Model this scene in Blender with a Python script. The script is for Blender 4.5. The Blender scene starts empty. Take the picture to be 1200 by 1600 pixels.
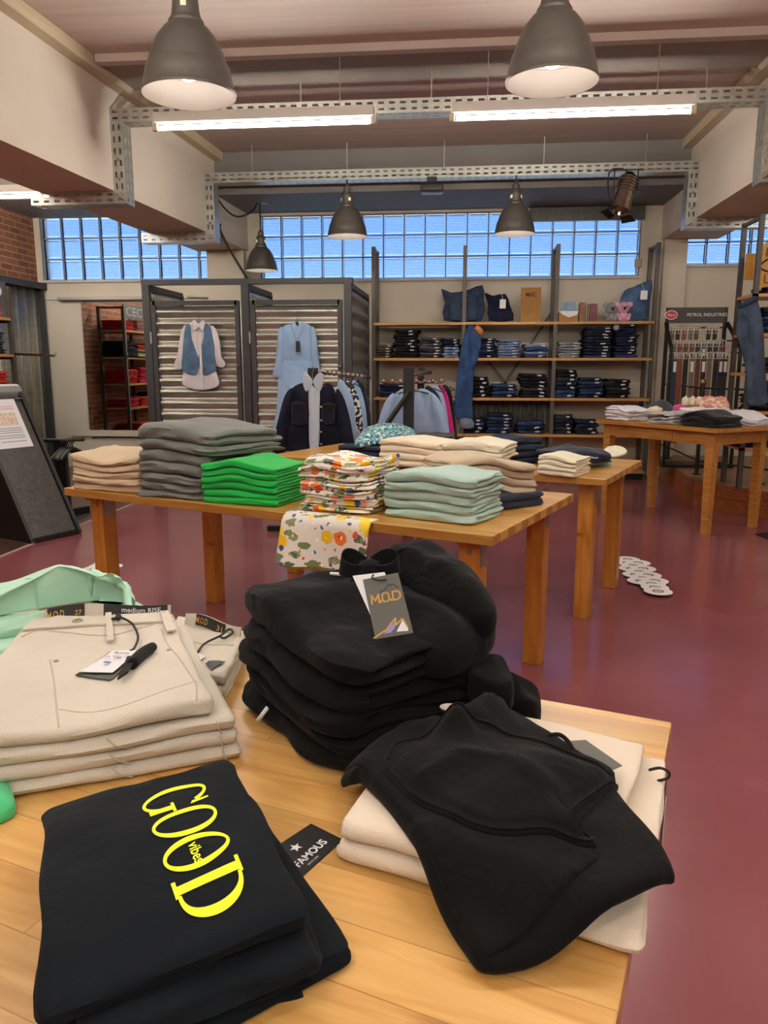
import bpy, bmesh, math, random
from mathutils import Vector, Matrix, noise
from mathutils.bvhtree import BVHTree

SC = bpy.context.scene
COL = SC.collection
PI = math.pi

# ------------------------------------------------------------------ camera, world, exposure
EYE = 1.35
PITCH = math.atan(230 / 1200.0)
YAW = math.atan(125 / math.hypot(1200, 230))
cam_d = bpy.data.cameras.new('camera')
cam_d.sensor_fit = 'HORIZONTAL'
cam_d.sensor_width = 36.0
cam_d.lens = 36.0 * 1200 / 1200
cam_d.clip_start = 0.02
cam_d.clip_end = 200
cam = bpy.data.objects.new('camera', cam_d)
COL.objects.link(cam)
cam.location = (0, 0, EYE)
cam.rotation_euler = (PI / 2 - PITCH, 0, YAW)
SC.camera = cam

SC.view_settings.view_transform = 'Standard'
SC.view_settings.look = 'None'
SC.view_settings.gamma = 1.0
SC.view_settings.exposure = EXPOSURE = 0.15
SC.cycles.use_denoising = True
SC.cycles.max_bounces = 8
SC.cycles.transparent_max_bounces = 12
SC.cycles.sample_clamp_indirect = 3.0
SC.cycles.sample_clamp_direct = 12.0
SC.cycles.caustics_reflective = False
SC.cycles.caustics_refractive = False

world = bpy.data.worlds.new('evening_sky')
SC.world = world
world.use_nodes = True
_n = world.node_tree.nodes
_l = world.node_tree.links
_bg = _n['Background']
_tc = _n.new('ShaderNodeTexCoord')
_sx = _n.new('ShaderNodeSeparateXYZ')
_rp = _n.new('ShaderNodeValToRGB')
_rp.color_ramp.elements[0].position = 0.51
_rp.color_ramp.elements[0].color = (1.3, 1.5, 1.8, 1)
_rp.color_ramp.elements[1].position = 0.66
_rp.color_ramp.elements[1].color = (0.13, 0.33, 0.88, 1)
_e = _rp.color_ramp.elements.new(0.545); _e.color = (0.27, 0.50, 1.05, 1)
_mp = _n.new('ShaderNodeMapRange')
_mp.inputs[1].default_value = -1
_mp.inputs[2].default_value = 1
_l.new(_tc.outputs['Generated'], _sx.inputs[0])
_l.new(_sx.outputs[2], _mp.inputs[0])
_l.new(_mp.outputs[0], _rp.inputs[0])
_l.new(_rp.outputs[0], _bg.inputs[0])
_bg.inputs[1].default_value = 1.0

TUBE_GLOW = 125.0      # radiance of the fluorescent tubes
LAMP_POWER = 20.0      # watts of one pendant bulb

# ------------------------------------------------------------------ placing: pixel ray meets a real plane
_fw = Vector((-math.sin(YAW) * math.cos(PITCH), math.cos(YAW) * math.cos(PITCH), -math.sin(PITCH)))
_rt = Vector((math.cos(YAW), math.sin(YAW), 0))
_up = _rt.cross(_fw)
_C = Vector((0, 0, EYE))
def ray(x, y): return _fw * 1200 + _rt * (x - 600) + _up * (800 - y)
def oz(x, y, z):
    d = ray(x, y); return _C + d * ((z - EYE) / d.z)
def oy(x, y, Y):
    d = ray(x, y); return _C + d * (Y / d.y)
def ox(x, y, X):
    d = ray(x, y); return _C + d * (X / d.x)

# ------------------------------------------------------------------ materials
def lin(c):
    return c / 12.92 if c <= 0.04045 else ((c + 0.055) / 1.055) ** 2.4
def rgb(h):
    if isinstance(h, str):
        h = h.lstrip('#'); return tuple(lin(int(h[i:i + 2], 16) / 255) for i in (0, 2, 4)) + (1,)
    return tuple(h) + ((1,) if len(h) == 3 else ())
MATS = {}
def base_mat(name):
    m = bpy.data.materials.new(name); m.use_nodes = True
    n = m.node_tree.nodes; return m, n, m.node_tree.links, n['Principled BSDF']
def mat(name, col, rough=0.6, metal=0.0, var=0.06, scale=8.0, bump=0.0, bscale=60.0, sheen=0.0, spec=0.5, emit=None, estr=0.0, stretch=(1, 1, 1), detail=4, coat=0.0):
    """noise tinted, noise bumped plain material"""
    if name in MATS: return MATS[name]
    m, n, l, p = base_mat(name)
    c = rgb(col)
    p.inputs['Roughness'].default_value = rough
    p.inputs['Metallic'].default_value = metal
    p.inputs['Specular IOR Level'].default_value = spec
    if coat: p.inputs['Coat Weight'].default_value = coat
    if sheen:
        p.inputs['Sheen Weight'].default_value = sheen
        p.inputs['Sheen Roughness'].default_value = 0.5
    tc = n.new('ShaderNodeTexCoord'); mp = n.new('ShaderNodeMapping')
    mp.inputs['Scale'].default_value = stretch
    l.new(tc.outputs['Object'], mp.inputs[0])
    if var:
        t = n.new('ShaderNodeTexNoise'); t.inputs['Scale'].default_value = scale; t.inputs['Detail'].default_value = detail
        r = n.new('ShaderNodeValToRGB')
        r.color_ramp.elements[0].position = 0.3; r.color_ramp.elements[1].position = 0.7
        r.color_ramp.elements[0].color = tuple(max(0, x * (1 - var)) for x in c[:3]) + (1,)
        r.color_ramp.elements[1].color = tuple(min(1, x * (1 + var)) for x in c[:3]) + (1,)
        l.new(mp.outputs[0], t.inputs[0]); l.new(t.outputs[0], r.inputs[0]); l.new(r.outputs[0], p.inputs['Base Color'])
    else:
        p.inputs['Base Color'].default_value = c
    if bump:
        t2 = n.new('ShaderNodeTexNoise'); t2.inputs['Scale'].default_value = bscale; t2.inputs['Detail'].default_value = 3
        b = n.new('ShaderNodeBump'); b.inputs['Strength'].default_value = bump; b.inputs['Distance'].default_value = 0.004
        l.new(mp.outputs[0], t2.inputs[0]); l.new(t2.outputs[0], b.inputs['Height']); l.new(b.outputs[0], p.inputs['Normal'])
    if emit:
        p.inputs['Emission Color'].default_value = rgb(emit); p.inputs['Emission Strength'].default_value = estr
    MATS[name] = m
    return m
def cloth(name, col, var=0.08, rough=0.9, sheen=0.15, bump=0.35, scale=5.0, bscale=450.0, crease=0.45):
    """woven or knitted fabric: soft broad tint, fine weave and faint creases in the bump"""
    if name in MATS: return MATS[name]
    m = mat(name, col, rough=rough, var=var, scale=scale, bump=bump, bscale=bscale, sheen=sheen, spec=0.12)
    n, l = m.node_tree.nodes, m.node_tree.links
    p = n['Principled BSDF']
    b0 = [x for x in n if x.type == 'BUMP'][0]; mp = [x for x in n if x.type == 'MAPPING'][0]
    t = n.new('ShaderNodeTexNoise'); t.inputs['Scale'].default_value = 14; t.inputs['Detail'].default_value = 3; t.inputs['Distortion'].default_value = 0.6
    b = n.new('ShaderNodeBump'); b.inputs['Strength'].default_value = crease; b.inputs['Distance'].default_value = 0.012
    l.new(mp.outputs[0], t.inputs[0]); l.new(t.outputs[0], b.inputs['Height']); l.new(b0.outputs[0], b.inputs['Normal']); l.new(b.outputs[0], p.inputs['Normal'])
    return m
def denim(name, col, fade=0.5):
    if name in MATS: return MATS[name]
    m, n, l, p = base_mat(name)
    c = rgb(col)
    tc = n.new('ShaderNodeTexCoord')
    t1 = n.new('ShaderNodeTexNoise'); t1.inputs['Scale'].default_value = 9; t1.inputs['Detail'].default_value = 6
    w = n.new('ShaderNodeTexWave'); w.inputs['Scale'].default_value = 160; w.inputs['Distortion'].default_value = 1.5; w.bands_direction = 'DIAGONAL'
    r = n.new('ShaderNodeValToRGB')
    r.color_ramp.elements[0].position = 0.35; r.color_ramp.elements[1].position = 0.72
    r.color_ramp.elements[0].color = tuple(x * 0.8 for x in c[:3]) + (1,)
    r.color_ramp.elements[1].color = tuple(min(1, x * (1 + fade) + 0.015 * fade) for x in c[:3]) + (1,)
    mx = n.new('ShaderNodeMix'); mx.data_type = 'RGBA'; mx.blend_type = 'MULTIPLY'; mx.inputs[0].default_value = 0.25
    l.new(tc.outputs['Object'], t1.inputs[0]); l.new(tc.outputs['Object'], w.inputs[0])
    l.new(t1.outputs[0], r.inputs[0]); l.new(r.outputs[0], mx.inputs[6]); l.new(w.outputs[0], mx.inputs[7]); l.new(mx.outputs[2], p.inputs['Base Color'])
    b = n.new('ShaderNodeBump'); b.inputs['Strength'].default_value = 0.3; b.inputs['Distance'].default_value = 0.003
    l.new(w.outputs[0], b.inputs['Height']); l.new(b.outputs[0], p.inputs['Normal'])
    p.inputs['Roughness'].default_value = 0.9; p.inputs['Specular IOR Level'].default_value = 0.2
    MATS[name] = m
    return m
def wood(name, c1, c2, grain=(1.2, 14, 14), plank=0.0, rough=0.42, rot=0.0, knots=True, coat=0.15, plen=1.2):
    """long grain along local X, optional staves of width plank"""
    if name in MATS: return MATS[name]
    m, n, l, p = base_mat(name)
    tc = n.new('ShaderNodeTexCoord'); m0 = n.new('ShaderNodeMapping'); m0.inputs['Rotation'].default_value = (0, 0, rot)
    l.new(tc.outputs['Object'], m0.inputs[0])
    src = m0.outputs[0]
    mp = n.new('ShaderNodeMapping'); mp.inputs['Scale'].default_value = grain
    t = n.new('ShaderNodeTexNoise'); t.inputs['Scale'].default_value = 3.2; t.inputs['Detail'].default_value = 7; t.inputs['Distortion'].default_value = 1.2
    r = n.new('ShaderNodeValToRGB')
    r.color_ramp.elements[0].position = 0.32; r.color_ramp.elements[1].position = 0.7
    r.color_ramp.elements[0].color = rgb(c1); r.color_ramp.elements[1].color = rgb(c2)
    l.new(mp.outputs[0], t.inputs[0]); l.new(t.outputs[0], r.inputs[0])
    out = r.outputs[0]
    if plank:
        bk = n.new('ShaderNodeTexBrick'); bk.offset = 0.37
        bk.inputs['Scale'].default_value = 1.0; bk.inputs['Brick Width'].default_value = plen; bk.inputs['Row Height'].default_value = plank
        bk.inputs['Mortar Size'].default_value = 0.0007; bk.inputs['Color1'].default_value = (0.72, 0.70, 0.66, 1); bk.inputs['Color2'].default_value = (1.12, 1.1, 1.1, 1)
        bk.inputs['Mortar'].default_value = (0.55, 0.45, 0.35, 1)
        l.new(src, bk.inputs[0])
        av = n.new('ShaderNodeVectorMath'); av.operation = 'MULTIPLY_ADD'
        l.new(bk.outputs[0], av.inputs[0]); av.inputs[1].default_value = (7, 7, 7); l.new(src, av.inputs[2])
        l.new(av.outputs[0], mp.inputs[0])
        mx = n.new('ShaderNodeMix'); mx.data_type = 'RGBA'; mx.blend_type = 'MULTIPLY'; mx.inputs[0].default_value = 0.8
        l.new(out, mx.inputs[6]); l.new(bk.outputs[0], mx.inputs[7]); out = mx.outputs[2]
    else:
        l.new(src, mp.inputs[0])
    if knots:
        v = n.new('ShaderNodeTexVoronoi'); v.inputs['Scale'].default_value = 3.1
        mk = n.new('ShaderNodeMapping'); mk.inputs['Scale'].default_value = (0.7, 1.6, 1.6)
        l.new(src, mk.inputs[0]); l.new(mk.outputs[0], v.inputs[0])
        rk = n.new('ShaderNodeValToRGB'); rk.color_ramp.elements[0].position = 0.02; rk.color_ramp.elements[1].position = 0.09
        rk.color_ramp.elements[0].color = (0.35, 0.2, 0.12, 1); rk.color_ramp.elements[1].color = (1, 1, 1, 1)
        l.new(v.outputs['Distance'], rk.inputs[0])
        mx2 = n.new('ShaderNodeMix'); mx2.data_type = 'RGBA'; mx2.blend_type = 'MULTIPLY'; mx2.inputs[0].default_value = 0.8
        l.new(out, mx2.inputs[6]); l.new(rk.outputs[0], mx2.inputs[7]); out = mx2.outputs[2]
    l.new(out, p.inputs['Base Color'])
    p.inputs['Roughness'].default_value = rough; p.inputs['Coat Weight'].default_value = coat; p.inputs['Coat Roughness'].default_value = 0.25
    b = n.new('ShaderNodeBump'); b.inputs['Strength'].default_value = 0.08; b.inputs['Distance'].default_value = 0.003
    l.new(t.outputs[0], b.inputs['Height']); l.new(b.outputs[0], p.inputs['Normal'])
    MATS[name] = m
    return m

# ------------------------------------------------------------------ objects
def link(o, parent=None):
    COL.objects.link(o)
    if parent is not None: o.parent = parent
    return o
def obj(name, bm, m, parent=None, smooth=False, angle=None, recalc=True):
    if recalc: bmesh.ops.recalc_face_normals(bm, faces=bm.faces)
    me = bpy.data.meshes.new(name); bm.to_mesh(me); bm.free()
    for x in (m if isinstance(m, (list, tuple)) else [m]): me.materials.append(x)
    if smooth:
        me.polygons.foreach_set('use_smooth', [True] * len(me.polygons))
        if angle is not None:
            me.set_sharp_from_angle(angle=math.radians(angle))
    return link(bpy.data.objects.new(name, me), parent)
def tag(o, label, cat, group=None):
    o['label'] = label; o['category'] = cat
    if group: o['group'] = group
    return o
def thing(name, label, cat, loc=(0, 0, 0), rz=0.0, group=None):
    o = bpy.data.objects.new(name, None); o.empty_display_size = 0.1
    o.location = loc; o.rotation_euler = (0, 0, rz)
    link(o); return tag(o, label, cat, group)
def struct(name, bm, m, smooth=False, parent=None, angle=None):
    o = obj(name, bm, m, parent, smooth, angle)
    if parent is None: o['kind'] = 'structure'
    return o
def dup(root, label=None, group=None, cat=None, deep=True):
    c = root.copy(); COL.objects.link(c); c.parent = None
    if label: c['label'] = label
    if group: c['group'] = group
    for ch in list(root.children):
        d = ch.copy(); COL.objects.link(d); d.parent = c
        for g in ch.children:
            e = g.copy(); COL.objects.link(e); e.parent = d
    return c

# ------------------------------------------------------------------ shapes added to a bmesh
def BM(): return bmesh.new()
def box(bm, x0, x1, y0, y1, z0, z1, M=None, bev=0.0):
    v = [bm.verts.new((x, y, z)) for z in (z0, z1) for y in (y0, y1) for x in (x0, x1)]
    f = [bm.faces.new([v[i] for i in q]) for q in ((0, 2, 3, 1), (4, 5, 7, 6), (0, 1, 5, 4), (2, 6, 7, 3), (0, 4, 6, 2), (1, 3, 7, 5))]
    if bev:
        es = {e for a in f for e in a.edges}
        r = bmesh.ops.bevel(bm, geom=list(es), offset=bev, segments=2, affect='EDGES', profile=0.5)
        v = list({x for fa in r['faces'] for x in fa.verts} | {x for x in v if x.is_valid})
    if M is not None:
        bmesh.ops.transform(bm, matrix=M, verts=[x for x in v if x.is_valid])
    return bm
def bar(bm, a, b, w, h, up=(0, 0, 1)):
    """rectangular bar from a to b, w across, h along up"""
    a, b = Vector(a), Vector(b); d = (b - a).normalized(); up = Vector(up)
    if abs(d.dot(up)) > 0.98: up = Vector((0, 1, 0))
    s = d.cross(up).normalized(); u = s.cross(d)
    vs = []
    for p in (a, b):
        for i, j in ((-1, -1), (1, -1), (1, 1), (-1, 1)): vs.append(bm.verts.new(p + s * (i * w / 2) + u * (j * h / 2)))
    for q in ((3, 2, 1, 0), (4, 5, 6, 7), (0, 1, 5, 4), (1, 2, 6, 5), (2, 3, 7, 6), (3, 0, 4, 7)): bm.faces.new([vs[k] for k in q])
    return bm
def tube(bm, pts, r, n=10, cap=True, radii=None):
    pts = [Vector(p) for p in pts]; rings = []
    t0 = (pts[1] - pts[0]).normalized()
    up = Vector((0, 0, 1)) if abs(t0.z) < 0.9 else Vector((0, 1, 0))
    s = t0.cross(up).normalized()
    for i, p in enumerate(pts):
        t = (pts[min(i + 1, len(pts) - 1)] - pts[max(i - 1, 0)]).normalized()
        s = (s - t * s.dot(t)).normalized(); u = t.cross(s)
        rr = radii[i] if radii else r
        rings.append([bm.verts.new(p + (s * math.cos(k * 2 * PI / n) + u * math.sin(k * 2 * PI / n)) * rr) for k in range(n)])
    for a, b in zip(rings, rings[1:]):
        for k in range(n): bm.faces.new((a[k], a[(k + 1) % n], b[(k + 1) % n], b[k]))
    if cap: bm.faces.new(rings[0][::-1]); bm.faces.new(rings[-1])
    return bm
def smooth_path(pts, k=6):
    pts = [Vector(p) for p in pts]; out = []
    for i in range(len(pts) - 1):
        p0, p1, p2, p3 = pts[max(i - 1, 0)], pts[i], pts[i + 1], pts[min(i + 2, len(pts) - 1)]
        for j in range(k):
            t = j / k
            out.append(0.5 * ((2 * p1) + (p2 - p0) * t + (2 * p0 - 5 * p1 + 4 * p2 - p3) * t * t + (3 * p1 - p0 - 3 * p2 + p3) * t ** 3))
    out.append(pts[-1]); return out
def smooth_loop(pts, k=6):
    n = len(pts); pts = [Vector(p) for p in pts]; out = []
    for i in range(n):
        p0, p1, p2, p3 = pts[i - 1], pts[i], pts[(i + 1) % n], pts[(i + 2) % n]
        for j in range(k):
            t = j / k
            out.append(0.5 * ((2 * p1) + (p2 - p0) * t + (2 * p0 - 5 * p1 + 4 * p2 - p3) * t * t + (3 * p1 - p0 - 3 * p2 + p3) * t ** 3))
    return out
def lathe(bm, prof, n=32, M=None, close=False):
    rings = []
    for r, z in prof:
        if r < 1e-6: rings.append([bm.verts.new((0, 0, z))])
        else: rings.append([bm.verts.new((r * math.cos(k * 2 * PI / n), r * math.sin(k * 2 * PI / n), z)) for k in range(n)])
    for a, b in zip(rings, rings[1:]):
        for k in range(n):
            q = [a[k % len(a)], a[(k + 1) % len(a)], b[(k + 1) % len(b)], b[k % len(b)]]
            q = list(dict.fromkeys(q))
            if len(q) >= 3: bm.faces.new(q)
    if M is not None: bmesh.ops.transform(bm, matrix=M, verts=[v for r in rings for v in r])
    return bm
def prism(bm, pts, d, M=None):
    """polygon pts (3D) extruded by vector d"""
    d = Vector(d); a = [bm.verts.new(Vector(p)) for p in pts]; b = [bm.verts.new(Vector(p) + d) for p in pts]
    n = len(pts)
    bm.faces.new(a[::-1]); bm.faces.new(b)
    for i in range(n): bm.faces.new((a[i], a[(i + 1) % n], b[(i + 1) % n], b[i]))
    if M is not None: bmesh.ops.transform(bm, matrix=M, verts=a + b)
    return bm
def grid(bm, fn, nu, nv, wrap=False):
    vs = [[bm.verts.new(fn(i / nu, j / nv)) for j in range(nv + 1)] for i in range(nu + 1)]
    for i in range(nu):
        for j in range(nv): bm.faces.new((vs[i][j], vs[i + 1][j], vs[i + 1][j + 1], vs[i][j + 1]))
    return vs
def shell(bm, fn, nu, nv, t):
    """double sided sheet of thickness t; fn(u,v) gives the middle surface"""
    P = [[Vector(fn(i / nu, j / nv)) for j in range(nv + 1)] for i in range(nu + 1)]
    A, B = [], []
    for i in range(nu + 1):
        ra, rb = [], []
        for j in range(nv + 1):
            du = P[min(i + 1, nu)][j] - P[max(i - 1, 0)][j]; dv = P[i][min(j + 1, nv)] - P[i][max(j - 1, 0)]
            nn = du.cross(dv)
            nn = nn.normalized() if nn.length > 1e-9 else Vector((0, 0, 1))
            ra.append(bm.verts.new(P[i][j] + nn * t / 2)); rb.append(bm.verts.new(P[i][j] - nn * t / 2))
        A.append(ra); B.append(rb)
    for i in range(nu):
        for j in range(nv):
            bm.faces.new((A[i][j], A[i + 1][j], A[i + 1][j + 1], A[i][j + 1]))
            bm.faces.new((B[i][j], B[i][j + 1], B[i + 1][j + 1], B[i + 1][j]))
    for i in range(nu):
        bm.faces.new((A[i][0], B[i][0], B[i + 1][0], A[i + 1][0])); bm.faces.new((A[i][nv], A[i + 1][nv], B[i + 1][nv], B[i][nv]))
    for j in range(nv):
        bm.faces.new((A[0][j], A[0][j + 1], B[0][j + 1], B[0][j])); bm.faces.new((A[nu][j], B[nu][j], B[nu][j + 1], A[nu][j + 1]))
    return bm
def nz(x, y, z=0.0): return noise.noise(Vector((x, y, z)))
def lerp(a, b, t): return a + (b - a) * t
def sst(a, b, x):
    t = max(0.0, min(1.0, (x - a) / (b - a))) if a != b else float(x > a)
    return t * t * (3 - 2 * t)

# a garment folded back on itself: serpentine sheet, front fold towards v = 0
def fold(bm, quad, z0, t, layers=2, nu=18, nv=10, warp=None, seed=0.0, amp=0.004, edge=0.006, corner=0.06, taper=None, loose=0.0, fr=9.0):
    """quad: front-left, front-right, back-right, back-left (xy); z0 bottom; t total thickness.
    warp(u, v, k) -> dz, with k the relative height in the garment."""
    A, B, Cc, D = [Vector((p[0], p[1])) for p in quad]
    W = ((B - A).length + (Cc - D).length) / 2; Dp = ((D - A).length + (Cc - B).length) / 2
    h = t / layers; w = 0.485 * h
    cl = []                                    # centreline (y, z, normal)
    for k in range(layers):
        zc = h * (k + 0.5); fwd = (k % 2 == 0)
        y_back = Dp - h * (0.5 if k not in (0,) else 0.0) - loose * (k % 3) * 0.3
        y_front = h * 0.98 if True else 0
        ys = [lerp(y_back, y_front, (j / nv)) for j in range(nv + 1)]
        if not fwd: ys = ys[::-1]
        for y in ys: cl.append((y, zc, (0, -1) if fwd else (0, 1)))
        if k < layers - 1:
            ye = ys[-1]; s = -1 if fwd else 1
            for a in (30, 60, 90, 120, 150):
                a = math.radians(a)
                cl.append((ye + s * 0.5 * h * math.sin(a), zc + 0.5 * h * (1 - math.cos(a)), ((s * math.sin(a)) if True else 0, -math.cos(a))) if fwd else
                          (ye + s * 0.5 * h * math.sin(a), zc + 0.5 * h * (1 - math.cos(a)), (-s * math.sin(a), math.cos(a))))
    us = []; m = 4
    e = min(0.12, 0.6 * h / W)
    for i in range(m): us.append((e * (1 - math.cos(i / m * PI / 2)), max(0.12, math.sin(i / m * PI / 2))))
    for i in range(nu + 1): us.append((lerp(e, 1 - e, i / nu), 1.0))
    for i in range(m - 1, -1, -1): us.append((1 - e * (1 - math.cos(i / m * PI / 2)), max(0.12, math.sin(i / m * PI / 2))))
    rings = []
    for u, ws in us:
        vf = 0.0
        if corner:
            q = min(u, 1 - u) / corner
            if q < 1: vf = (1 - math.sqrt(max(0, 1 - (1 - q) ** 2))) * corner * W / Dp * 0.6
        L, R = [], []
        for (y, z, nn) in cl:
            for side, lst in ((1, L), (-1, R)):
                yy = y + side * nn[0] * w * ws; zz = z + side * nn[1] * w * ws
                lst.append((yy, zz))
        # rounded free ends
        def capend(i, sgn):
            (y, z, nn) = cl[i]
            return [(y + sgn * w * ws * 0.8 * math.sin(a), z + nn[1] * w * ws * math.cos(a)) for a in (PI / 4, PI / 2, 3 * PI / 4)]
        loop = L + capend(-1, 1 if layers % 2 == 0 else -1) + R[::-1] + capend(0, 1)[::-1]
        ring = []
        for (yy, zz) in loop:
            v = vf + (1 - vf) * yy / Dp
            k = zz / t
            vv = v
            p2 = (A * (1 - u) + B * u) * (1 - vv) + (D * (1 - u) + Cc * u) * vv
            lay = int(min(layers - 1, max(0, zz / h)))
            ex = edge * nz(u * 3.1 + seed, zz * 60 + seed, 1.7 + lay) * (1 if v < 0.5 else 1.6)
            ey = edge * nz(v * 3.3 + seed, zz * 60, 7.7 + lay + seed) * (2 * u - 1)
            dirv = (D - A).normalized(); diru = (B - A).normalized()
            p2 = p2 + dirv * ex + diru * ey
            dz = amp * (0.25 + 0.75 * k) * (nz(p2.x * fr + seed, p2.y * fr, seed) + 0.5 * nz(p2.x * fr * 2.3, p2.y * fr * 2.3 + seed, 3 + seed))
            if warp: dz += warp(u, v, k)
            ring.append(bm.verts.new((p2.x, p2.y, z0 + zz + dz)))
        rings.append(ring)
    n = len(rings[0])
    for a, b in zip(rings, rings[1:]):
        for k in range(n): bm.faces.new((a[k], a[(k + 1) % n], b[(k + 1) % n], b[k]))
    nl = len(cl)
    for ring in (rings[0], rings[-1]):
        Lr = ring[:nl]; c1 = ring[nl:nl + 3]; Rr = ring[nl + 3:2 * nl + 3][::-1]; c0 = ring[2 * nl + 3:]
        for i in range(nl - 1): bm.faces.new((Lr[i], Lr[i + 1], Rr[i + 1], Rr[i]))
        bm.faces.new((Lr[-1], c1[0], c1[1], c1[2], Rr[-1])); bm.faces.new((Rr[0], c0[0], c0[1], c0[2], Lr[0]))
    return bm
# a soft mass with a free outline: rings from the rim to the middle, star shaped around its centre
def mound(bm, outline, z0, rim, fn, rings=10, k=4, centre=None, under=True, prof=None, jit=None):
    """outline: xy points; rim: height of the rounded side; fn(x,y,q) -> top height above z0+rim, q 0 rim .. 1 middle"""
    o = smooth_loop([Vector((p[0], p[1], 0)) for p in outline], k); n = len(o)
    c = Vector((sum(p.x for p in o) / n, sum(p.y for p in o) / n, 0)) if centre is None else Vector((centre[0], centre[1], 0))
    R = []
    side = prof or [(0.05, 0.0), (0.012, 0.12), (0.0, 0.35), (0.0, 0.62), (0.02, 0.85), (0.055, 0.97)]
    for (ins, hz) in side:
        R.append([bm.verts.new((*(p.lerp(c, ins)).xy, z0 + rim * hz + (fn(*(p.lerp(c, ins)).xy, 0.0) * hz if fn else 0))) for p in o])
    for i in range(1, rings):
        q = i / rings; ins = 0.055 + (1 - 0.055) * q
        R.append([bm.verts.new((*(p.lerp(c, ins)).xy, z0 + rim + fn(*(p.lerp(c, ins)).xy, q))) for p in o])
    top = bm.verts.new((c.x, c.y, z0 + rim + fn(c.x, c.y, 1.0)))
    for a, b in zip(R, R[1:]):
        for i in range(n): bm.faces.new((a[i], a[(i + 1) % n], b[(i + 1) % n], b[i]))
    for i in range(n): bm.faces.new((R[-1][i], R[-1][(i + 1) % n], top))
    if under: bm.faces.new(R[0][::-1])
    return bm
def ridge(x, y, pts, w):
    """1 on the polyline pts, falling to 0 at distance about w"""
    best = 1e9
    for (ax, ay), (bx, by) in zip(pts, pts[1:]):
        dx, dy = bx - ax, by - ay; L = dx * dx + dy * dy
        t = max(0, min(1, ((x - ax) * dx + (y - ay) * dy) / L)) if L else 0
        best = min(best, (x - ax - t * dx) ** 2 + (y - ay - t * dy) ** 2)
    return math.exp(-best / (w * w))
def bvh(o):
    me = o.data; M = o.matrix_basis
    return BVHTree.FromPolygons([M @ v.co for v in me.vertices], [tuple(p.vertices) for p in me.polygons])
def top_z(tree, x, y, default):
    h = tree.ray_cast(Vector((x, y, 9.0)), Vector((0, 0, -1)))
    return h[0].z if h[0] is not None else default
def text_bm(s, size=1.0, extr=0.0, sx=1.0, shear=0.0, offset=0.0, res=3):
    """built-in font outlines as a mesh; centred, lower case height relative to size"""
    cu = bpy.data.curves.new('lettering', 'FONT'); cu.body = s; cu.size = size; cu.align_x = 'CENTER'; cu.align_y = 'CENTER'
    cu.extrude = extr; cu.shear = shear; cu.offset = offset; cu.resolution_u = res
    o = bpy.data.objects.new('lettering', cu); COL.objects.link(o)
    dg = bpy.context.evaluated_depsgraph_get(); dg.update()
    me = bpy.data.meshes.new_from_object(o.evaluated_get(dg))
    bm = BM(); bm.from_mesh(me)
    bpy.data.objects.remove(o); bpy.data.curves.remove(cu); bpy.data.meshes.remove(me)
    for v in bm.verts: v.co.x *= sx
    return bm
# ================================================================== the room
WY = 9.8          # back wall
LX = -5.5         # brick wall
CEIL = 3.62
M_wall = mat('painted_wall', '#c9c0b0', rough=0.85, var=0.05, scale=1.5, bump=0.15, bscale=40)
M_wallg = mat('painted_upper_wall', '#c3bfb8', rough=0.85, var=0.05, scale=1.5, bump=0.1, bscale=40)
M_beam = mat('painted_beam', '#d8cdbf', rough=0.8, var=0.04, scale=2, bump=0.08, bscale=30)
M_ceil = mat('painted_ceiling', '#baa89e', rough=0.6, var=0.10, scale=2.5, bump=0.1, bscale=14, stretch=(0.25, 5, 1))
M_trim = mat('pale_trim', '#c4b598', rough=0.6, var=0.08, scale=4, stretch=(6, 0.4, 6))
M_floor, _n, _l, _p = base_mat('burgundy_floor_paint')
_tc = _n.new('ShaderNodeTexCoord')
_t = _n.new('ShaderNodeTexNoise'); _t.inputs['Scale'].default_value = 1.3; _t.inputs['Detail'].default_value = 6
_r = _n.new('ShaderNodeValToRGB')
_r.color_ramp.elements[0].position = 0.3; _r.color_ramp.elements[0].color = rgb('#80434a')
_r.color_ramp.elements[1].position = 0.72; _r.color_ramp.elements[1].color = rgb('#925057')
_l.new(_tc.outputs['Object'], _t.inputs[0]); _l.new(_t.outputs[0], _r.inputs[0])
_v = _n.new('ShaderNodeTexNoise'); _v.inputs['Scale'].default_value = 9; _v.inputs['Detail'].default_value = 8; _v.inputs['Roughness'].default_value = 0.7
_r2 = _n.new('ShaderNodeValToRGB'); _r2.color_ramp.elements[0].position = 0.71; _r2.color_ramp.elements[1].position = 0.74
_r2.color_ramp.elements[0].color = (0, 0, 0, 1); _r2.color_ramp.elements[1].color = (0.35, 0.35, 0.35, 1)
_mx = _n.new('ShaderNodeMix'); _mx.data_type = 'RGBA'; _l.new(_tc.outputs['Object'], _v.inputs[0]); _l.new(_v.outputs[0], _r2.inputs[0])
_l.new(_r2.outputs[0], _mx.inputs[0]); _l.new(_r.outputs[0], _mx.inputs[6]); _mx.inputs[7].default_value = rgb('#a9767c'); _l.new(_mx.outputs[2], _p.inputs['Base Color'])
_mr = _n.new('ShaderNodeMapRange'); _mr.inputs[3].default_value = 0.14; _mr.inputs[4].default_value = 0.34; _l.new(_t.outputs[0], _mr.inputs[0]); _l.new(_mr.outputs[0], _p.inputs['Roughness'])
_b = _n.new('ShaderNodeBump'); _b.inputs['Strength'].default_value = 0.12; _b.inputs['Distance'].default_value = 0.01
_t3 = _n.new('ShaderNodeTexNoise'); _t3.inputs['Scale'].default_value = 5; _l.new(_tc.outputs['Object'], _t3.inputs[0]); _l.new(_t3.outputs[0], _b.inputs['Height']); _l.new(_b.outputs[0], _p.inputs['Normal'])
_p.inputs['Specular IOR Level'].default_value = 0.8
_p.inputs['Coat Weight'].default_value = 0.35
_p.inputs['Coat Roughness'].default_value = 0.12

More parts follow.
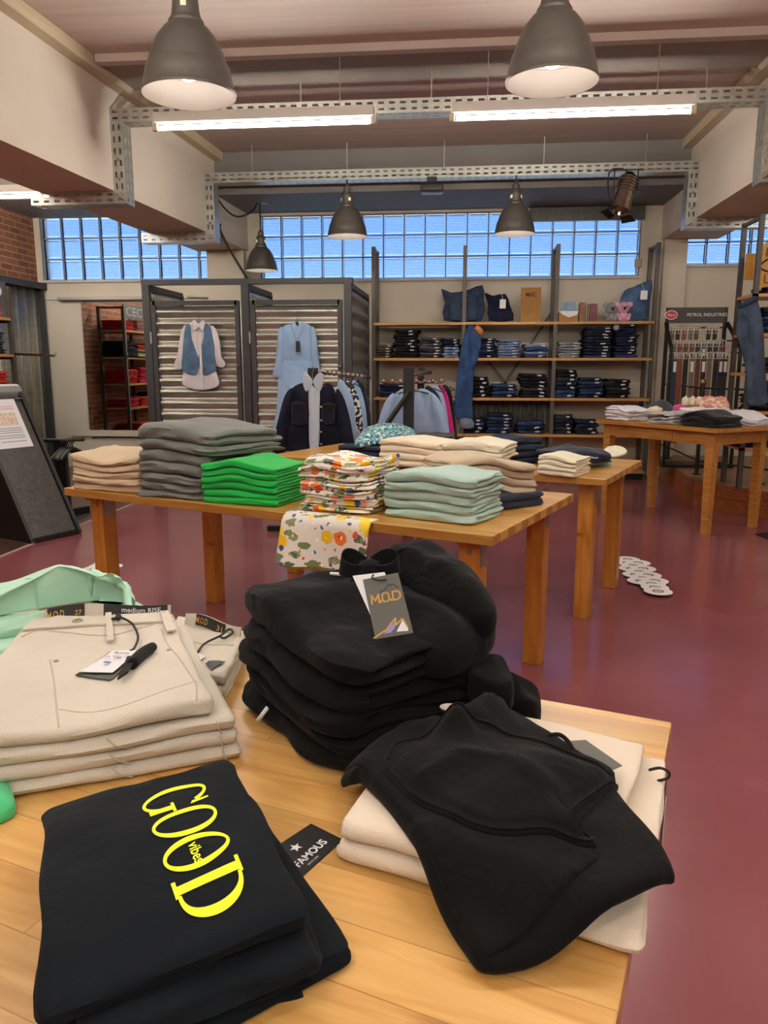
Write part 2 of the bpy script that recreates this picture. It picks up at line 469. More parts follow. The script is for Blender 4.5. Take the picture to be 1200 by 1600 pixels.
RX, FY = 6.2, -5.5
bm = BM(); box(bm, LX - 0.2, RX + 0.2, FY, WY + 0.2, -0.1, 0)
struct('floor', bm, M_floor)
bm = BM(); box(bm, LX - 0.2, RX + 0.2, FY, WY + 0.2, CEIL, CEIL + 0.1)
struct('ceiling', bm, M_ceil)
# brown floorboards beyond a pale strip, in front of the mirror
M_aisle = wood('dark_floorboards', '#3a2622', '#5b4039', plank=0.14, rough=0.35, knots=False)
a0, a1 = oz(0, 869.5, 0), oz(166, 803.5, 0)
dd = (a1 - a0); f0 = a0 - dd * 2.0; f1 = a0 + dd * ((WY - a0.y) / dd.y)
bm = BM(); prism(bm, [(f0.x, f0.y, 0.0), (f1.x, WY, 0.0), (LX, WY, 0.0), (LX, f0.y, 0.0)], (0, 0, 0.004)); struct('floor_aisle', bm, M_aisle)
nn = Vector((dd.y, -dd.x, 0)).normalized() * 0.018
bm = BM(); prism(bm, [f0, f1, f1 + nn, f0 + nn], (0, 0, 0.006)); struct('trim_1', bm, mat('pale_floor_strip', '#b9a9a0', 0.4))

# ---- windows: openings in the back wall
wins = {'1': (-5.42, oy(340, 436, WY).x, oy(200, 436.5, WY).z, oy(50, 340, WY).z),
        '2': (oy(408, 435, WY).x, oy(998, 431, WY).x, oy(700, 434, WY).z, oy(690, 332, WY).z),
        '3': (oy(1070, 413, WY).x, 5.6, oy(1070, 413, WY).z, oy(1100, 300, WY).z)}
def wall_with_windows():
    bm = BM(); y0, y1 = WY, WY + 0.22
    xs = [LX - 0.2]
    for k in '123': xs += [wins[k][0], wins[k][1]]
    xs.append(RX + 0.2)
    for i in range(0, 8, 2): box(bm, xs[i], xs[i + 1], y0, y1, 0, CEIL)
    for k in '123':
        x0, x1, z0, z1 = wins[k]
        box(bm, x0, x1, y0, y1, 0, z0); box(bm, x0, x1, y0, y1, z1, CEIL)
    return bm
struct('wall_back', wall_with_windows(), M_wall)
M_glass, _n, _l, _p = base_mat('ribbed_glass_block')
_n.remove(_p)
_o = [x for x in _n if x.type == 'OUTPUT_MATERIAL'][0]
_tc = _n.new('ShaderNodeTexCoord'); _w = _n.new('ShaderNodeTexWave'); _w.bands_direction = 'Z'; _w.inputs['Scale'].default_value = 17; _w.inputs['Distortion'].default_value = 0.4
_w2 = _n.new('ShaderNodeTexNoise'); _w2.inputs['Scale'].default_value = 3.5
_ma = _n.new('ShaderNodeMath'); _ma.operation = 'MULTIPLY_ADD'; _ma.inputs[1].default_value = 3.0
_l.new(_tc.outputs['Object'], _w.inputs[0]); _l.new(_tc.outputs['Object'], _w2.inputs[0]); _l.new(_w2.outputs[0], _ma.inputs[0]); _l.new(_w.outputs[0], _ma.inputs[2])
_b = _n.new('ShaderNodeBump'); _b.inputs['Strength'].default_value = 0.32; _b.inputs['Distance'].default_value = 0.01
_l.new(_ma.outputs[0], _b.inputs['Height'])
_g = _n.new('ShaderNodeBsdfGlass'); _g.inputs['Color'].default_value = (0.86, 0.94, 1, 1); _g.inputs['Roughness'].default_value = 0.06; _g.inputs['IOR'].default_value = 1.35
_l.new(_b.outputs[0], _g.inputs['Normal'])
_tr = _n.new('ShaderNodeBsdfTransparent'); _tr.inputs[0].default_value = (0.78, 0.9, 1, 1)
_ms = _n.new('ShaderNodeMixShader'); _ms.inputs[0].default_value = 0.3
_l.new(_g.outputs[0], _ms.inputs[1]); _l.new(_tr.outputs[0], _ms.inputs[2]); _l.new(_ms.outputs[0], _o.inputs[0])
M_mortar = mat('grey_mortar', '#7f858c', rough=0.8)
PIT = (wins['2'][1] - wins['2'][0]) / 18
def glass_window(n, label_):
    x0, x1, z0, z1 = wins[n]
    nx = max(1, round((x1 - x0) / PIT)); px = (x1 - x0) / nx
    g = BM(); f = BM(); j = 0.007
    row = 0; z = z0
    while z < z1 - 0.03:
        zt = min(z + px, z1)
        for i in range(nx):
            xa, xb = x0 + i * px + j, x0 + (i + 1) * px - j; za, zb = z + j, zt - j
            d = 0.012
            # pillowed front face: bevelled edge then a slightly sunk middle
            pts = []
            for yy, ins, s in ((WY + 0.06, 0, 0), (WY + 0.045, 0.012, 0), (WY + 0.052, 0.03, 0)):
                pts.append([g.verts.new(p) for p in ((xa + ins, yy, za + ins), (xb - ins, yy, za + ins), (xb - ins, yy, zb - ins), (xa + ins, yy, zb - ins))])
            pts.append([g.verts.new(p) for p in ((xa, WY + 0.13, za), (xb, WY + 0.13, za), (xb, WY + 0.13, zb), (xa, WY + 0.13, zb))])
            for a, b in ((0, 1), (1, 2), (3, 0)):
                for q in range(4): g.faces.new((pts[a][q], pts[a][(q + 1) % 4], pts[b][(q + 1) % 4], pts[b][q]))
            g.faces.new(pts[2]); g.faces.new(pts[3][::-1])
        box(f, x0, x1, WY + 0.05, WY + 0.13, z - j, z + j)
        z = zt
    box(f, x0, x1, WY + 0.05, WY + 0.13, z1 - j, z1)
    for i in range(nx + 1):
        xx = x0 + i * px; box(f, max(x0, xx - j), min(x1, xx + j), WY + 0.049, WY + 0.131, z0, z1)
    o = struct('window_' + n, g, M_glass); o['label'] = label_
    obj('mortar_grid', f, M_mortar, o)
    s = BM(); box(s, x0 - 0.02, x1 + 0.02, WY - 0.03, WY + 0.05, z0 - 0.035, z0 - 0.005, bev=0.004); obj('sill', s, M_wallg, o)
    return o
glass_window('1', 'glass block window beside the brick wall'); glass_window('2', 'glass block window above the jeans shelving'); glass_window('3', 'glass block window above the belt stand')
# raised wall panel strips
bm = BM(); zt = oy(200, 465, WY).z
box(bm, LX, oy(405, 440, WY).x, WY - 0.025, WY, zt - 0.02, zt + 0.015); struct('trim_2', bm, M_wallg)
bm = BM(); box(bm, LX + 0.3, 2.0, WY - 0.05, WY, 0.42, 0.5); struct('trim_3', bm, M_wall)
bm = BM(); box(bm, LX, RX, WY - 0.02, WY, 0, 0.1); struct('baseboard_back', bm, M_trim)
# the other walls
M_brick, _n, _l, _p = base_mat('orange_brickwork')
_tc = _n.new('ShaderNodeTexCoord'); _mp = _n.new('ShaderNodeMapping'); _mp.inputs['Rotation'].default_value = (0, PI / 2, PI / 2)
_sx = _n.new('ShaderNodeSeparateXYZ'); _cx = _n.new('ShaderNodeCombineXYZ'); _l.new(_tc.outputs['Object'], _sx.inputs[0]); _l.new(_sx.outputs[1], _cx.inputs[0]); _l.new(_sx.outputs[2], _cx.inputs[1])
_bk = _n.new('ShaderNodeTexBrick'); _bk.inputs['Scale'].default_value = 1; _bk.inputs['Brick Width'].default_value = 0.25; _bk.inputs['Row Height'].default_value = 0.075; _bk.inputs['Mortar Size'].default_value = 0.008
_bk.inputs['Color1'].default_value = rgb('#b0714c'); _bk.inputs['Color2'].default_value = rgb('#8d5640'); _bk.inputs['Mortar'].default_value = rgb('#b09a84')
_l.new(_cx.outputs[0], _bk.inputs[0]); _l.new(_bk.outputs[0], _p.inputs['Base Color']); _p.inputs['Roughness'].default_value = 0.9
_b = _n.new('ShaderNodeBump'); _b.inputs['Strength'].default_value = 0.5; _b.inputs['Distance'].default_value = 0.01; _b.invert = True; _l.new(_bk.outputs['Fac'], _b.inputs['Height']); _l.new(_b.outputs[0], _p.inputs['Normal'])
bm = BM(); box(bm, LX - 0.2, LX, FY, WY, 0, CEIL); struct('wall_left', bm, M_brick)
bm = BM(); box(bm, RX, RX + 0.2, FY, WY, 0, CEIL); struct('wall_right', bm, M_wall)
bm = BM(); box(bm, LX, RX, FY - 0.2, FY, 0, CEIL); struct('wall_front', bm, M_wall)
# ---- beams
def beam(n, near, far, zb, w, side):
    """near, far: xy of the face turned to the middle; side -1 means the beam lies to the left of it"""
    d = (far - near); n0 = near - d * ((near.y - FY) / d.y); f0 = near + d * ((WY - near.y) / d.y)
    bm = BM(); o = Vector((side * w, 0, 0))
    prism(bm, [(n0.x, n0.y, zb), (f0.x, f0.y, zb), (f0.x + side * w, f0.y, zb), (n0.x + side * w, n0.y, zb)], (0, 0, CEIL - zb))
    struct(n, bm, M_beam)
    bm = BM(); s = -side
    prism(bm, [(n0.x, n0.y, CEIL - 0.09), (f0.x, f0.y, CEIL - 0.09), (f0.x + s * 0.1, f0.y, CEIL - 0.09), (n0.x + s * 0.1, n0.y, CEIL - 0.09)], (0, 0, 0.09))
    return bm, n0, f0
ZBL = oy(388, 392, WY).z; pn = oz(120, 272, ZBL); pf = oz(388, 392, ZBL)
bm, LB0, LB1 = beam('beam_1', pn.xy, pf.xy, ZBL, 0.64, -1); struct('trim_4', bm, M_trim)
ZBR = oy(1033, 375, WY).z; qn = oz(1195, 272, ZBR); qf = oz(1033, 375, ZBR)
bm, RB0, RB1 = beam('beam_2', qn.xy, qf.xy, ZBR, 0.64, 1); struct('trim_5', bm, M_trim)
def beam_x(side, Y):
    a, b = (LB0, LB1) if side < 0 else (RB0, RB1)
    return a.x + (b.x - a.x) * (Y - a.y) / (b.y - a.y)
# pilasters under the beams at the wall
bm = BM(); xb = beam_x(1, WY); box(bm, xb + 0.02, xb + 0.28, WY - 0.12, WY, 0, ZBR); struct('column_1', bm, M_wall)
bm = BM(); xb = beam_x(-1, WY); box(bm, xb - 0.5, xb - 0.03, WY - 0.12, WY, 0, ZBL); struct('column_2', bm, M_wall)
# shallow ceiling strips over the cable trays
T1Y, T2Y = 6.4, 8.4
M_cs = mat('grey_ceiling_strip', '#8b8078', rough=0.7)
bm = BM(); box(bm, beam_x(-1, 6.2) + 0.1, beam_x(1, 6.2), T1Y - 0.32, T1Y + 0.25, CEIL - 0.035, CEIL); struct('trim_6', bm, M_cs)
bm = BM(); box(bm, beam_x(-1, 6.2) + 0.1, beam_x(1, 6.2), T1Y - 0.4, T1Y - 0.32, CEIL - 0.055, CEIL); struct('trim_7', bm, M_ceil)
# lower ceiling along the window wall
bm = BM(); box(bm, LX, RX, 8.72, WY, wins['2'][3] + 0.03, CEIL)
struct('ceiling_rear', bm, mat('grey_ceiling', '#75706c', rough=0.7, var=0.06, scale=2))
# dark shutter box above the middle window
x0, x1, z0, z1 = wins['2']
bm = BM(); box(bm, lerp(x0, x1, 0.715), x1 + 0.02, WY - 0.06, WY + 0.02, z1 - 0.13, z1 + 0.02); struct('trim_9', bm, mat('dark_vent_strip', '#4b4a45', rough=0.5, var=0.3, scale=60, stretch=(1, 0.1, 0.1)))
# ---- raised wooden platform
PZ = 0.25
c0 = oz(1082, 790, 0); ptop = oz(1083, 745, PZ)
c1 = oz(1200, 812, 0)
dirf = (c1 - c0); c2 = c0 + dirf * ((RX - c0.x) / dirf.x) if dirf.x > 0 else c1
c2 = c0 + dirf.normalized() * 2.2
M_plat = wood('platform_boards', '#8a4a20', '#b26a34', grain=(1.5, 10, 10), plank=0.115, rough=0.4, knots=True)
M_platt = wood('platform_top_boards', '#8a5a3c', '#a97a5a', grain=(1.5, 10, 10), plank=0.16, rough=0.4, knots=False, rot=0.5)
cb = Vector((2.42, WY - 0.02, 0))
bm = BM(); prism(bm, [(c0.x, c0.y, PZ - 0.012), (c2.x, c2.y, PZ - 0.012), (RX, c2.y + 0.3, PZ - 0.012), (RX, WY, PZ - 0.012), (cb.x, WY, PZ - 0.012)], (0, 0, 0.012))
struct('floor_platform', bm, M_platt)
def board_face(bm, a, b, z0, z1, t):
    d = (b - a); n = Vector((d.y, -d.x, 0)).normalized() * t
    prism(bm, [(a.x, a.y, z0), (b.x, b.y, z0), (b.x + n.x, b.y + n.y, z0), (a.x + n.x, a.y + n.y, z0)], (0, 0, z1 - z0))
bm = BM()
for z0, z1 in ((0.0, 0.118), (0.122, PZ - 0.012)): board_face(bm, c0, c2, z0, z1, -0.03)
for z0, z1 in ((0.0, 0.118), (0.122, PZ - 0.012)): board_face(bm, Vector((cb.x, WY - 0.02, 0)), c0, z0, z1, -0.03)
struct('trim_10', bm, M_plat)

# ---- perforated metal cable trays
M_galv = mat('galvanised_steel', '#b4b4ac', rough=0.38, metal=0.75, var=0.12, scale=30)
def perf(bm, o, ux, uy, L, W, pitch=0.085, rows=2, slot=(0.046, 0.017)):
    """plate with slots left open"""
    o, ux, uy = Vector(o), Vector(ux), Vector(uy)
    n = max(1, int(L / pitch)); xs = [0.0]; hole_x = []
    for i in range(n):
        a = (i + 0.5) * L / n - slot[0] / 2; hole_x.append(len(xs)); xs += [a, a + slot[0]]
    xs.append(L)
    ys = [0.0]; hole_y = []
    for r in range(rows):
        a = W * (r + 0.5) / rows * 0.9 + W * 0.05 - slot[1] / 2; hole_y.append(len(ys)); ys += [a, a + slot[1]]
    ys.append(W)
    hx, hy = set(hole_x), set(hole_y)
    V = [[bm.verts.new(o + ux * x + uy * y) for y in ys] for x in xs]
    for i in range(len(xs) - 1):
        for j in range(len(ys) - 1):
            if i in hx and j in hy: continue
            bm.faces.new((V[i][j], V[i + 1][j], V[i + 1][j + 1], V[i][j + 1]))
def solid(o, t=0.003):
    md = o.modifiers.new('thickness', 'SOLIDIFY'); md.thickness = t; md.offset = 0
    return o
def cable_tray(Y, ztop, ys_label, left_px, right_px):
    t = thing('cable_tray', ys_label, 'cable tray', (0, Y, ztop), 0, 'perforated cable trays')
    h, d = 0.10, 0.16
    xl, xr = beam_x(-1, Y), beam_x(1, Y)
    def piece(nm, plates):
        bm = BM()
        for p in plates: perf(bm, *p)
        return solid(obj(nm, bm, M_galv, t, recalc=False))
    X = Vector((1, 0, 0)); Yv = Vector((0, 1, 0)); Z = Vector((0, 0, 1))
    piece('crossbar', [((xl, 0, -h), X, Z, xr - xl, h), ((xl, 0, -h), X, Yv, xr - xl, d), ((xl, d, -h), X, Z, xr - xl, h)])
    for s, xb, zb in ((-1, xl, ZBL), (1, xr, ZBR)):
        lo = zb - ztop - 0.1
        xa = xb + (0.0 if s < 0 else -h)
        hh = -lo
        piece('drop', [((xa, -0.004, lo), Z, X, hh - h, h), ((xb - s * h if s < 0 else xb - h, -0.004, lo), Z, Yv, hh - h, d)])
        xo = xb - 0.72 if s < 0 else xb
        wl = 0.72
        xo2 = xo if s < 0 else xo - h
        piece('soffit_run', [((xo2, -0.008, lo), X, Z, wl + h, h), ((xo2, -0.008, lo), X, Yv, wl + h, d)])
        for k in range(3):
            bm = BM(); tube(bm, [(xa + h / 2, -0.016, lo + 0.04 + 0.15 * k), (xa + h / 2, -0.006, lo + 0.04 + 0.15 * k)], 0.012, 8); obj('bolt', bm, mat('bolt_steel', '#8c8c8c', 0.3, 0.9), t)
    for k in range(5):
        xx = lerp(xl, xr, (k + 0.5) / 5); bm = BM(); tube(bm, [(xx, d / 2, -h), (xx, d / 2, CEIL - ztop)], 0.006, 6); obj('hanger_rod', bm, M_galv, t)
    return t
Z1 = oy(300, 165, T1Y).z; Z2 = oy(640, 262, T2Y).z
cable_tray(T1Y, Z1, 'long perforated metal tray just behind the fluorescent tubes', 0, 0)
cable_tray(T2Y, Z2, 'perforated metal tray carrying the round film-style spotlight', 0, 0)
# ================================================================== lamps
M_tube = mat('lit_tube', '#ffffff', var=0, emit='#fff7ea', estr=TUBE_GLOW)
M_fix = mat('white_enamel', '#e6e4dd', rough=0.4, var=0.02)
M_fixcap = mat('tube_holder_plastic', '#d8d2b8', rough=0.5, var=0.02)
def fluorescent(p, L, label, rz=0.0):
    t = thing('fluorescent_light', label, 'ceiling light', p, rz, 'fluorescent tube lights')
    bm = BM(); prism(bm, [(-L / 2, -0.035, 0.035), (-L / 2, 0.035, 0.035), (-L / 2, 0.05, 0.1), (-L / 2, -0.05, 0.1)], (L, 0, 0)); obj('housing', bm, M_fix, t)
    bm = BM(); tube(bm, [(-L / 2 + 0.03, 0, 0), (L / 2 - 0.03, 0, 0)], 0.017, 12); obj('tube', bm, M_tube, t, True, 40)
    for s in (-1, 1):
        bm = BM(); box(bm, s * L / 2 - 0.02, s * L / 2 + 0.02, -0.018, 0.018, -0.022, 0.05, bev=0.004); obj('tube_holder', bm, M_fixcap, t)
    for x in (-L * 0.35, L * 0.35):
        bm = BM(); tube(bm, [(x, 0, 0.1), (x, 0, max(0.12, CEIL - p[2]))], 0.004, 6); obj('hanger', bm, M_galv, t)
    return t
fy = 6.12
def flu_px(xa, ya, xb, yb, Y, label):
    a, b = oy(xa, ya, Y), oy(xb, yb, Y); fluorescent(((a.x + b.x) / 2, Y, (a.z + b.z) / 2), (b - a).length, label)
flu_px(243, 202, 584, 188, fy, 'shorter-looking lit fluorescent tube, nearer the fitting rooms')
flu_px(706, 185, 1083, 174, fy, 'longer lit white fluorescent tube, nearer the round spotlight')
flu_px(-150, 311, 122, 305, 7.6, 'lit fluorescent tube above the brick wall, beyond the beam')
for k, (x, y) in enumerate(((-1.6, 2.0), (0.9, 2.0), (-1.6, -1.6), (1.0, -1.6), (4.4, 5.5), (4.4, 1.0), (-4.6, 2.4), (-0.3, -4.2), (-4.3, 5.4))):
    fluorescent((x, y, 3.12), 1.8, 'lit fluorescent tube of the rows nearer the shop front')
M_spun = mat('grey_hammered_aluminium', '#6b6762', rough=0.42, metal=0.6, var=0.05, scale=20)
M_in = mat('white_reflector', '#e6e3e0', rough=0.35, metal=0.0, var=0.03)
M_bulb = mat('lit_bulb', '#ffffff', var=0, emit='#fff4e4', estr=5.0)
M_blackc = mat('black_cord', '#151515', rough=0.6, var=0)
def pendant(p, R, label, ztop, power):
    """p: middle of the rim"""
    t = thing('pendant_lamp', label, 'pendant lamp', p, random.random() * 3, 'grey bell pendant lamps')
    s = R / 0.235
    out = [(0.235, 0.0), (0.238, 0.012), (0.232, 0.02), (0.222, 0.07), (0.208, 0.13), (0.206, 0.133), (0.203, 0.134), (0.18, 0.2), (0.15, 0.26), (0.115, 0.305), (0.09, 0.325), (0.088, 0.33), (0.09, 0.336), (0.086, 0.345), (0.078, 0.352), (0.074, 0.365)]
    inn = [(r - 0.004, z) for r, z in out]
    bm = BM(); lathe(bm, [(r * s, z * s) for r, z in out] + [(0.0, 0.366 * s)], 48); obj('shade', bm, M_spun, t, True, 50)
    bm = BM(); lathe(bm, [(0.2345 * s, 0.001 * s)] + [(r * s, z * s) for r, z in inn[2:13]] + [(0.03 * s, 0.333 * s), (0, 0.333 * s)], 48); obj('reflector', bm, M_in, t, True, 50)
    bm = BM(); lathe(bm, [(0.074 * s, 0.36 * s), (0.07 * s, 0.38 * s), (0.062 * s, 0.45 * s), (0.068 * s, 0.455 * s), (0.066 * s, 0.47 * s), (0.045 * s, 0.49 * s), (0.04 * s, 0.54 * s), (0.028 * s, 0.55 * s), (0.02 * s, 0.575 * s), (0, 0.58 * s)], 32); neck = obj('neck', bm, M_spun, t, True, 40)
    for k in range(3):
        a = k * 2 * PI / 3 + 0.5; bm = BM()
        box(bm, -0.014 * s, 0.014 * s, 0.058 * s, 0.071 * s, 0.39 * s, 0.425 * s, Matrix.Rotation(a, 4, 'Z'))
        obj('vent_opening', bm, mat('lit_vent', '#c8c6a0', rough=0.5, emit='#d9d7b0', estr=0.5, var=0), neck)
    bm = BM(); bmesh.ops.create_uvsphere(bm, u_segments=20, v_segments=12, radius=0.062 * s, matrix=Matrix.Translation((0, 0, 0.13 * s)))
    tube(bm, [(0, 0, 0.18 * s), (0, 0, 0.3 * s)], 0.03 * s, 12); obj('bulb', bm, M_bulb, t, True, 60)
    bm = BM(); tube(bm, [(0, 0, 0.575 * s), (0, 0, ztop - p[2])], 0.008, 8); obj('cord', bm, M_blackc, t)
    ld = bpy.data.lights.new('bulb_light', 'SPOT'); ld.spot_size = math.radians(120); ld.spot_blend = 0.5; ld.shadow_soft_size = 0.05; ld.energy = power; ld.color = (1, 0.94, 0.85)
    lo = bpy.data.objects.new('bulb_light', ld); lo.location = (0, 0, 0.055 * s); link(lo, t)
    return t
def pend_px(xc, yc, wpx, Y, label, ztop, power):
    p = oy(xc, yc, Y); R = (oy(xc + wpx / 2, yc, Y) - oy(xc - wpx / 2, yc, Y)).length / 2
    return pendant(p, R, label, ztop, power)
random.seed(3)
pend_px(296, 150, 140, 3.75, 'big grey bell pendant lamp over the folded grey sweaters, at the ceiling edge', CEIL, LAMP_POWER)
pend_px(862, 130, 145, 3.75, 'big grey bell pendant lamp hanging in front of the longer lit tube', CEIL, LAMP_POWER)
pend_px(543, 370, 62, T2Y, 'small grey pendant lamp in front of the glass blocks, nearest the fitting rooms', Z2 - 0.1, LAMP_POWER)
pend_px(804, 366, 64, T2Y, 'small grey pendant lamp before the glass blocks above the jeans shelves', Z2 - 0.1, LAMP_POWER)
pend_px(409, 423, 49, 9.2, 'lowest small grey pendant lamp, by the wall pillar over the fitting rooms', oy(408, 315, 9.2).z, LAMP_POWER)
pendant((-0.9, 0.3, 2.66), 0.235, 'grey bell pendant lamp over the front display table', CEIL, LAMP_POWER)
pendant((1.0, 0.3, 2.66), 0.235, 'grey bell pendant lamp over the aisle by the front table', CEIL, LAMP_POWER)
# round film-style spotlight on the rear tray
M_chrome = mat('polished_metal', '#b9ada4', rough=0.18, metal=1.0, var=0.1, scale=20)
M_dk = mat('black_metal', '#22211f', rough=0.45, metal=0.4, var=0.05)
c = oy(977, 300, T2Y - 0.05); 
t = thing('spotlight', 'shiny ribbed metal can spotlight with barn doors hung from the rear tray', 'spotlight', c)
ax = Vector((-0.28, -0.25, -1)).normalized(); Mt = Matrix.Translation((0, 0, 0)) @ ax.to_track_quat('-Z', 'Y').to_matrix().to_4x4()
bm = BM(); prof = [(0, 0.2), (0.05, 0.19), (0.085, 0.15)]
for k in range(5): prof += [(0.1, 0.13 - 0.03 * k), (0.1, 0.118 - 0.03 * k), (0.088, 0.114 - 0.03 * k), (0.088, 0.104 - 0.03 * k)]
prof += [(0.09, -0.03), (0.095, -0.17), (0.1, -0.2), (0.092, -0.2), (0.08, -0.16), (0, -0.16)]
lathe(bm, prof, 28, Mt); obj('can', bm, M_chrome, t, True, 35)
for k in range(4):
    bm = BM(); M2 = Mt @ Matrix.Rotation(k * PI / 2, 4, 'Z') @ Matrix.Translation((0, 0.1, -0.2)) @ Matrix.Rotation(0.7 + 0.2 * k, 4, 'X')
    prism(bm, [(-0.06, 0, 0), (0.06, 0, 0), (0.085, 0, -0.08), (-0.085, 0, -0.08)], (0, 0.003, 0), M2); obj('barn_door', bm, M_dk, t)
bm = BM()
for s in (-1, 1): bar(bm, (s * 0.115, 0, 0), (s * 0.115, 0, 0.21), 0.006, 0.03, up=(0, 1, 0))
bar(bm, (-0.118, 0, 0.21), (0.118, 0, 0.21), 0.03, 0.006); tube(bm, [(0, 0, 0.2), (0, 0, Z2 - 0.1 - c.z)], 0.012, 8); obj('yoke', bm, M_dk, t)
bm = BM(); tube(bm, smooth_path([(-0.03, 0, 0.22), (-0.16, 0, 0.2), (-0.17, 0, 0.02), (-0.15, -0.02, -0.08)]), 0.008, 6); obj('cable', bm, M_blackc, t, True)
# flat black speaker under the rear tray
c = oy(675, 292, T2Y)
t = thing('ceiling_speaker', 'small black speaker box under the rear metal tray', 'speaker', c)
bm = BM(); box(bm, -0.115, 0.115, -0.1, 0.1, -0.06, 0.03, bev=0.015); obj('body', bm, M_dk, t, True, 40)
bm = BM(); box(bm, -0.12, 0.12, -0.104, -0.098, -0.012, 0.0); obj('seam', bm, M_blackc, t)
bm = BM(); box(bm, -0.05, 0.05, -0.04, 0.04, 0.03, max(0.06, Z2 - 0.1 - c.z)); obj('bracket', bm, M_dk, t)
# loose cable by the pillar, a bent conduit
bm = BM(); tube(bm, smooth_path([oy(333, 291, 8.5), oy(345, 318, 8.7), oy(368, 338, 8.9), oy(392, 332, 9.1), oy(402, 318, 9.2)]), 0.01, 6)
tag(obj('cable', bm, M_blackc, None, True), 'dark cable looping from the rear tray to the lowest pendant', 'cable')
bm = BM(); tube(bm, smooth_path([oy(344, 350, 8.75), oy(345, 362, 8.75), oy(360, 392, 8.9), oy(387, 436, 9.1)], 4), 0.014, 8)
tag(obj('support_rod', bm, mat('grey_rod', '#4a4947', 0.5, 0.5), None, True), 'bent grey rod from the beam down to the fitting room top', 'rod')
bm = BM(); b = oy(408, 318, 9.2); box(bm, b.x - 0.06, b.x + 0.06, 9.14, 9.26, b.z + 0.001, wins['2'][3] + 0.029)
tag(obj('lamp_bracket', bm, M_dk), 'dark ceiling bracket carrying the lowest pendant lamp', 'bracket')
# ================================================================== display tables
TZ = 0.78
M_maple = wood('maple_staves', '#c08c47', '#dcb06c', grain=(1.0, 9, 9), plank=0.075, rough=0.3, coat=0.3, plen=0.9)
M_maple2 = wood('honey_staves', '#be8839', '#dbac60', grain=(1.0, 9, 9), plank=0.075, rough=0.32, coat=0.3, plen=0.9)
M_legw = wood('pine_legs', '#a5661f', '#c98a3a', grain=(8, 8, 1.0), rough=0.4, knots=True)
M_steel = mat('brushed_steel', '#a9a7a2', rough=0.35, metal=0.9, var=0.1, scale=30)
ANG = math.radians(156.8)      # the table fronts run from right to left in this direction
E1 = Vector((math.cos(ANG), math.sin(ANG))); E2 = Vector((math.sin(ANG), -math.cos(ANG)))
def display_table(corner, L, D, label, top, wood_top, ANG=ANG):
    """corner: front-right xy; local X runs along the front to the left, local Y would point to the front, so use -Y for depth"""
    t = thing('display_table', label, 'table', (corner[0], corner[1], 0), ANG, 'wooden display tables')
    bm = BM(); box(bm, 0, L, -D, 0, top - 0.036, top, bev=0.003); obj('tabletop', bm, wood_top, t)
    for x in (0.12, L - 0.12):
        for y in (-0.12, -D + 0.12):
            bm = BM(); box(bm, x - 0.04, x + 0.04, y - 0.04, y + 0.04, 0, top - 0.036, bev=0.003); lg = obj('leg', bm, M_legw, t)
            sx = 1 if x < L / 2 else -1
            bm = BM(); box(bm, x - 0.043, x - 0.04, y - 0.03, y + 0.03, top - 0.14, top - 0.036); obj('bracket', bm, M_steel, lg)
            bm = BM(); tube(bm, [(x, y + 0.04, top - 0.085), (x, y + 0.047, top - 0.085)], 0.009, 10); obj('bolt', bm, M_steel, lg)
    for x in (0.12, L - 0.12):
        bm = BM(); box(bm, x - 0.035, x + 0.035, -D + 0.05, -0.05, top - 0.06, top - 0.036); obj('batten', bm, M_legw, t)
    return t
ANG0 = math.radians(161.5)
E20 = Vector((math.sin(ANG0), -math.cos(ANG0))); E10 = Vector((math.cos(ANG0), math.sin(ANG0)))
t0c = oz(1050, 1128, TZ).xy - E20 * 1.0
display_table(t0c, 2.15, 1.0, 'nearest wooden table, holding the black hoodies and cream trousers', TZ, M_maple, ANG0)
t1c = oz(770, 838, TZ).xy
display_table(t1c, 2.15, 1.0, 'wooden table with the green and grey sweater stacks and hanging floral trousers', TZ, M_maple2)
t2c = oz(948, 749, TZ).xy
display_table(t2c, 2.15, 0.9, 'wooden table behind, with the cream knit stack at its corner', TZ, M_maple2)

# ================================================================== folded garments
ORD = ['topmost', 'second from top', 'third from top', 'fourth from top', 'fifth from top', 'sixth from top', 'seventh from top', 'eighth from top', 'ninth from top', 'tenth from top', 'eleventh from top', 'twelfth from top', 'thirteenth from top']
def order(i, n):
    """i counted from the bottom"""
    if n == 1: return 'only one'
    if i == 0: return 'bottom one'
    return ORD[n - 1 - i]
def quad_at(fl, fr, depth, yaw=0.0, grow=0.0):
    """front-left, front-right (xy) and a depth straight behind them"""
    fl, fr = Vector(fl[:2]), Vector(fr[:2]); d = (fr - fl).normalized(); n = Vector((-d.y, d.x))
    q = [fl - d * grow, fr + d * grow, fr + d * grow + n * depth, fl - d * grow + n * depth]
    if yaw:
        c = (q[0] + q[2]) / 2; R = Matrix.Rotation(yaw, 2); q = [c + R @ (p - c) for p in q]
    return q
def shift(q, dx, dy): return [Vector((p[0] + dx, p[1] + dy)) for p in q]
def jitter(q, a, r):
    c = sum(q, Vector((0, 0))) / 4; R = Matrix.Rotation(random.uniform(-r, r), 2)
    s = Vector((random.uniform(-a, a), random.uniform(-a, a)))
    return [c + s + R @ (p - c) for p in q]
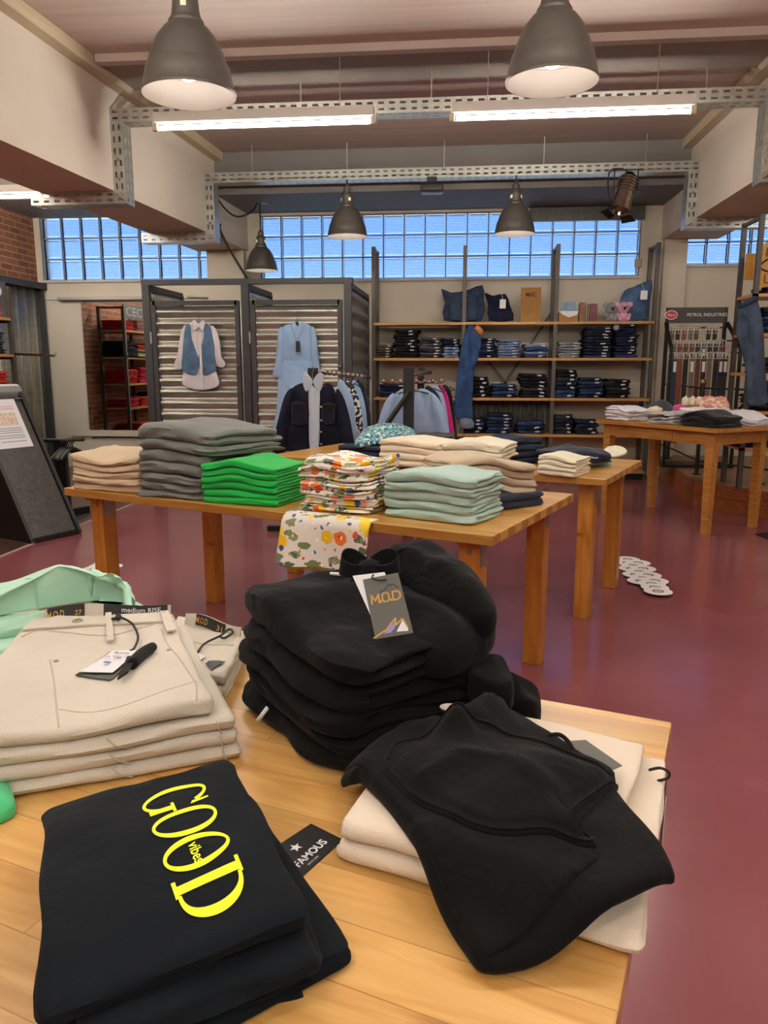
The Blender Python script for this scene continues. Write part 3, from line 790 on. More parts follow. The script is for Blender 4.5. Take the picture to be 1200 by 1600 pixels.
def stack(name, n, quad, z0, t, m, desc, where, cat, group, layers=2, warp=None, amp=0.004, edge=0.006, jit=0.004, rot=0.015, nu=16, nv=8, seed=1.0, gap=0.0006, mats=None, quads=None, corner=0.06):
    """n garments lying on one another, each an object of its own"""
    out = []; z = z0
    ts = t if isinstance(t, (list, tuple)) else [t] * n
    random.seed(int(seed * 1000) % 99991)
    H = sum(ts)
    for i in range(n):
        q = jitter(quads[i] if quads else quad, jit, rot); ti = ts[i]
        w = (lambda u, v, k, zz=z - z0, ti=ti: warp(u, v, (zz + k * ti) / H)) if warp else None
        bm = BM(); fold(bm, q, z, ti - gap, layers, nu, nv, w, seed + i * 3.7, amp, edge, corner)
        mm = mats[i] if mats else m
        d = desc[i] if isinstance(desc, (list, tuple)) else desc
        o = obj(name, bm, mm, None, True, 50)
        tag(o, '%s, %s %s' % (d, order(i, n), where), cat, group); out.append(o)
        z += ti
    return out
F_beige = cloth('beige_fleece', '#c8b295'); F_grey = cloth('grey_fleece', '#6f736f', var=0.12); F_green = cloth('bright_green_jersey', '#22b04c')
F_mintb = cloth('pale_blue_green_fleece', '#a9c4bb'); F_cream = cloth('cream_jersey', '#e6d8bf'); F_creamk = cloth('ivory_knit', '#e7e0c8', bump=0.6, bscale=260)
F_navy = cloth('navy_jersey', '#1d2436'); F_taupe = cloth('taupe_jersey', '#c0ad94'); F_black = cloth('black_jersey', '#17171a'); F_mint = cloth('mint_jersey', '#b7e2cb')
F_white = cloth('white_cotton', '#dcd9e0'); F_lgrey = cloth('light_grey_jersey', '#a9a9a8'); F_dgrey = cloth('dark_grey_jersey', '#3c3d40')
def floral(name):
    m, n, l, p = base_mat(name)
    tc = n.new('ShaderNodeTexCoord'); cur = None
    base = n.new('ShaderNodeRGB'); base.outputs[0].default_value = rgb('#e9e4d8'); cur = base.outputs[0]
    wn = n.new('ShaderNodeTexNoise'); wn.inputs['Scale'].default_value = 45; wn.inputs['Detail'].default_value = 1
    l.new(tc.outputs['Object'], wn.inputs[0])
    def layer(cur, scale, off, thr, cols, share, petal=0.0, stretch=(1, 1, 1)):
        mp = n.new('ShaderNodeMapping'); mp.inputs['Location'].default_value = off; mp.inputs['Scale'].default_value = stretch; mp.inputs['Rotation'].default_value = (off[0], off[1], off[2])
        add = n.new('ShaderNodeVectorMath'); add.operation = 'MULTIPLY_ADD'; add.inputs[1].default_value = (0.02, 0.02, 0.02)
        l.new(wn.outputs['Color'], add.inputs[0]); l.new(tc.outputs['Object'], add.inputs[2]); l.new(add.outputs[0], mp.inputs[0])
        v = n.new('ShaderNodeTexVoronoi'); v.inputs['Scale'].default_value = scale; v.inputs['Randomness'].default_value = 0.9
        l.new(mp.outputs[0], v.inputs[0])
        sp = n.new('ShaderNodeSeparateColor'); l.new(v.outputs['Color'], sp.inputs[0])
        r = n.new('ShaderNodeValToRGB'); r.color_ramp.interpolation = 'CONSTANT'
        e = r.color_ramp.elements; e[0].position = 0; e[0].color = rgb(cols[0]); e[1].position = 1.0 / len(cols); e[1].color = rgb(cols[1 % len(cols)])
        for k in range(2, len(cols)): x = e.new(k / len(cols)); x.color = rgb(cols[k])
        l.new(sp.outputs[0], r.inputs[0])
        a = n.new('ShaderNodeMath'); a.operation = 'LESS_THAN'; a.inputs[1].default_value = thr; l.new(v.outputs['Distance'], a.inputs[0])
        b = n.new('ShaderNodeMath'); b.operation = 'LESS_THAN'; b.inputs[1].default_value = share; l.new(sp.outputs[1], b.inputs[0])
        c = n.new('ShaderNodeMath'); c.operation = 'MULTIPLY'; l.new(a.outputs[0], c.inputs[0]); l.new(b.outputs[0], c.inputs[1])
        mx = n.new('ShaderNodeMix'); mx.data_type = 'RGBA'; l.new(c.outputs[0], mx.inputs[0]); l.new(cur, mx.inputs[6]); l.new(r.outputs[0], mx.inputs[7])
        return mx.outputs[2]
    cur = layer(cur, 24, (0.3, 0.1, 0.5), 0.4, ['#6f7f4e', '#8a9668', '#4f6440'], 0.62, stretch=(0.5, 1.3, 1.1))
    cur = layer(cur, 36, (1.3, 2.1, 0.9), 0.3, ['#4d5c9c', '#5b7fc0', '#7d8b66', '#4f6440'], 0.4)
    cur = layer(cur, 14, (0.7, 3.1, 1.5), 0.4, ['#f0c31a', '#ee7b2a', '#e4573f', '#f2a58c', '#f1d63a', '#e88a6a'], 0.62)
    cur = layer(cur, 46, (2.7, 0.1, 2.5), 0.25, ['#c9442f', '#f6dd70', '#ffffff'], 0.3)
    cur = layer(cur, 21, (4.1, 1.2, 3.3), 0.3, ['#2f4fae', '#f0c31a', '#e4573f', '#7d8b66', '#f2a58c', '#5b7fc0'], 0.35)
    l.new(cur, p.inputs['Base Color']); p.inputs['Roughness'].default_value = 0.85
    return m
F_floral = floral('floral_cotton')
# the front row on the middle table
def T1(px, py): return oz(px, py, TZ).xy
def sag(a, c=0.4, w=0.2):
    """a soft hump along the front, growing with the height in the stack"""
    return lambda u, v, k: k * (a * math.exp(-((u - c) / w) ** 2) * (1 - 0.5 * v) - abs(a) * 0.35 * sst(0.55, 1.0, u) * 0 )
G1 = 'folded clothes in the front row of the middle table'
Z0 = TZ + 0.0006
sag_b = lambda u, v, k: k * (-0.03 * math.sin(PI * u) ** 2 * (1 - v) + 0.012 * v)
stack('folded_sweater', 5, quad_at(T1(110, 764), T1(216, 773), 0.3), Z0, 0.0335, F_beige, 'folded beige sweatshirt', 'of the beige stack at the table end', 'sweatshirt', G1, 2, sag_b, 0.007, 0.012, 0.008, 0.03, seed=1.3, corner=0.12)
gq = quad_at(T1(215, 775), T1(314, 783), 0.33)
gq2 = [Vector(p) for p in gq]; 
d1 = (gq[1] - gq[0]).normalized(); n1 = Vector((-d1.y, d1.x))
gtop = [gq[0] - d1 * 0.005, gq[1] + d1 * 0.02, gq[2] + d1 * 0.05 + n1 * 0.05, gq[3] + n1 * 0.05]
wide = [gq[0] - d1 * 0.0, gq[1] + d1 * 0.035, gq[2] + d1 * 0.19 + n1 * 0.03, gq[3] + d1 * 0.02 + n1 * 0.08]
stack('folded_sweater', 7, gq, Z0, [0.028, 0.034, 0.038, 0.05, 0.05, 0.042, 0.066], F_grey, 'folded grey fleece sweater', 'of the tall grey stack', 'sweater', G1, 2,
      lambda u, v, k: k * (0.02 * math.exp(-((u - 0.35) / 0.3) ** 2) - 0.015 * sst(0.6, 1, u)), 0.010, 0.018, 0.008, 0.035, seed=2.1, quads=[gq, gq, gq, gtop, gtop, wide, wide], corner=0.14)
stack('folded_sweater', 6, quad_at(T1(315, 785), T1(431, 794), 0.3), Z0, 0.0265, F_green, 'folded bright green sweatshirt', 'of the bright green stack', 'sweatshirt', G1, 2,
      lambda u, v, k: k * (0.03 * math.exp(-((u - 0.45) / 0.26) ** 2)), 0.005, 0.008, 0.004, 0.015, seed=3.4)
fq = quad_at(T1(466, 798), T1(577, 808), 0.28)
stack('folded_trousers', 6, shift(fq, 0.0, 0.02), Z0, [0.028, 0.032, 0.035, 0.032, 0.036, 0.042], F_floral, 'folded white trousers with bright floral print', 'of the floral stack', 'trousers', G1, 3,
      lambda u, v, k: k * (0.01 * math.sin(u * 7)), 0.009, 0.02, 0.012, 0.05, seed=4.9, corner=0.1)
stack('folded_sweater', 5, quad_at(T1(597, 806), T1(738, 823), 0.27), Z0, 0.0325, F_mintb, 'folded pale blue-green fleece sweater', 'of the blue-green stack at the table corner', 'sweater', G1, 2,
      lambda u, v, k: k * (0.016 * math.exp(-((u - 0.5) / 0.22) ** 2) + 0.004), 0.009, 0.012, 0.006, 0.025, seed=5.6, corner=0.1)
# floral trousers hanging over the table edge
a, b = T1(448, 802), T1(582, 817)
dn = (b - a).normalized(); nf = Vector((dn.y, -dn.x))
def hang_fn(u, v):
    s = v * 0.235; p = a + (b - a) * u
    on = 0.045
    if s < on: q = p - nf * (on - s) ; z = TZ + 0.004
    else:
        q = p + nf * (0.012 + 0.012 * sst(0, 0.03, s - on)) ; z = TZ + 0.004 - (s - on)
        q = q + nf * (0.02 * math.sin(u * 5 + 1) * (s - on) / 0.2 + 0.015 * (s - on) / 0.2)
        q = q - dn * 0.02 * (s - on) / 0.2
    return (q.x, q.y, z - (0.012 * u + 0.006 * math.sin(u * 9)) * sst(0.05, 0.235, s))
bm = BM(); shell(bm, hang_fn, 24, 24, 0.006)
o = obj('hanging_trousers', bm, F_floral, None, True, 60); tag(o, 'floral trousers hanging down over the table edge under the floral stack', 'trousers')
bm = BM(); shell(bm, lambda u, v: (lambda p: (p[0] - nf.x * 0.006, p[1] - nf.y * 0.006, p[2] - 0.012))(hang_fn(u * 0.94 + 0.05, 0.86 + 0.14 * v)), 20, 4, 0.003); obj('hem', bm, mat('yellow_green_lining', '#a39a2c', 0.9), o, True)
# rear of the middle table: taupe over navy
G2 = 'folded clothes behind the front row'
nq = quad_at(T1(752, 800), T1(851, 791), 0.22, 0.2)
stack('folded_sweater', 2, nq, Z0, 0.028, F_navy, 'folded navy sweater under the taupe ones', 'of two at the rear table corner', 'sweater', G2, 2, None, 0.004, 0.006, seed=6.2)
tq = [nq[0] - Vector((0.13, -0.03)), nq[1] - Vector((0.02, 0.0)), nq[2] - Vector((0.02, -0.05)), nq[3] - Vector((0.13, -0.06))]
stack('folded_sweater', 4, tq, Z0 + 0.056, 0.034, F_taupe, 'folded taupe sweater slumping to one side', 'of the taupe stack', 'sweater', G2, 2,
      lambda u, v, k: -0.022 * sst(0.35, 1.0, u) + 0.02 * math.sin(PI * min(1, u * 1.5)), 0.005, 0.01, 0.008, 0.03, seed=7.2, corner=0.1)
# the table behind
T2 = T1
stack('folded_sweater', 4, quad_at(T2(590, 727), T2(683, 735), 0.3), Z0, 0.036, F_cream, 'folded cream sweater', 'of the cream stack behind the floral trousers', 'sweater', G2, 2, lambda u, v, k: k * 0.02 * math.exp(-((u - 0.35) / 0.3) ** 2), 0.006, 0.008, seed=8.2, corner=0.1)
M_check, _n, _l, _p = base_mat('navy_white_check')
_tc = _n.new('ShaderNodeTexCoord'); _ck = _n.new('ShaderNodeTexChecker'); _ck.inputs['Scale'].default_value = 38; _ck.inputs[1].default_value = rgb('#e4e0da'); _ck.inputs[2].default_value = rgb('#20263a')
_l.new(_tc.outputs['Object'], _ck.inputs[0]); _l.new(_ck.outputs[0], _p.inputs['Base Color']); _p.inputs['Roughness'].default_value = 0.9
ck = quad_at(T2(676, 735), T2(770, 741), 0.32)
cs = stack('folded_shirt', 2, ck, Z0, 0.03, M_check, 'folded navy and white checked shirt', 'of two under the ivory knit', 'shirt', G2, 2, None, 0.006, 0.012, seed=9.1)
cs += stack('folded_sweater', 2, shift(ck, 0.04, 0.05), Z0 + 0.06, 0.042, F_creamk, 'folded ivory knit sweater', 'of two lying on the checked shirts', 'sweater', G2, 2, lambda u, v, k: k * 0.02 * math.sin(PI * u), 0.008, 0.014, seed=9.7, corner=0.12)
nv_ = quad_at(oz(795, 728, TZ).xy, oz(850, 724, TZ).xy, 0.28)
stack('folded_jeans', 4, nv_, Z0, 0.036, denim('dark_blue_denim', '#262d40'), 'folded dark blue jeans', 'of the stack beside the ivory knit', 'jeans', G2, 2, lambda u, v, k: k * 0.015 * math.sin(3 * u), 0.006, 0.012, seed=10.3)
F_teal = None
def speckle(name, cols, scale=70):
    m, n, l, p = base_mat(name)
    tc = n.new('ShaderNodeTexCoord'); v = n.new('ShaderNodeTexVoronoi'); v.inputs['Scale'].default_value = scale
    sp = n.new('ShaderNodeSeparateColor'); r = n.new('ShaderNodeValToRGB'); r.color_ramp.interpolation = 'CONSTANT'
    e = r.color_ramp.elements; e[0].color = rgb(cols[0]); e[1].position = 1 / len(cols); e[1].color = rgb(cols[1])
    for k in range(2, len(cols)): x = e.new(k / len(cols)); x.color = rgb(cols[k])
    l.new(tc.outputs['Object'], v.inputs[0]); l.new(v.outputs['Color'], sp.inputs[0]); l.new(sp.outputs[0], r.inputs[0]); l.new(r.outputs[0], p.inputs['Base Color']); p.inputs['Roughness'].default_value = 0.85
    return m
F_teal = speckle('teal_leaf_print', ['#20384a', '#7fb4b8', '#2f6a78', '#c7dcd8', '#3f8790'], 60)
bq = quad_at(oz(527, 716, TZ).xy, oz(592, 720, TZ).xy, 0.26)
stack('folded_jeans', 3, bq, Z0, 0.026, denim('dark_blue_denim', '#262d40'), 'folded dark jeans', 'under the teal print blouse', 'jeans', G2, 2, None, 0.008, 0.01, seed=11.3)
pp = [oz(x, y, TZ + 0.1).xy for x, y in ((553, 694), (590, 690), (630, 692), (652, 683), (640, 668), (612, 662), (575, 668))]
bm = BM(); mound(bm, pp, TZ + 0.0785, 0.03, lambda x, y, q: 0.03 * math.sin(q * PI / 2) + 0.04 * nz(x * 9, y * 9, 3) * sst(0, .4, q) + 0.015 * nz(x * 25, y * 25, 3), 12)
o = obj('blouse', bm, F_teal, None, True); tag(o, 'crumpled blouse with teal leaf print lying on dark jeans', 'blouse', G2)
kq = quad_at(oz(645, 707, TZ).xy, oz(706, 708, TZ).xy, 0.3)
stack('folded_trousers', 3, kq, Z0, 0.037, F_black, 'folded black trousers', 'of the flat black stack behind the cream sweaters', 'trousers', G2, 2, None, 0.008, 0.012, seed=12.3)
cq = quad_at(oz(838, 742, TZ).xy, oz(897, 747, TZ).xy, 0.23)
stack('folded_sweater', 4, cq, Z0, 0.025, F_creamk, 'folded ivory fine-knit sweater', 'of the stack at the rear table corner', 'sweater', G2, 2, lambda u, v, k: k * 0.012 * math.sin(5 * u), 0.005, 0.008, seed=13.3, corner=0.1)
mq = quad_at(oz(902, 730, TZ).xy, oz(955, 728, TZ).xy, 0.27, 0.12)
stack('folded_sweater', 2, mq, Z0, 0.016, cloth('pale_mint_jersey', '#a8c8bc'), 'folded pale mint sweater', 'under the navy printed one', 'sweater', G2, 2, None, 0.004, 0.006, seed=14.3)
pq = quad_at(oz(872, 727, TZ + .03).xy, oz(962, 724, TZ + .03).xy, 0.26, 0.1)
pn_ = [oz(x, y, TZ + 0.05).xy for x, y in ((868, 708), (875, 720), (905, 722), (955, 722), (975, 716), (980, 705), (960, 698), (920, 697), (885, 700))]
bm = BM(); fold(bm, pq, TZ + 0.034, 0.058, 2, 20, 12, lambda u, v, k: k * (0.02 * math.sin(PI * u) - 0.02 * sst(0.3, 0, v)), 15.1, 0.012, 0.03, 0.2)
o = obj('folded_sweater', bm, F_navy, None, True); tag(o, 'navy sweater with small white script lying beside the ivory stack', 'sweater', G2)
M_wprint = mat('white_print', '#d9dce0', 0.8, var=0)
tr = bvh(o); bm = BM()
for k in range(7):
    p = oz(878 + k * 8, 716 - (k % 2), TZ + 0.07); random.seed(k)
    tube(bm, smooth_path([(p.x + 0.02 * math.cos(a_ * 2) * 0.5 + a_ * 0.006, p.y + 0.02 * math.sin(a_ * 3), top_z(tr, p.x, p.y, TZ + 0.07) + 0.002) for a_ in range(5)], 3), 0.0022, 5)
obj('script_print', bm, M_wprint, o)
lw = [oz(x, y, TZ + 0.03).xy for x, y in ((940, 706), (962, 708), (980, 702), (972, 694), (950, 694))]
bm = BM(); mound(bm, lw, TZ + 0.001, 0.015, lambda x, y, q: 0.02 * q + 0.035 * nz(x * 22, y * 22, 8) * q, 6)
o = obj('lace_blouse', bm, F_creamk, None, True); tag(o, 'crumpled white lace top at the far edge of the rear table', 'top', G2)
# ================================================================== clothes on the nearest table
GF = 'folded clothes on the nearest table'
F_hood = cloth('black_fleece', '#0b0b0c', var=0.1, rough=0.9, sheen=0.03, bump=0.2, crease=0.8); F_tee = cloth('blue_black_jersey', '#0d1218', var=0.06, sheen=0.03, bump=0.2, crease=0.45)
F_chino = cloth('sand_cotton_twill', '#d0c8b9', var=0.07, bump=0.5, bscale=600); F_chinoe = cloth('sand_seam', '#bfb5a3', var=0.05)
F_sand = cloth('ivory_twill', '#e6d6c3', var=0.05, bump=0.4, bscale=600)
M_label = mat('woven_black_label', '#1c1a19', 0.7, var=0.1, scale=200); M_gold = mat('gold_lettering', '#c89a4a', 0.5, var=0.05); M_card = mat('white_card', '#e4e4e8', 0.6, var=0.02)
M_gcard = mat('grey_card', '#55554f', 0.55, var=0.03); M_bcard = mat('black_card', '#141414', 0.4, var=0.02); M_ribbon = cloth('black_ribbon', '#121213', sheen=0.1)
M_neon = mat('neon_yellow_print', '#e6f50a', 0.6, var=0.02); M_silver = mat('grey_metal_button', '#a8a090', 0.4, 0.7, var=0.1, scale=200)
def tz_on(trees, x, y, d=TZ):
    return max([top_z(t, x, y, d) for t in trees])
def drape_tube(trees, pts, r, m, name, parent, k=5, n=6, lift=0.3):
    pts = smooth_path([(p[0], p[1], 0) for p in pts], k)
    bm = BM(); tube(bm, [(p.x, p.y, tz_on(trees, p.x, p.y) + r * lift) for p in pts], r, n)
    return obj(name, bm, m, parent, True)
def drape_patch(trees, q, lift, thick, m, name, parent, nu=8, nv=8, top=None):
    """four xy corners bilinear, laid on what is below"""
    def P(u, v):
        p = (Vector(q[0]) * (1 - u) + Vector(q[1]) * u) * (1 - v) + (Vector(q[3]) * (1 - u) + Vector(q[2]) * u) * v
        return (p.x, p.y, tz_on(trees, p.x, p.y) + lift + (top(u, v) if top else 0))
    bm = BM(); shell(bm, P, nu, nv, thick); return obj(name, bm, m, parent, True, 60)
def flat_text(s, O, ex, ey, n, h, m, name, parent, sx=1.0, lift=0.0006, thick=0.0, cx=0.0, cy=0.0, font_shear=0.0, width=None, offset=0.0):
    """lettering of height h centred at O + cx*ex + cy*ey in the plane ex, ey (unit vectors), raised along n"""
    bm = text_bm(s, 1.0, 0.0, sx, font_shear, offset)
    xs = [v.co.x for v in bm.verts]; ys = [v.co.y for v in bm.verts]
    x0, x1, y0, y1 = min(xs), max(xs), min(ys), max(ys)
    k = h / (y1 - y0); kx = k if width is None else width / (x1 - x0)
    for v in bm.verts:
        a = (v.co.x - (x0 + x1) / 2) * kx + cx; b = (v.co.y - (y0 + y1) / 2) * k + cy
        v.co = Vector(O) + Vector(ex) * a + Vector(ey) * b + Vector(n) * lift
    return obj(name, bm, m, parent, recalc=False)

# ---- five black hoodies, the topmost with its hood thrown back
hA, hB = oz(365, 1095, TZ).xy, oz(530, 1235, TZ).xy
hq = quad_at(hA, hB, 0.30)
hd = (hB - hA).normalized(); hn = Vector((-hd.y, hd.x))
hts = [0.042, 0.04, 0.04, 0.04, 0.046]
def hw(u, v, k): return k * (0.205 * (-0.20 * u) + 0.012 * math.sin(3.0 * u + 6 * k) - 0.03 * sst(0.55, 1.0, v) * u + 0.012 * math.exp(-((u - 0.35) / 0.12) ** 2))
hqs = [shift(hq, *( -hn * o_)) for o_ in (0.0, 0.0, 0.006, 0.006, 0.0)]
hqs[4] = [hqs[4][0], hqs[4][1] + hd * 0.008, hqs[4][2] - hn * 0.05 - hd * 0.01, hqs[4][3] - hn * 0.03]
hood_stack = stack('folded_hoodie', 5, hq, Z0, hts, F_hood, 'folded black hoodie', 'of the black hoodie stack', 'hoodie', GF, 2, hw, 0.012, 0.014, 0.004, 0.03, 26, 14, 21.3, quads=hqs, corner=0.22)
top = hood_stack[-1]; top['label'] = 'topmost black hoodie of the stack, hood thrown back, with a grey swing tag'
trH = [bvh(o) for o in hood_stack]
zt = TZ + 0.17
def lobe(pxs, z0, rim, fn, nm, rings=14):
    bm = BM(); mound(bm, [oz(x, y, TZ + z).xy for x, y, z in pxs], z0, rim, fn, rings, 6); return obj(nm, bm, F_hood, top, True)
def rg(pts, z): return [oz(a_, b_, TZ + z).xy for a_, b_ in pts]
cr0 = rg(((600, 950), (660, 960), (730, 985)), .19)
lo_hood = lobe([(572, 990, .165), (600, 1012, .16), (650, 1028, .155), (700, 1032, .155), (745, 1012, .155), (772, 985, .16), (770, 955, .175), (735, 930, .18), (670, 905, .19), (600, 895, .19), (565, 930, .18)], TZ + 0.125, 0.05,
    lambda x, y, q: 0.03 * math.sin(min(1, q * 1.4) * PI / 2) + 0.016 * ridge(x, y, cr0, 0.02) * sst(0, .2, q) + 0.012 * nz(x * 16, y * 16, 2.2) * sst(0, 0.3, q), 'neck_roll')
cr1 = rg(((590, 880), (650, 905), (710, 940), (765, 965)), .24); cr2 = rg(((655, 885), (685, 900), (690, 925)), .26); cr3 = rg(((600, 868), (640, 860)), .26)
def hood_fn(x, y, q):
    d = 0.05 * math.sin(min(1, q * 1.5) * PI / 2)
    d += 0.012 * ridge(x, y, cr2, 0.012) * sst(0, 0.2, q) - 0.02 * ridge(x, y, rg(((690, 905), (700, 930), (735, 950)), .26), 0.012) * sst(0, .2, q)
    d += 0.014 * nz(x * 14, y * 14, 5.2) * sst(0, 0.3, q) + 0.01 * ridge(x, y, cr3, 0.02)
    return d
hood = lobe([(560, 900, .2), (600, 908, .2), (650, 926, .2), (700, 950, .195), (745, 972, .19), (774, 974, .185), (772, 950, .19), (755, 918, .2), (725, 892, .21), (690, 875, .215), (640, 866, .22), (595, 868, .22), (565, 880, .21)], TZ + 0.165, 0.045, hood_fn, 'hood', 16)
trHood = bvh(hood)
edge = rg(((575, 900), (612, 908), (655, 925), (705, 950), (745, 968), (768, 972)), .215)
drape_tube([trHood], edge, 0.005, F_hood, 'hood_hem', top, 6, 8, 0.0)
# knotted drawstrings in the neck of the hood
kp = oz(577, 884, TZ + 0.235)
def ribbon(pts, wdir, w_, nm='drawstring'):
    P_r = smooth_path(pts, 6); wd = Vector(wdir).normalized(); n_p = len(P_r)
    def f(u, v):
        p = P_r[min(n_p - 1, int(round(u * (n_p - 1))))]; return kp + p * 1.3 + wd * (w_ * 1.3 * (v - .5) * (0.6 + 0.4 * math.sin(PI * u)))
    bm = BM(); shell(bm, f, n_p - 1, 4, 0.003); return obj(nm, bm, M_ribbon, top, True, 60)
ribbon([(0.0, 0, 0), (-0.018, -0.004, 0.012), (-0.032, -0.006, 0.012), (-0.036, -0.008, 0.002), (-0.026, -0.012, -0.004), (-0.004, -0.01, -0.004)], (.2, -.3, 1), 0.026)
ribbon([(0.0, 0, 0.002), (0.018, 0.0, 0.012), (0.034, 0.002, 0.01), (0.038, 0.0, 0.0), (0.026, -0.008, -0.006), (0.004, -0.01, -0.004)], (-.1, -.3, 1), 0.028)
ribbon([(0.0, -0.01, 0), (-0.018, -0.018, -0.02), (-0.026, -0.02, -0.05)], (1, -.2, 0), 0.016)
ribbon([(0.004, -0.012, 0), (0.02, -0.02, -0.022), (0.024, -0.022, -0.05)], (1, -.2, 0), 0.016)
bm = BM(); bmesh.ops.create_uvsphere(bm, u_segments=14, v_segments=10, radius=0.015, matrix=Matrix.Translation(kp + Vector((0, -0.006, 0))) @ Matrix.Diagonal((1.2, 1, 0.9, 1)))
for v in bm.verts: v.co += Vector((nz(v.co.x * 90, v.co.y * 90, v.co.z * 90), 0, nz(v.co.z * 90, v.co.x * 90, 3))) * 0.005
obj('drawstring_knot', bm, M_ribbon, top, True)
for (x, y, z), d in (((527, 907, TZ + 0.19), Vector((1, -0.15, 0))),):
    p = oz(x, y, z); p.z = tz_on(trH, p.x, p.y) + 0.004
    bm = BM(); tube(bm, [p - d.normalized() * 0.013, p + d.normalized() * 0.013], 0.0032, 8); obj('cord_end', bm, M_card, top, True)
p = oz(414, 1115, TZ + 0.045); bm = BM(); pd = (hn * -1)
p = Vector((p.x, p.y, p.z)); tube(bm, [p + Vector((0.008, 0.0, 0.011)) + Vector((pd.x, pd.y, 0)) * 0.004, p - Vector((0.008, 0.0, 0.011)) + Vector((pd.x, pd.y, 0)) * 0.004], 0.0032, 8); obj('cord_end', bm, M_card, hood_stack[0], True)
def tag_card(name, pxs, m, parent, label=None):
    """pxs: (x, y, Y) of top-left, top-right, bottom-right, bottom-left"""
    P = [oy(*q) for q in pxs]
    n = (P[1] - P[0]).cross(P[3] - P[0]).normalized()
    if n.y > 0: n = -n
    bm = BM(); prism(bm, P, n * 0.0009); o = obj(name, bm, m, parent)
    if label: o['label'] = label
    O = sum(P, Vector()) / 4; ex = ((P[1] - P[0]) + (P[2] - P[3])).normalized(); ey = ((P[0] - P[3]) + (P[1] - P[2])); ey = (ey - ex * ey.dot(ex)).normalized()
    return o, O + n * 0.0009, ex, ey, n, (P[1] - P[0]).length, (P[0] - P[3]).length
YT = 1.06
tag_card('price_tag', ((551, 900, YT + .025), (601, 894, YT + .025), (640, 985, YT - .025), (592, 990, YT - .025)), M_card, top)
o, O, ex, ey, n, w_, h_ = tag_card('swing_tag', ((567, 906, YT + .02), (622, 895, YT + .02), (646, 989, YT - .03), (587, 999, YT - .03)), M_gcard, top)
def block_letters(O, ex, ey, n, x0, y0, W_, H_, wd, m, nm, parent):
    u_ = W_ / 4.0
    S_ = [[(0, 0), (0, 1), (.5, .3), (1, 1), (1, 0)], [(1.22, .0), (1.22, .16)], [(1.5, .2), (1.5, .8), (1.7, 1), (2.2, 1), (2.4, .8), (2.4, .2), (2.2, 0), (1.7, 0), (1.5, .2)], [(2.66, .0), (2.66, .16)], [(2.95, 0), (2.95, 1), (3.6, 1), (3.95, .75), (3.95, .25), (3.6, 0), (2.95, 0)]]
    bm = BM()
    for pts in S_:
        for a_, b_ in zip(pts, pts[1:]):
            A_ = Vector((a_[0] * u_, a_[1] * H_)); B_ = Vector((b_[0] * u_, b_[1] * H_)); d = (B_ - A_).normalized() * wd * .42; s_ = Vector((-d.y, d.x)).normalized() * wd / 2
            bm.faces.new([bm.verts.new(O + ex * (x0 + c.x) + ey * (y0 + c.y) + n * .0007) for c in (A_ - s_ - d, B_ - s_ + d, B_ + s_ + d, A_ + s_ - d)])
    return obj(nm, bm, m, parent, recalc=False)
block_letters(O, ex, ey, n, -w_ * .40, h_ * .07, w_ * .8, .0125, .0026, M_gold, 'brand_lettering', o)
M_dkline = mat('dark_line_print', '#15161c', 0.5, var=0); M_lav = mat('lavender_print', '#8f87c8', 0.5, var=0)
def line_strip(P, ex, ey, n, pts, wd, m, nm, parent, lift=0.0006):
    bm = BM()
    for (a, b) in zip(pts, pts[1:]):
        A_ = Vector(a); B_ = Vector(b); d = (B_ - A_).normalized() * 0.0; s = Vector((-(B_ - A_).y, (B_ - A_).x)).normalized() * wd / 2
        q = [A_ - s, B_ - s, B_ + s, A_ + s]
        bm.faces.new([bm.verts.new(P + ex * c.x + ey * c.y + n * lift) for c in q])
    return obj(nm, bm, m, parent, recalc=False)
line_strip(O, ex, ey, n, [(-w_ * .15, h_ * .235), (w_ * .0, h_ * .27), (w_ * .12, h_ * .345), (w_ * .16, h_ * .3), (w_ * .22, h_ * .335), (w_ * .38, h_ * .25)], 0.0016, M_dkline, 'mountain_print', o)
line_strip(O, ex, ey, n, [(-w_ * .48, -h_ * .48), (-w_ * .1, -h_ * .38), (w_ * .18, -h_ * .22), (w_ * .16, -h_ * .34), (w_ * .36, -h_ * .25), (w_ * .47, -h_ * .4)], 0.0022, M_gold, 'gold_ridge_print', o)
bm = BM(); bm.faces.new([bm.verts.new(O + ex * (x_ * w_) + ey * (y_ * h_) + n * 0.0005) for x_, y_ in ((-.2, -.44), (.15, -.27), (.14, -.37), (.0, -.44))]); obj('lilac_print', bm, M_lav, o, recalc=False)
bm = BM(); bm.faces.new([bm.verts.new(O + ex * (x_ * w_) + ey * (y_ * h_) + n * 0.0004) for x_, y_ in ((.16, -.44), (.36, -.27), (.48, -.42), (.47, -.46))]); obj('white_corner_print', bm, M_card, o, recalc=False)
q0 = O + ey * h_ * 0.42; bm = BM(); tube(bm, smooth_path([q0 + n * 0.002 + ex * 0.004, q0 + n * 0.006 - ex * 0.006, q0 - ex * 0.016 + ey * 0.006 + n * 0.003, q0 - ex * 0.014 + ey * 0.012]), 0.0012, 6); obj('tag_cord', bm, M_blackc, top, True)

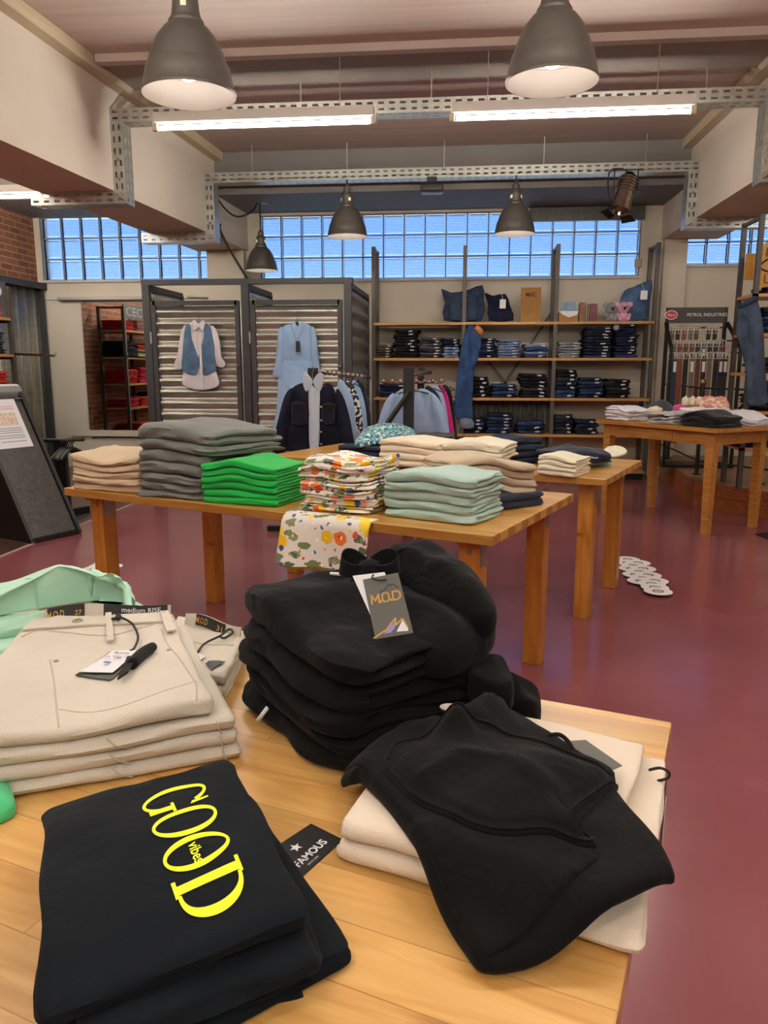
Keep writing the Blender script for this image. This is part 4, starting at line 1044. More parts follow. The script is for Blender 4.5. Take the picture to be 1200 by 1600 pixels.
# ---- two black garments stuffed behind the hoodies
bq_ = [oz(735, 1075, TZ + .04).xy, oz(838, 1118, TZ + .02).xy, oz(835, 1060, TZ + .05).xy, oz(765, 1010, TZ + .09).xy]
def blob(name, pxs, z0, rim, fn, m, label, cat, group=None, rings=10, k=5):
    bm = BM(); mound(bm, [oz(x, y, z0 + dz).xy for x, y, dz in pxs], z0, rim, fn, rings, k)
    o = obj(name, bm, m, None, True); return tag(o, label, cat, group)
blob('folded_joggers', [(745, 1100, .03), (790, 1112, .03), (832, 1120, .03), (846, 1105, .035), (838, 1078, .04), (800, 1056, .045), (765, 1048, .045), (735, 1070, .04)], Z0, 0.045, lambda x, y, q: 0.03 * q + 0.012 * nz(x * 22, y * 22, 4), F_hood, 'black joggers bunched flat on the table behind the hoodie stack', 'joggers', GF)
blob('folded_joggers', [(735, 1060, .04), (770, 1072, .04), (800, 1070, .04), (802, 1045, .05), (784, 1015, .06), (762, 1003, .07), (735, 1020, .06)], TZ + 0.075, 0.045, lambda x, y, q: 0.02 * q + 0.012 * nz(x * 22, y * 22, 9), F_hood, 'black joggers lying on the bunched pair behind the hoodies', 'joggers', GF)

# ---- ivory trousers under the black sweatshirt
cA, cB, cC = oz(522, 1345, TZ).xy, oz(1001, 1503, TZ).xy, oz(1040, 1210, TZ).xy
cD = cA + (cC - cB)
cq1 = [cA, cB, cC, cD]
dx = (cB - cA).normalized()
cq2 = [cA + Vector((0.004, 0.006)), cB - dx * 0.045 + Vector((0, 0.008)), cC - dx * 0.03, cD]
ivs = stack('folded_trousers', 2, cq1, Z0, [0.022, 0.024], F_sand, ['ivory trousers at the very bottom, its cuff at the table corner', 'ivory trousers directly under the black sweatshirt'], 'of two', 'trousers', GF, 2, lambda u, v, k: k * 0.004 * math.sin(u * 6), 0.004, 0.006, 0.0, 0.0, 24, 14, 31.1, quads=[cq1, cq2], corner=0.05)
trI = [bvh(o) for o in ivs]
p0 = oz(1015, 1203, TZ + 0.03)
bm = BM(); tube(bm, smooth_path([p0, oz(1032, 1200, TZ + 0.045), oz(1045, 1207, TZ + 0.04), oz(1043, 1216, TZ + 0.03), oz(1028, 1220, TZ + 0.02)]), 0.002, 8); obj('elastic_loop', bm, M_blackc, ivs[0], True)
tp = oz(1041, 1222, TZ - 0.005); e = Vector((E20.x, E20.y, 0)); out_ = Vector((-E10.x, -E10.y, 0))
tp = Vector((t0c.x, t0c.y, 0)) + e * ((tp.xy - t0c).dot(E20)) + out_ * 0.006; tp.z = TZ + 0.0
bm = BM(); prism(bm, [tp, tp - e * 0.045, tp - e * 0.05 + Vector((0, 0, -0.09)), tp + e * 0.002 + Vector((0, 0, -0.1))], out_ * 0.001); hg = obj('swing_tag', bm, M_bcard, ivs[0])
bm = BM(); prism(bm, [tp - e * 0.012 + out_ * 0.002 + Vector((0, 0, -0.02)), tp - e * 0.03 + out_ * 0.002 + Vector((0, 0, -0.02)), tp - e * 0.03 + out_ * 0.002 + Vector((0, 0, -0.08)), tp - e * 0.012 + out_ * 0.002 + Vector((0, 0, -0.08))], out_ * 0.0006); obj('price_sticker', bm, M_card, hg)

# ---- black hooded sweatshirt spread over the ivory trousers
def sd_quad(q, x, y):
    best = 1e9; p = Vector((x, y))
    for i in range(4):
        a_, b_ = q[i], q[(i + 1) % 4]; d = (b_ - a_).normalized(); best = min(best, Vector((-d.y, d.x)).dot(p - a_))
    return best
def rest(x, y):
    """height of what the sweatshirt lies on"""
    return TZ + 0.004 + 0.045 * sst(-0.075, 0.0, sd_quad(cq1, x, y))
def mound2(bm, outline, zf, rim, fn, rings=14, k=5, centre=None):
    mound(bm, outline, 0.0, rim, fn, rings, k, centre)
    for v in bm.verts: v.co.z += zf(v.co.x, v.co.y)
so = [oz(x, y, z).xy for x, y, z in ((545, 1226, .82), (533, 1208, .825), (540, 1186, .83), (590, 1152, .84), (640, 1120, .85), (672, 1103, .87), (705, 1108, .875), (745, 1092, .88), (785, 1077, .89), (830, 1112, .865), (885, 1152, .855), (945, 1200, .855), (985, 1255, .85), (1020, 1300, .845), (1054, 1352, .84), (1040, 1368, .84), (960, 1415, .835), (880, 1455, .825), (790, 1498, .805), (768, 1506, .80), (746, 1500, .80), (722, 1455, .81), (680, 1385, .825), (640, 1318, .83), (600, 1270, .825), (560, 1240, .815))]
fold_l = [oz(x, y, .87).xy for x, y in ((745, 1500), (850, 1420), (930, 1350))]
def sw_fn(x, y, q):
    d = 0.006 * math.sin(q * PI / 2) + 0.006 * nz(x * 13, y * 13, 6) * sst(0, .3, q)
    d += 0.045 * ridge(x, y, [oz(a_, b_, .88).xy for a_, b_ in ((785, 1080), (760, 1110), (720, 1140))], 0.028) * sst(0, .1, q)
    d += 0.014 * ridge(x, y, [oz(a_, b_, .88).xy for a_, b_ in ((680, 1108), (700, 1135))], 0.02) * sst(0, .1, q)
    d -= 0.008 * ridge(x, y, fold_l, 0.008) * sst(0, .1, q)
    return d
bm = BM(); mound2(bm, so, rest, 0.022, sw_fn, 18, 5)
sw = obj('hooded_sweatshirt', bm, F_hood, None, True); tag(sw, 'black hooded sweatshirt spread over the ivory trousers, rounded hood on top', 'sweatshirt', GF)
trS = bvh(sw)
pnl = [oz(x, y, z - .015).xy for x, y, z in ((538, 1208, .83), (560, 1180, .84), (600, 1150, .86), (690, 1112, .88), (740, 1098, .885), (785, 1086, .885), (840, 1128, .87), (900, 1172, .865), (960, 1215, .86), (930, 1268, .86), (900, 1312, .86), (937, 1345, .855), (905, 1395, .845), (850, 1440, .835), (785, 1492, .815), (752, 1498, .815), (722, 1452, .82), (680, 1383, .83), (640, 1318, .835), (600, 1270, .835), (562, 1240, .825))]
bm = BM(); mound2(bm, pnl, lambda x, y: top_z(trS, x, y, rest(x, y) + 0.02) - 0.003, 0.009, lambda x, y, q: 0.004 * q + 0.004 * nz(x * 16, y * 16, 8) * sst(0, .3, q) - 0.008 * ridge(x, y, rg(((800, 1440), (850, 1400), (890, 1350)), .08), 0.01) * sst(0, .1, q), 16, 5)
pn_o = obj('front_panel', bm, F_hood, sw, True); trP = bvh(pn_o)
hp = [oz(x, y, z - .03).xy for x, y, z in ((598, 1200, .885), (612, 1172, .885), (650, 1155, .89), (700, 1148, .895), (735, 1152, .9), (775, 1143, .9), (840, 1158, .895), (905, 1182, .89), (955, 1205, .885), (966, 1222, .88), (935, 1252, .88), (905, 1285, .875), (893, 1308, .875), (925, 1335, .868), (930, 1352, .865), (905, 1352, .865), (860, 1335, .87), (800, 1334, .87), (740, 1318, .875), (680, 1290, .875), (635, 1255, .88), (606, 1225, .88))]
hpc = sum(hp, Vector((0, 0))) / len(hp)
seam = [hpc + (p - hpc) * 0.9 for p in hp]
def hood2(x, y, q):
    d = 0.015 * math.sin(min(1, q * 1.2) * PI / 2) + 0.006 * nz(x * 15, y * 15, 1.5) * sst(0, .3, q)
    d -= 0.006 * math.exp(-((q - 0.06) / 0.045) ** 2)
    d -= 0.010 * ridge(x, y, [oz(a_, b_, .9).xy for a_, b_ in ((930, 1255), (870, 1270), (830, 1290))], 0.012) * sst(0, .1, q)
    d += 0.008 * ridge(x, y, [oz(a_, b_, .9).xy for a_, b_ in ((640, 1185), (720, 1165), (790, 1170), (850, 1200))], 0.014) * sst(0.05, .2, q)
    return d
bm = BM(); mound2(bm, hp, lambda x, y: tz_on([trS, trP], x, y, 0.84) - 0.004, 0.010, hood2, 18, 6)
hd2 = obj('hood', bm, F_hood, sw, True); trS2 = bvh(hd2)
# hem seam round the hood and the shoulder seam
rimpts = [hpc + (p - hpc) * 0.955 for p in hp]
lp = smooth_loop([(p.x, p.y, 0) for p in rimpts], 6)
bm = BM(); pts = [(p.x, p.y, tz_on([trS, trS2, trP], p.x, p.y) + 0.0006) for p in lp]; tube(bm, pts + [pts[0]], 0.0018, 6); obj('seam', bm, F_hood, sw, True)
sp_ = [oz(x, y, .87).xy for x, y in ((648, 1292), (652, 1277), (656, 1264))]

lb = oz(703, 1106, .885); bm = BM()
prism(bm, [Vector(lb) + Vector((0.014 * math.cos(a_), 0.003 * math.sin(a_), 0.004 * math.sin(a_))) for a_ in [k_ * PI / 8 for k_ in range(16)]], (0, 0, 0.0015)); obj('neck_label', bm, M_silver, sw)
# card tags tucked under it
gA = [oz(x, y, TZ + 0.05).xy for x, y in ((868, 1158), (912, 1157), (970, 1196), (955, 1202))]
P4 = [Vector((p.x, p.y, z_)) for p, z_ in zip([oz(865, 1160, .85).xy, oz(915, 1157, .85).xy, oz(972, 1197, .842).xy, oz(930, 1215, .842).xy], (.85, .85, .842, .842))]
bm = BM(); prism(bm, P4, (0, 0, 0.001)); obj('swing_tag', bm, M_gcard, sw)
P5 = [Vector((oz(x, y, z_).x, oz(x, y, z_).y, z_)) for x, y, z_ in ((848, 1162, .853), (880, 1157, .853), (890, 1162, .851), (870, 1175, .851))]
bm = BM(); prism(bm, P5, (0, 0, 0.001)); obj('price_tag', bm, M_card, sw)
bm = BM(); b0 = oz(868, 1152, .862); tube(bm, smooth_path([b0 + Vector((-0.01, 0, 0.002)), b0 + Vector((0.004, -0.004, 0.006)), b0 + Vector((0.014, -0.012, 0.002)), b0 + Vector((0.02, -0.02, -0.006))]), 0.003, 8); obj('drawstring', bm, M_ribbon, sw, True)

# ---- black card on the table
P6 = [oz(x, y, TZ) for x, y in ((425, 1328), (486, 1288), (536, 1313), (467, 1376))]
bm = BM(); prism(bm, P6, (0, 0, 0.0012)); cd = obj('swing_card', bm, M_bcard); tag(cd, 'black card with white lettering and star, half under the printed tee', 'tag')
O = oz(492, 1328, TZ + 0.0013); ex = (P6[2] - P6[3]).normalized(); ey = Vector((-ex.y, ex.x, 0)); n = Vector((0, 0, 1))
flat_text('FAMOUS', oz(485, 1333, TZ + 0.0013), ex, ey, n, 0.0115, M_card, 'brand_lettering', cd, width=0.056, offset=0.02)
flat_text('SINCE 2006', oz(489, 1345, TZ + 0.0013), ex, ey, n, 0.0028, M_card, 'small_lettering', cd)
st = oz(462, 1324, TZ + 0.0018); bm = BM(); bm.faces.new([bm.verts.new(st + ex * (r_ * math.sin(a_)) + ey * (r_ * math.cos(a_))) for a_, r_ in [(k_ * PI / 5, 0.0085 if k_ % 2 == 0 else 0.0035) for k_ in range(10)]][::-1]); obj('star_print', bm, M_card, cd, recalc=False)

# ---- black tees with the yellow print
tA, tB, tC, tD = oz(62, 1597, .83).xy, oz(483, 1447, .83).xy, oz(362, 1190, .85).xy, oz(66, 1262, .845).xy
tA0 = oz(78, 1604, .79).xy; tB0 = oz(527, 1528, .785).xy; tC0 = oz(430, 1330, .79).xy
tdn = (tB - tA).normalized(); tnn = Vector((-tdn.y, tdn.x))
q_b = [tA - tnn * 0.045 + tdn * 0.01, tB + tdn * 0.04 - tnn * 0.012, tC + tdn * 0.02, tD + tdn * 0.02]
q_m = [tA - tnn * 0.028 + tdn * 0.02, tB + tdn * 0.004 - tnn * 0.03, tC, tD + tdn * 0.03]
q_t = [tA, tB, tC, tD]
def tw(u, v, k): return -k * 0.02 * sst(0.35, 0.0, v) * (0.5 + 0.5 * sst(0.9, 0.2, u)) - 0.012 * k * sst(0.7, 1.0, v) * sst(0.4, 0, u) + 0.0
tees = stack('folded_tee', 3, q_t, Z0, [0.022, 0.026, 0.03], F_tee, ['folded black tee at the very bottom, sticking out', 'folded black tee in the middle, hem showing', 'folded blue-black tee with neon yellow lettering'], 'of three', 'tee', GF, 2, tw, 0.006, 0.010, 0.0, 0.0, 26, 16, 41.7, quads=[q_b, q_m, q_t], corner=0.06)
trT = [bvh(tees[2])]
# draped folds at the near edge
def tee_drape(u, v):
    p = (tA.lerp(tB, u)) + tnn * (0.05 - 0.062 * v) + tdn * 0.004
    zz = tz_on(trT, *(tA.lerp(tB, u) + tnn * 0.05), 0.84)
    return (p.x, p.y, zz + 0.002 - 0.05 * sst(0.55, 1.0, v) * (0.6 + 0.4 * (1 - u)) + 0.003 * math.sin(9 * u + 5 * v))
for (u0, u1, dz, dl) in ((0.45, 0.98, -0.030, 0.026), (0.62, 0.93, -0.056, 0.034)):
    a_ = tA.lerp(tB, u0) - tnn * (dl - 0.02); b_ = tA.lerp(tB, u1) - tnn * (dl - 0.02)
    def sl(u, v, a_=a_, b_=b_, dz=dz): 
        p = a_.lerp(b_, u) + tnn * (0.05 * (v - 0.35)); return (p.x, p.y, 0.848 + dz - 0.022 * sst(0.5, 0, v) + 0.003 * math.sin(u * 8))
    bm = BM(); shell(bm, sl, 12, 8, 0.004); obj('sleeve_hem', bm, F_tee, tees[1], True)
# lettering GOOD, running down the garment with "vibes" inside the second O
c00, c01, c10, c11 = [oz(x, y, .857).xy for x, y in ((216, 1251), (313, 1213), (289, 1437), (397, 1394))]
def tpos(x, y, lift=0.0012):
    p = (c00 * (1 - x) + c10 * x) * (1 - y) + (c01 * (1 - x) + c11 * x) * y
    return (p.x, p.y, tz_on(trT, p.x, p.y, .855) + lift)
def ring_letter(bm, cx, w, gap=None, thin=0.12, thick=0.26, n=44):
    """an O of width w and height 1, heavy at the two sides, optional opening for a C"""
    rng = range(n + 1) if gap is None else [k for k in range(n + 1)]
    pr = None
    for k in range(n + 1):
        a_ = 2 * PI * k / n if gap is None else lerp(gap, 2 * PI - gap, k / n)
        ca, sa = math.cos(a_), math.sin(a_)
        o_ = (cx + w / 2 * ca, 0.5 + 0.5 * sa); i_ = (cx + (w / 2 - thick * w) * ca, 0.5 + (0.5 - thin * 0.42) * sa)
        v = (bm.verts.new(tpos(*o_)), bm.verts.new(tpos(*i_)))
        if pr: bm.faces.new((pr[0], v[0], v[1], pr[1]))
        pr = v
def bar_letter(bm, pts):
    m_ = 8
    (x0, y0), (x1, y1), (x2, y2), (x3, y3) = pts
    pv = None
    for k in range(m_ + 1):
        t_ = k / m_; v = (bm.verts.new(tpos(lerp(x0, x3, t_), lerp(y0, y3, t_))), bm.verts.new(tpos(lerp(x1, x2, t_), lerp(y1, y2, t_))))
        if pv: bm.faces.new((pv[0], pv[1], v[1], v[0]))
        pv = v
bm = BM()
ring_letter(bm, 0.12, 0.23, gap=0.62, thin=0.12, thick=0.17)                      # G
bar_letter(bm, [(0.18, 0.06), (0.222, 0.06), (0.222, 0.42), (0.18, 0.42)]); bar_letter(bm, [(0.155, 0.40), (0.245, 0.40), (0.245, 0.45), (0.155, 0.45)])
bar_letter(bm, [(0.20, 0.72), (0.226, 0.68), (0.226, 0.97), (0.212, 0.97)])
ring_letter(bm, 0.36, 0.225, thin=0.12, thick=0.17); ring_letter(bm, 0.60, 0.235, thin=0.12, thick=0.17)
def d_letter(bm, x0, x1):
    pr = None; n = 30; w = x1 - x0
    for k in range(n + 1):
        a_ = lerp(-PI / 2, PI / 2, k / n); ca, sa = max(0, math.cos(a_)), math.sin(a_)
        o_ = (x0 + 0.3 * w + 0.7 * w * ca ** 0.85, 0.5 + 0.47 * sa); i_ = (x0 + 0.3 * w + (0.7 * w - 0.055) * ca ** 0.85, 0.5 + 0.415 * sa)
        v = (bm.verts.new(tpos(*o_)), bm.verts.new(tpos(*i_)))
        if pr: bm.faces.new((pr[0], v[0], v[1], pr[1]))
        pr = v
    bar_letter(bm, [(x0 + 0.06 * w, 0.02), (x0 + 0.28 * w, 0.02), (x0 + 0.28 * w, 0.98), (x0 + 0.06 * w, 0.98)])
    for y_ in (0.0, 0.94): bar_letter(bm, [(x0 - 0.02, y_), (x0 + 0.34 * w, y_), (x0 + 0.34 * w, y_ + 0.06), (x0 - 0.02, y_ + 0.06)])
d_letter(bm, 0.76, 1.0)
for v in bm.verts: pass
obj('lettering', bm, M_neon, tees[2], recalc=False)
bm = text_bm('vibes', 1.0, 0, 0.85, 0.0, 0.015)
xs = [v.co.x for v in bm.verts]; ys = [v.co.y for v in bm.verts]; x0, x1, y0, y1 = min(xs), max(xs), min(ys), max(ys)
for v in bm.verts:
    a_ = (v.co.x - x0) / (x1 - x0); b_ = (v.co.y - y0) / (y1 - y0)
    v.co = Vector(tpos(0.535 + 0.15 * a_, 0.40 + 0.17 * b_ ))
obj('small_lettering', bm, M_neon, tees[2], recalc=False)

# ---- sand coloured jeans
jt = 0.0215
jB0, jB1 = oz(378, 1186, TZ).xy, oz(30, 1247, TZ).xy
jd = (jB0 - jB1).normalized(); jn = Vector((-jd.y, jd.x))
jBt = oz(334, 1113, TZ + 0.075).xy; jCt = oz(268, 965, TZ + 0.09).xy; jDt = oz(52, 975, TZ + 0.09).xy
jA = lambda B_: B_ - jd * 0.40
jq = [[jA(jB0), jB0, jCt + jd * 0.035, jDt], [jA(jB0) - jn * 0.0, jB0 - jd * 0.004, jCt + jd * 0.03, jDt], [jA(jB0), jB0 - jd * 0.006 + jn * 0.004, jCt + jd * 0.025, jDt], [jA(jBt), jBt, jCt, jDt]]
def jw(u, v, k): return 0.006 * k * math.sin(u * 8 + 1) * (1 - v) + k * 0.012 * sst(0.6, 1, v)
jeans = stack('folded_jeans', 4, jq[0], Z0, [jt, jt, jt, jt + 0.004], F_chino, 'folded sand-coloured jeans', 'of the large stack beside the printed tee', 'jeans', GF, 2, jw, 0.004, 0.006, 0.0, 0.0, 26, 16, 51.2, quads=jq, corner=0.03)
for i_ in range(3):
    for us_ in ((0.55, 0.62), (0.93, 0.945)):
        za_ = TZ + jt * i_
        bm = BM(); tube(bm, smooth_path([Vector((*(jq[i_][0].lerp(jq[i_][1], us_[0]) - jn * 0.0), za_ + jt * 1.0)), Vector((*(jq[i_][0].lerp(jq[i_][1], lerp(*us_, .4)) - jn * 0.004), za_ + jt * .5)), Vector((*(jq[i_][0].lerp(jq[i_][1], us_[1]) - jn * 0.0), za_ + jt * .05))], 4), 0.0012, 5); obj('pocket_seam', bm, F_chinoe, jeans[i_], True)
tj = jeans[3]; tj['label'] = 'topmost sand-coloured jeans with button, swing tag and black cord'
trJ = [bvh(tj)]
Q = jq[3]
def J(u, v):
    p = (Q[0] * (1 - u) + Q[1] * u) * (1 - v) + (Q[3] * (1 - u) + Q[2] * u) * v; return p
def Jp(x, y, z=TZ + 0.094): return oz(x, y, z).xy
wbq = [Jp(38, 1000), Jp(268, 973), Jp(262, 958), Jp(55, 972)]
drape_patch(trJ, [J(0.02, .86), J(0.985, .86), J(0.97, .995), J(0.02, .995)], 0.003, 0.004, F_chino, 'waistband', tj, 16, 4)
drape_tube(trJ, [Jp(x, y) for x, y in ((34, 998), (60, 990), (100, 992), (160, 994), (215, 985), (266, 972))], 0.0012, F_chinoe, 'waist_seam', tj, lift=0.6)
drape_tube(trJ, [Jp(x, y) for x, y in ((78, 1027), (84, 1060), (88, 1100), (91, 1125))], 0.0013, F_chinoe, 'pocket_seam', tj, lift=0.2)
drape_tube(trJ, [Jp(x, y) for x, y in ((92, 1100), (150, 1104), (230, 1090), (290, 1070), (305, 1062))], 0.0009, F_chinoe, 'stitching', tj, lift=0.2)
drape_tube(trJ, [Jp(x, y) for x, y in ((252, 985), (262, 1005), (285, 1035), (305, 1065), (307, 1095))], 0.0013, F_chinoe, 'side_seam', tj, lift=0.2)
def disc(name, xy, z, r, h, m, parent):
    bm = BM(); lathe(bm, [(0, 0), (r, 0), (r, h * .6), (r * .8, h), (r * .3, h * .8), (0, h * .8)], 20, Matrix.Translation((xy.x, xy.y, z))); return obj(name, bm, m, parent, True, 40)
xy = Jp(122, 980); disc('button', xy, tz_on(trJ, *xy) + 0.004, 0.0095, 0.003, M_silver, tj)
for px_, py_ in ((87, 1028), (264, 1015)):
    xy = Jp(px_, py_); disc('rivet', xy, tz_on(trJ, *xy), 0.0042, 0.002, M_silver, tj)
def loop_px(a_, b_, w_):
    A_, B_ = Jp(*a_), Jp(*b_); d = (B_ - A_).normalized(); s = Vector((-d.y, d.x)) * w_ / 2
    drape_patch(trJ, [A_ - s, B_ - s, B_ + s, A_ + s], 0.0075, 0.003, F_chino, 'belt_loop', tj, 6, 2)
loop_px((170, 969), (173, 1003), 0.011); loop_px((255, 962), (268, 992), 0.016)
# back waistband standing up behind, with its woven labels
def upright(a_, b_, z0, z1, m, name, parent, lean=0.0, bow=0.008, t_=0.003, na=12):
    a_, b_ = Vector(a_), Vector(b_); d = (b_ - a_).normalized(); n_ = Vector((-d.y, d.x))
    def f(u, v):
        p = a_.lerp(b_, u) + n_ * (bow * math.sin(PI * u) + lean * v); return (p.x, p.y, lerp(z0, z1, v) + 0.004 * math.sin(PI * u * 2))
    bm = BM(); shell(bm, f, na, 3, t_); return obj(name, bm, m, parent, True, 50), f
wz = TZ + 0.102
a_, b_ = oz(68, 968, wz).xy, oz(266, 960, wz).xy
bw, f = upright(a_, b_, wz - 0.012, wz + 0.016, F_chino, 'back_waistband', tj, 0.01, 0.02)
def on_band(u0, u1, m, nm, parent, f=f, off=0.004):
    def g(u, v):
        p = Vector(f(lerp(u0, u1, u), 0.15 + 0.9 * v)); q = Vector(f(lerp(u0, u1, u) + 0.01, 0.5)) - Vector(f(lerp(u0, u1, u) - 0.01, 0.5)); nn_ = Vector((q.y, -q.x, 0)).normalized(); return p + nn_ * off
    bm = BM(); shell(bm, g, 8, 3, 0.0012); return obj(nm, bm, m, parent, True, 50), g
lb1, g1 = on_band(0.02, 0.30, M_label, 'woven_label', bw)
lb2, g2 = on_band(0.45, 0.98, M_label, 'woven_label', bw)
def text_on(s, g, u0, u1, v0, v1, m, nm, parent, offset=0.004):
    bm = text_bm(s, 1.0, 0, 1, 0, offset); xs = [v.co.x for v in bm.verts]; ys = [v.co.y for v in bm.verts]; X0, X1, Y0, Y1 = min(xs), max(xs), min(ys), max(ys)
    for v in bm.verts:
        u = lerp(u0, u1, (v.co.x - X0) / (X1 - X0)); w = lerp(v0, v1, (v.co.y - Y0) / (Y1 - Y0)); p = Vector(g(u, w)); q = Vector(g(min(1, u + .02), w)) - Vector(g(u - .02, w)); v.co = p + Vector((q.y, -q.x, 0)).normalized() * 0.0016
    return obj(nm, bm, m, parent, recalc=False)
text_on('M.O.D', g1, 0.0, 0.45, 0.2, 0.75, M_gold, 'gold_lettering', bw); text_on('27', g1, 0.74, 0.92, 0.25, 0.6, M_gold, 'size_lettering', bw)
text_on('medium RISE', g2, 0.28, 0.9, 0.5, 0.85, M_card, 'white_lettering', bw); text_on('M.O.D', g2, 0.1, 0.4, 0.05, 0.35, M_gold, 'gold_lettering', bw)
# its swing tag, ribbon and cord
tg = [Jp(124, 1047), Jp(176, 1016), Jp(219, 1019), Jp(180, 1052)]
tgo = drape_patch(trJ, [Jp(117, 1050), Jp(171, 1015), Jp(221, 1020), Jp(172, 1062)], 0.003, 0.001, M_bcard, 'card_backing', tj, 4, 4)
tgw = drape_patch(trJ, [Jp(124, 1047), Jp(176, 1016), Jp(219, 1019), Jp(176, 1052)], 0.0055, 0.001, M_card, 'swing_tag', tj, 4, 4)
O = Vector((*Jp(182, 1029), 0)); O.z = tz_on(trJ, O.x, O.y) + 0.0075
ex = Vector((*(Jp(219, 1019) - Jp(176, 1016)), 0)).normalized(); ey = Vector((*(Jp(176, 1016) - Jp(124, 1047)), 0)); ey = (ey - ex * ey.dot(ex)).normalized()
flat_text('M.O.D', O, ex, ey, Vector((0, 0, 1)), 0.006, M_dkline, 'brand_lettering', tgw, cy=0.018, width=0.026, offset=0.02)
bm = BM()
for k in range(3):
    for j in range(9):
        if (k + j * 3) % 4 == 3: continue
        c = O + ex * (-0.02 + j * 0.0052) + ey * (0.004 - k * 0.0075) + Vector((0, 0, 0.0008)); bm.faces.new([bm.verts.new(c + ex * x_ + ey * y_) for x_, y_ in ((0, 0), (0.004, 0), (0.004, 0.0016 if k != 1 else 0.004), (0, 0.0016 if k != 1 else 0.004))])
obj('small_print', bm, mat('grey_print', '#8a8a92', 0.6, var=0), tgw, recalc=False)
c = O - ey * 0.024 + Vector((0, 0, 0.0009)); bm = BM(); bm.faces.new([bm.verts.new(c + ex * x_ + ey * y_) for x_, y_ in ((-.008, -.004), (.004, -.004), (.004, .002), (-.008, .002))]); obj('blue_print', bm, mat('blue_print', '#3c5fb0', 0.6, var=0), tgw, recalc=False)
drape_patch(trJ, [Jp(184, 1070), Jp(200, 1060), Jp(214, 1036), Jp(200, 1035)], 0.012, 0.003, M_ribbon, 'ribbon', tj, 6, 6)
rb = [Jp(x, y) for x, y in ((206, 1046), (222, 1030), (240, 1018))]
bm = BM(); pts = [Vector((p.x, p.y, tz_on(trJ, p.x, p.y) + 0.010)) for p in smooth_path([(p.x, p.y, 0) for p in rb], 4)]
tube(bm, pts, 0.009, 10, radii=[0.006 + 0.004 * math.sin(PI * (0.25 + 0.6 * k_ / (len(pts) - 1))) for k_ in range(len(pts))]); obj('ribbon', bm, M_ribbon, tj, True)
crd = [(187, 975, .006), (176, 980, .010), (190, 980, .013), (207, 986, .012), (216, 1000, .010), (210, 1015, .007), (204, 1019, .006)]
bm = BM(); pts = []
for x, y, h in crd:
    p = Jp(x, y); pts.append((p.x, p.y, tz_on(trJ, p.x, p.y) + h))
tube(bm, smooth_path(pts, 5), 0.0022, 7)
p = Jp(186, 978); bmesh.ops.create_uvsphere(bm, u_segments=10, v_segments=6, radius=0.006, matrix=Matrix.Translation((p.x, p.y, tz_on(trJ, p.x, p.y) + 0.011))); obj('tag_cord', bm, M_blackc, tj, True)
# second stack of the same jeans, half hidden
q2 = [oz(240, 1075, .80).xy, oz(352, 1079, .80).xy, oz(385, 992, .83).xy, oz(278, 966, .83).xy]
js2 = stack('folded_jeans', 2, q2, Z0, 0.024, F_chino, 'sand-coloured jeans half hidden between the big jeans stack and the hoodies', 'of two', 'jeans', GF, 2, jw, 0.003, 0.006, 0.0, 0.0, 18, 12, 55.0, corner=0.03)
trK = [bvh(js2[1])]
wb2, f2 = upright(oz(288, 968, .845).xy, oz(374, 990, .845).xy, .832, .856, F_chino, 'back_waistband', js2[1], 0.006, 0.006)
lb3, g3 = on_band(0.2, 0.72, M_label, 'woven_label', wb2, f2)
text_on('M.O.D', g3, 0.02, 0.4, 0.25, 0.8, M_gold, 'gold_lettering', wb2); text_on('31', g3, 0.72, 0.92, 0.25, 0.7, M_gold, 'size_lettering', wb2)
def K(x, y): return oz(x, y, .835).xy
drape_tube(trK, [K(300, 996), K(335, 1003), K(365, 1006)], 0.0012, F_chinoe, 'waist_seam', js2[1])
bm = BM(); pts = []
for x, y, h in ((308, 1017, .004), (320, 1005, .008), (345, 998, .01), (358, 993, .011), (364, 997, .01), (352, 1003, .012), (345, 1000, .01)):
    p = K(x, y); pts.append((p.x, p.y, tz_on(trK, p.x, p.y) + h))
tube(bm, smooth_path(pts, 5), 0.0022, 7); obj('tag_cord', bm, M_blackc, js2[1], True)
drape_patch(trK, [K(321, 1035), K(330, 1047), K(352, 1033), K(326, 1031)], 0.004, 0.001, M_bcard, 'card_tag', js2[1], 3, 3)
drape_patch(trK, [K(307, 1022), K(312, 1028), K(321, 1023), K(309, 1017)], 0.004, 0.001, M_card, 'swing_tag', js2[1], 3, 3)

# ---- mint sweatshirts at the table's far end
mB, mC = oz(206, 958, TZ + .07).xy, oz(200, 915, TZ + .15).xy
mA = oz(-60, 1020, TZ + .13).xy; mD = oz(-60, 925, TZ + .15).xy
mqs = [[oz(-70, 1075, TZ + .02).xy, oz(60, 1060, TZ + .02).xy, mC, mD], [oz(-70, 1060, TZ + .04).xy, oz(100, 1010, TZ + .04).xy, mC, mD], [oz(-70, 1015, TZ + .07).xy, oz(212, 966, TZ + .06).xy, mC + Vector((0.02, 0.02)), mD]]
mint = stack('folded_sweatshirt', 3, mqs[0], Z0, [0.034, 0.034, 0.036], F_mint, 'folded mint green sweatshirt', 'of the mint stack under the topmost crumpled one', 'sweatshirt', GF, 2, None, 0.006, 0.01, 0, 0, 18, 10, 61.0, quads=mqs, corner=0.1)
mo = [oz(x, y, TZ + z).xy for x, y, z in ((-70, 1005, .075), (0, 990, .07), (60, 980, .07), (120, 970, .07), (170, 960, .075), (206, 950, .09), (210, 925, .14), (200, 908, .15), (150, 897, .16), (100, 893, .16), (40, 897, .16), (-70, 905, .16))]
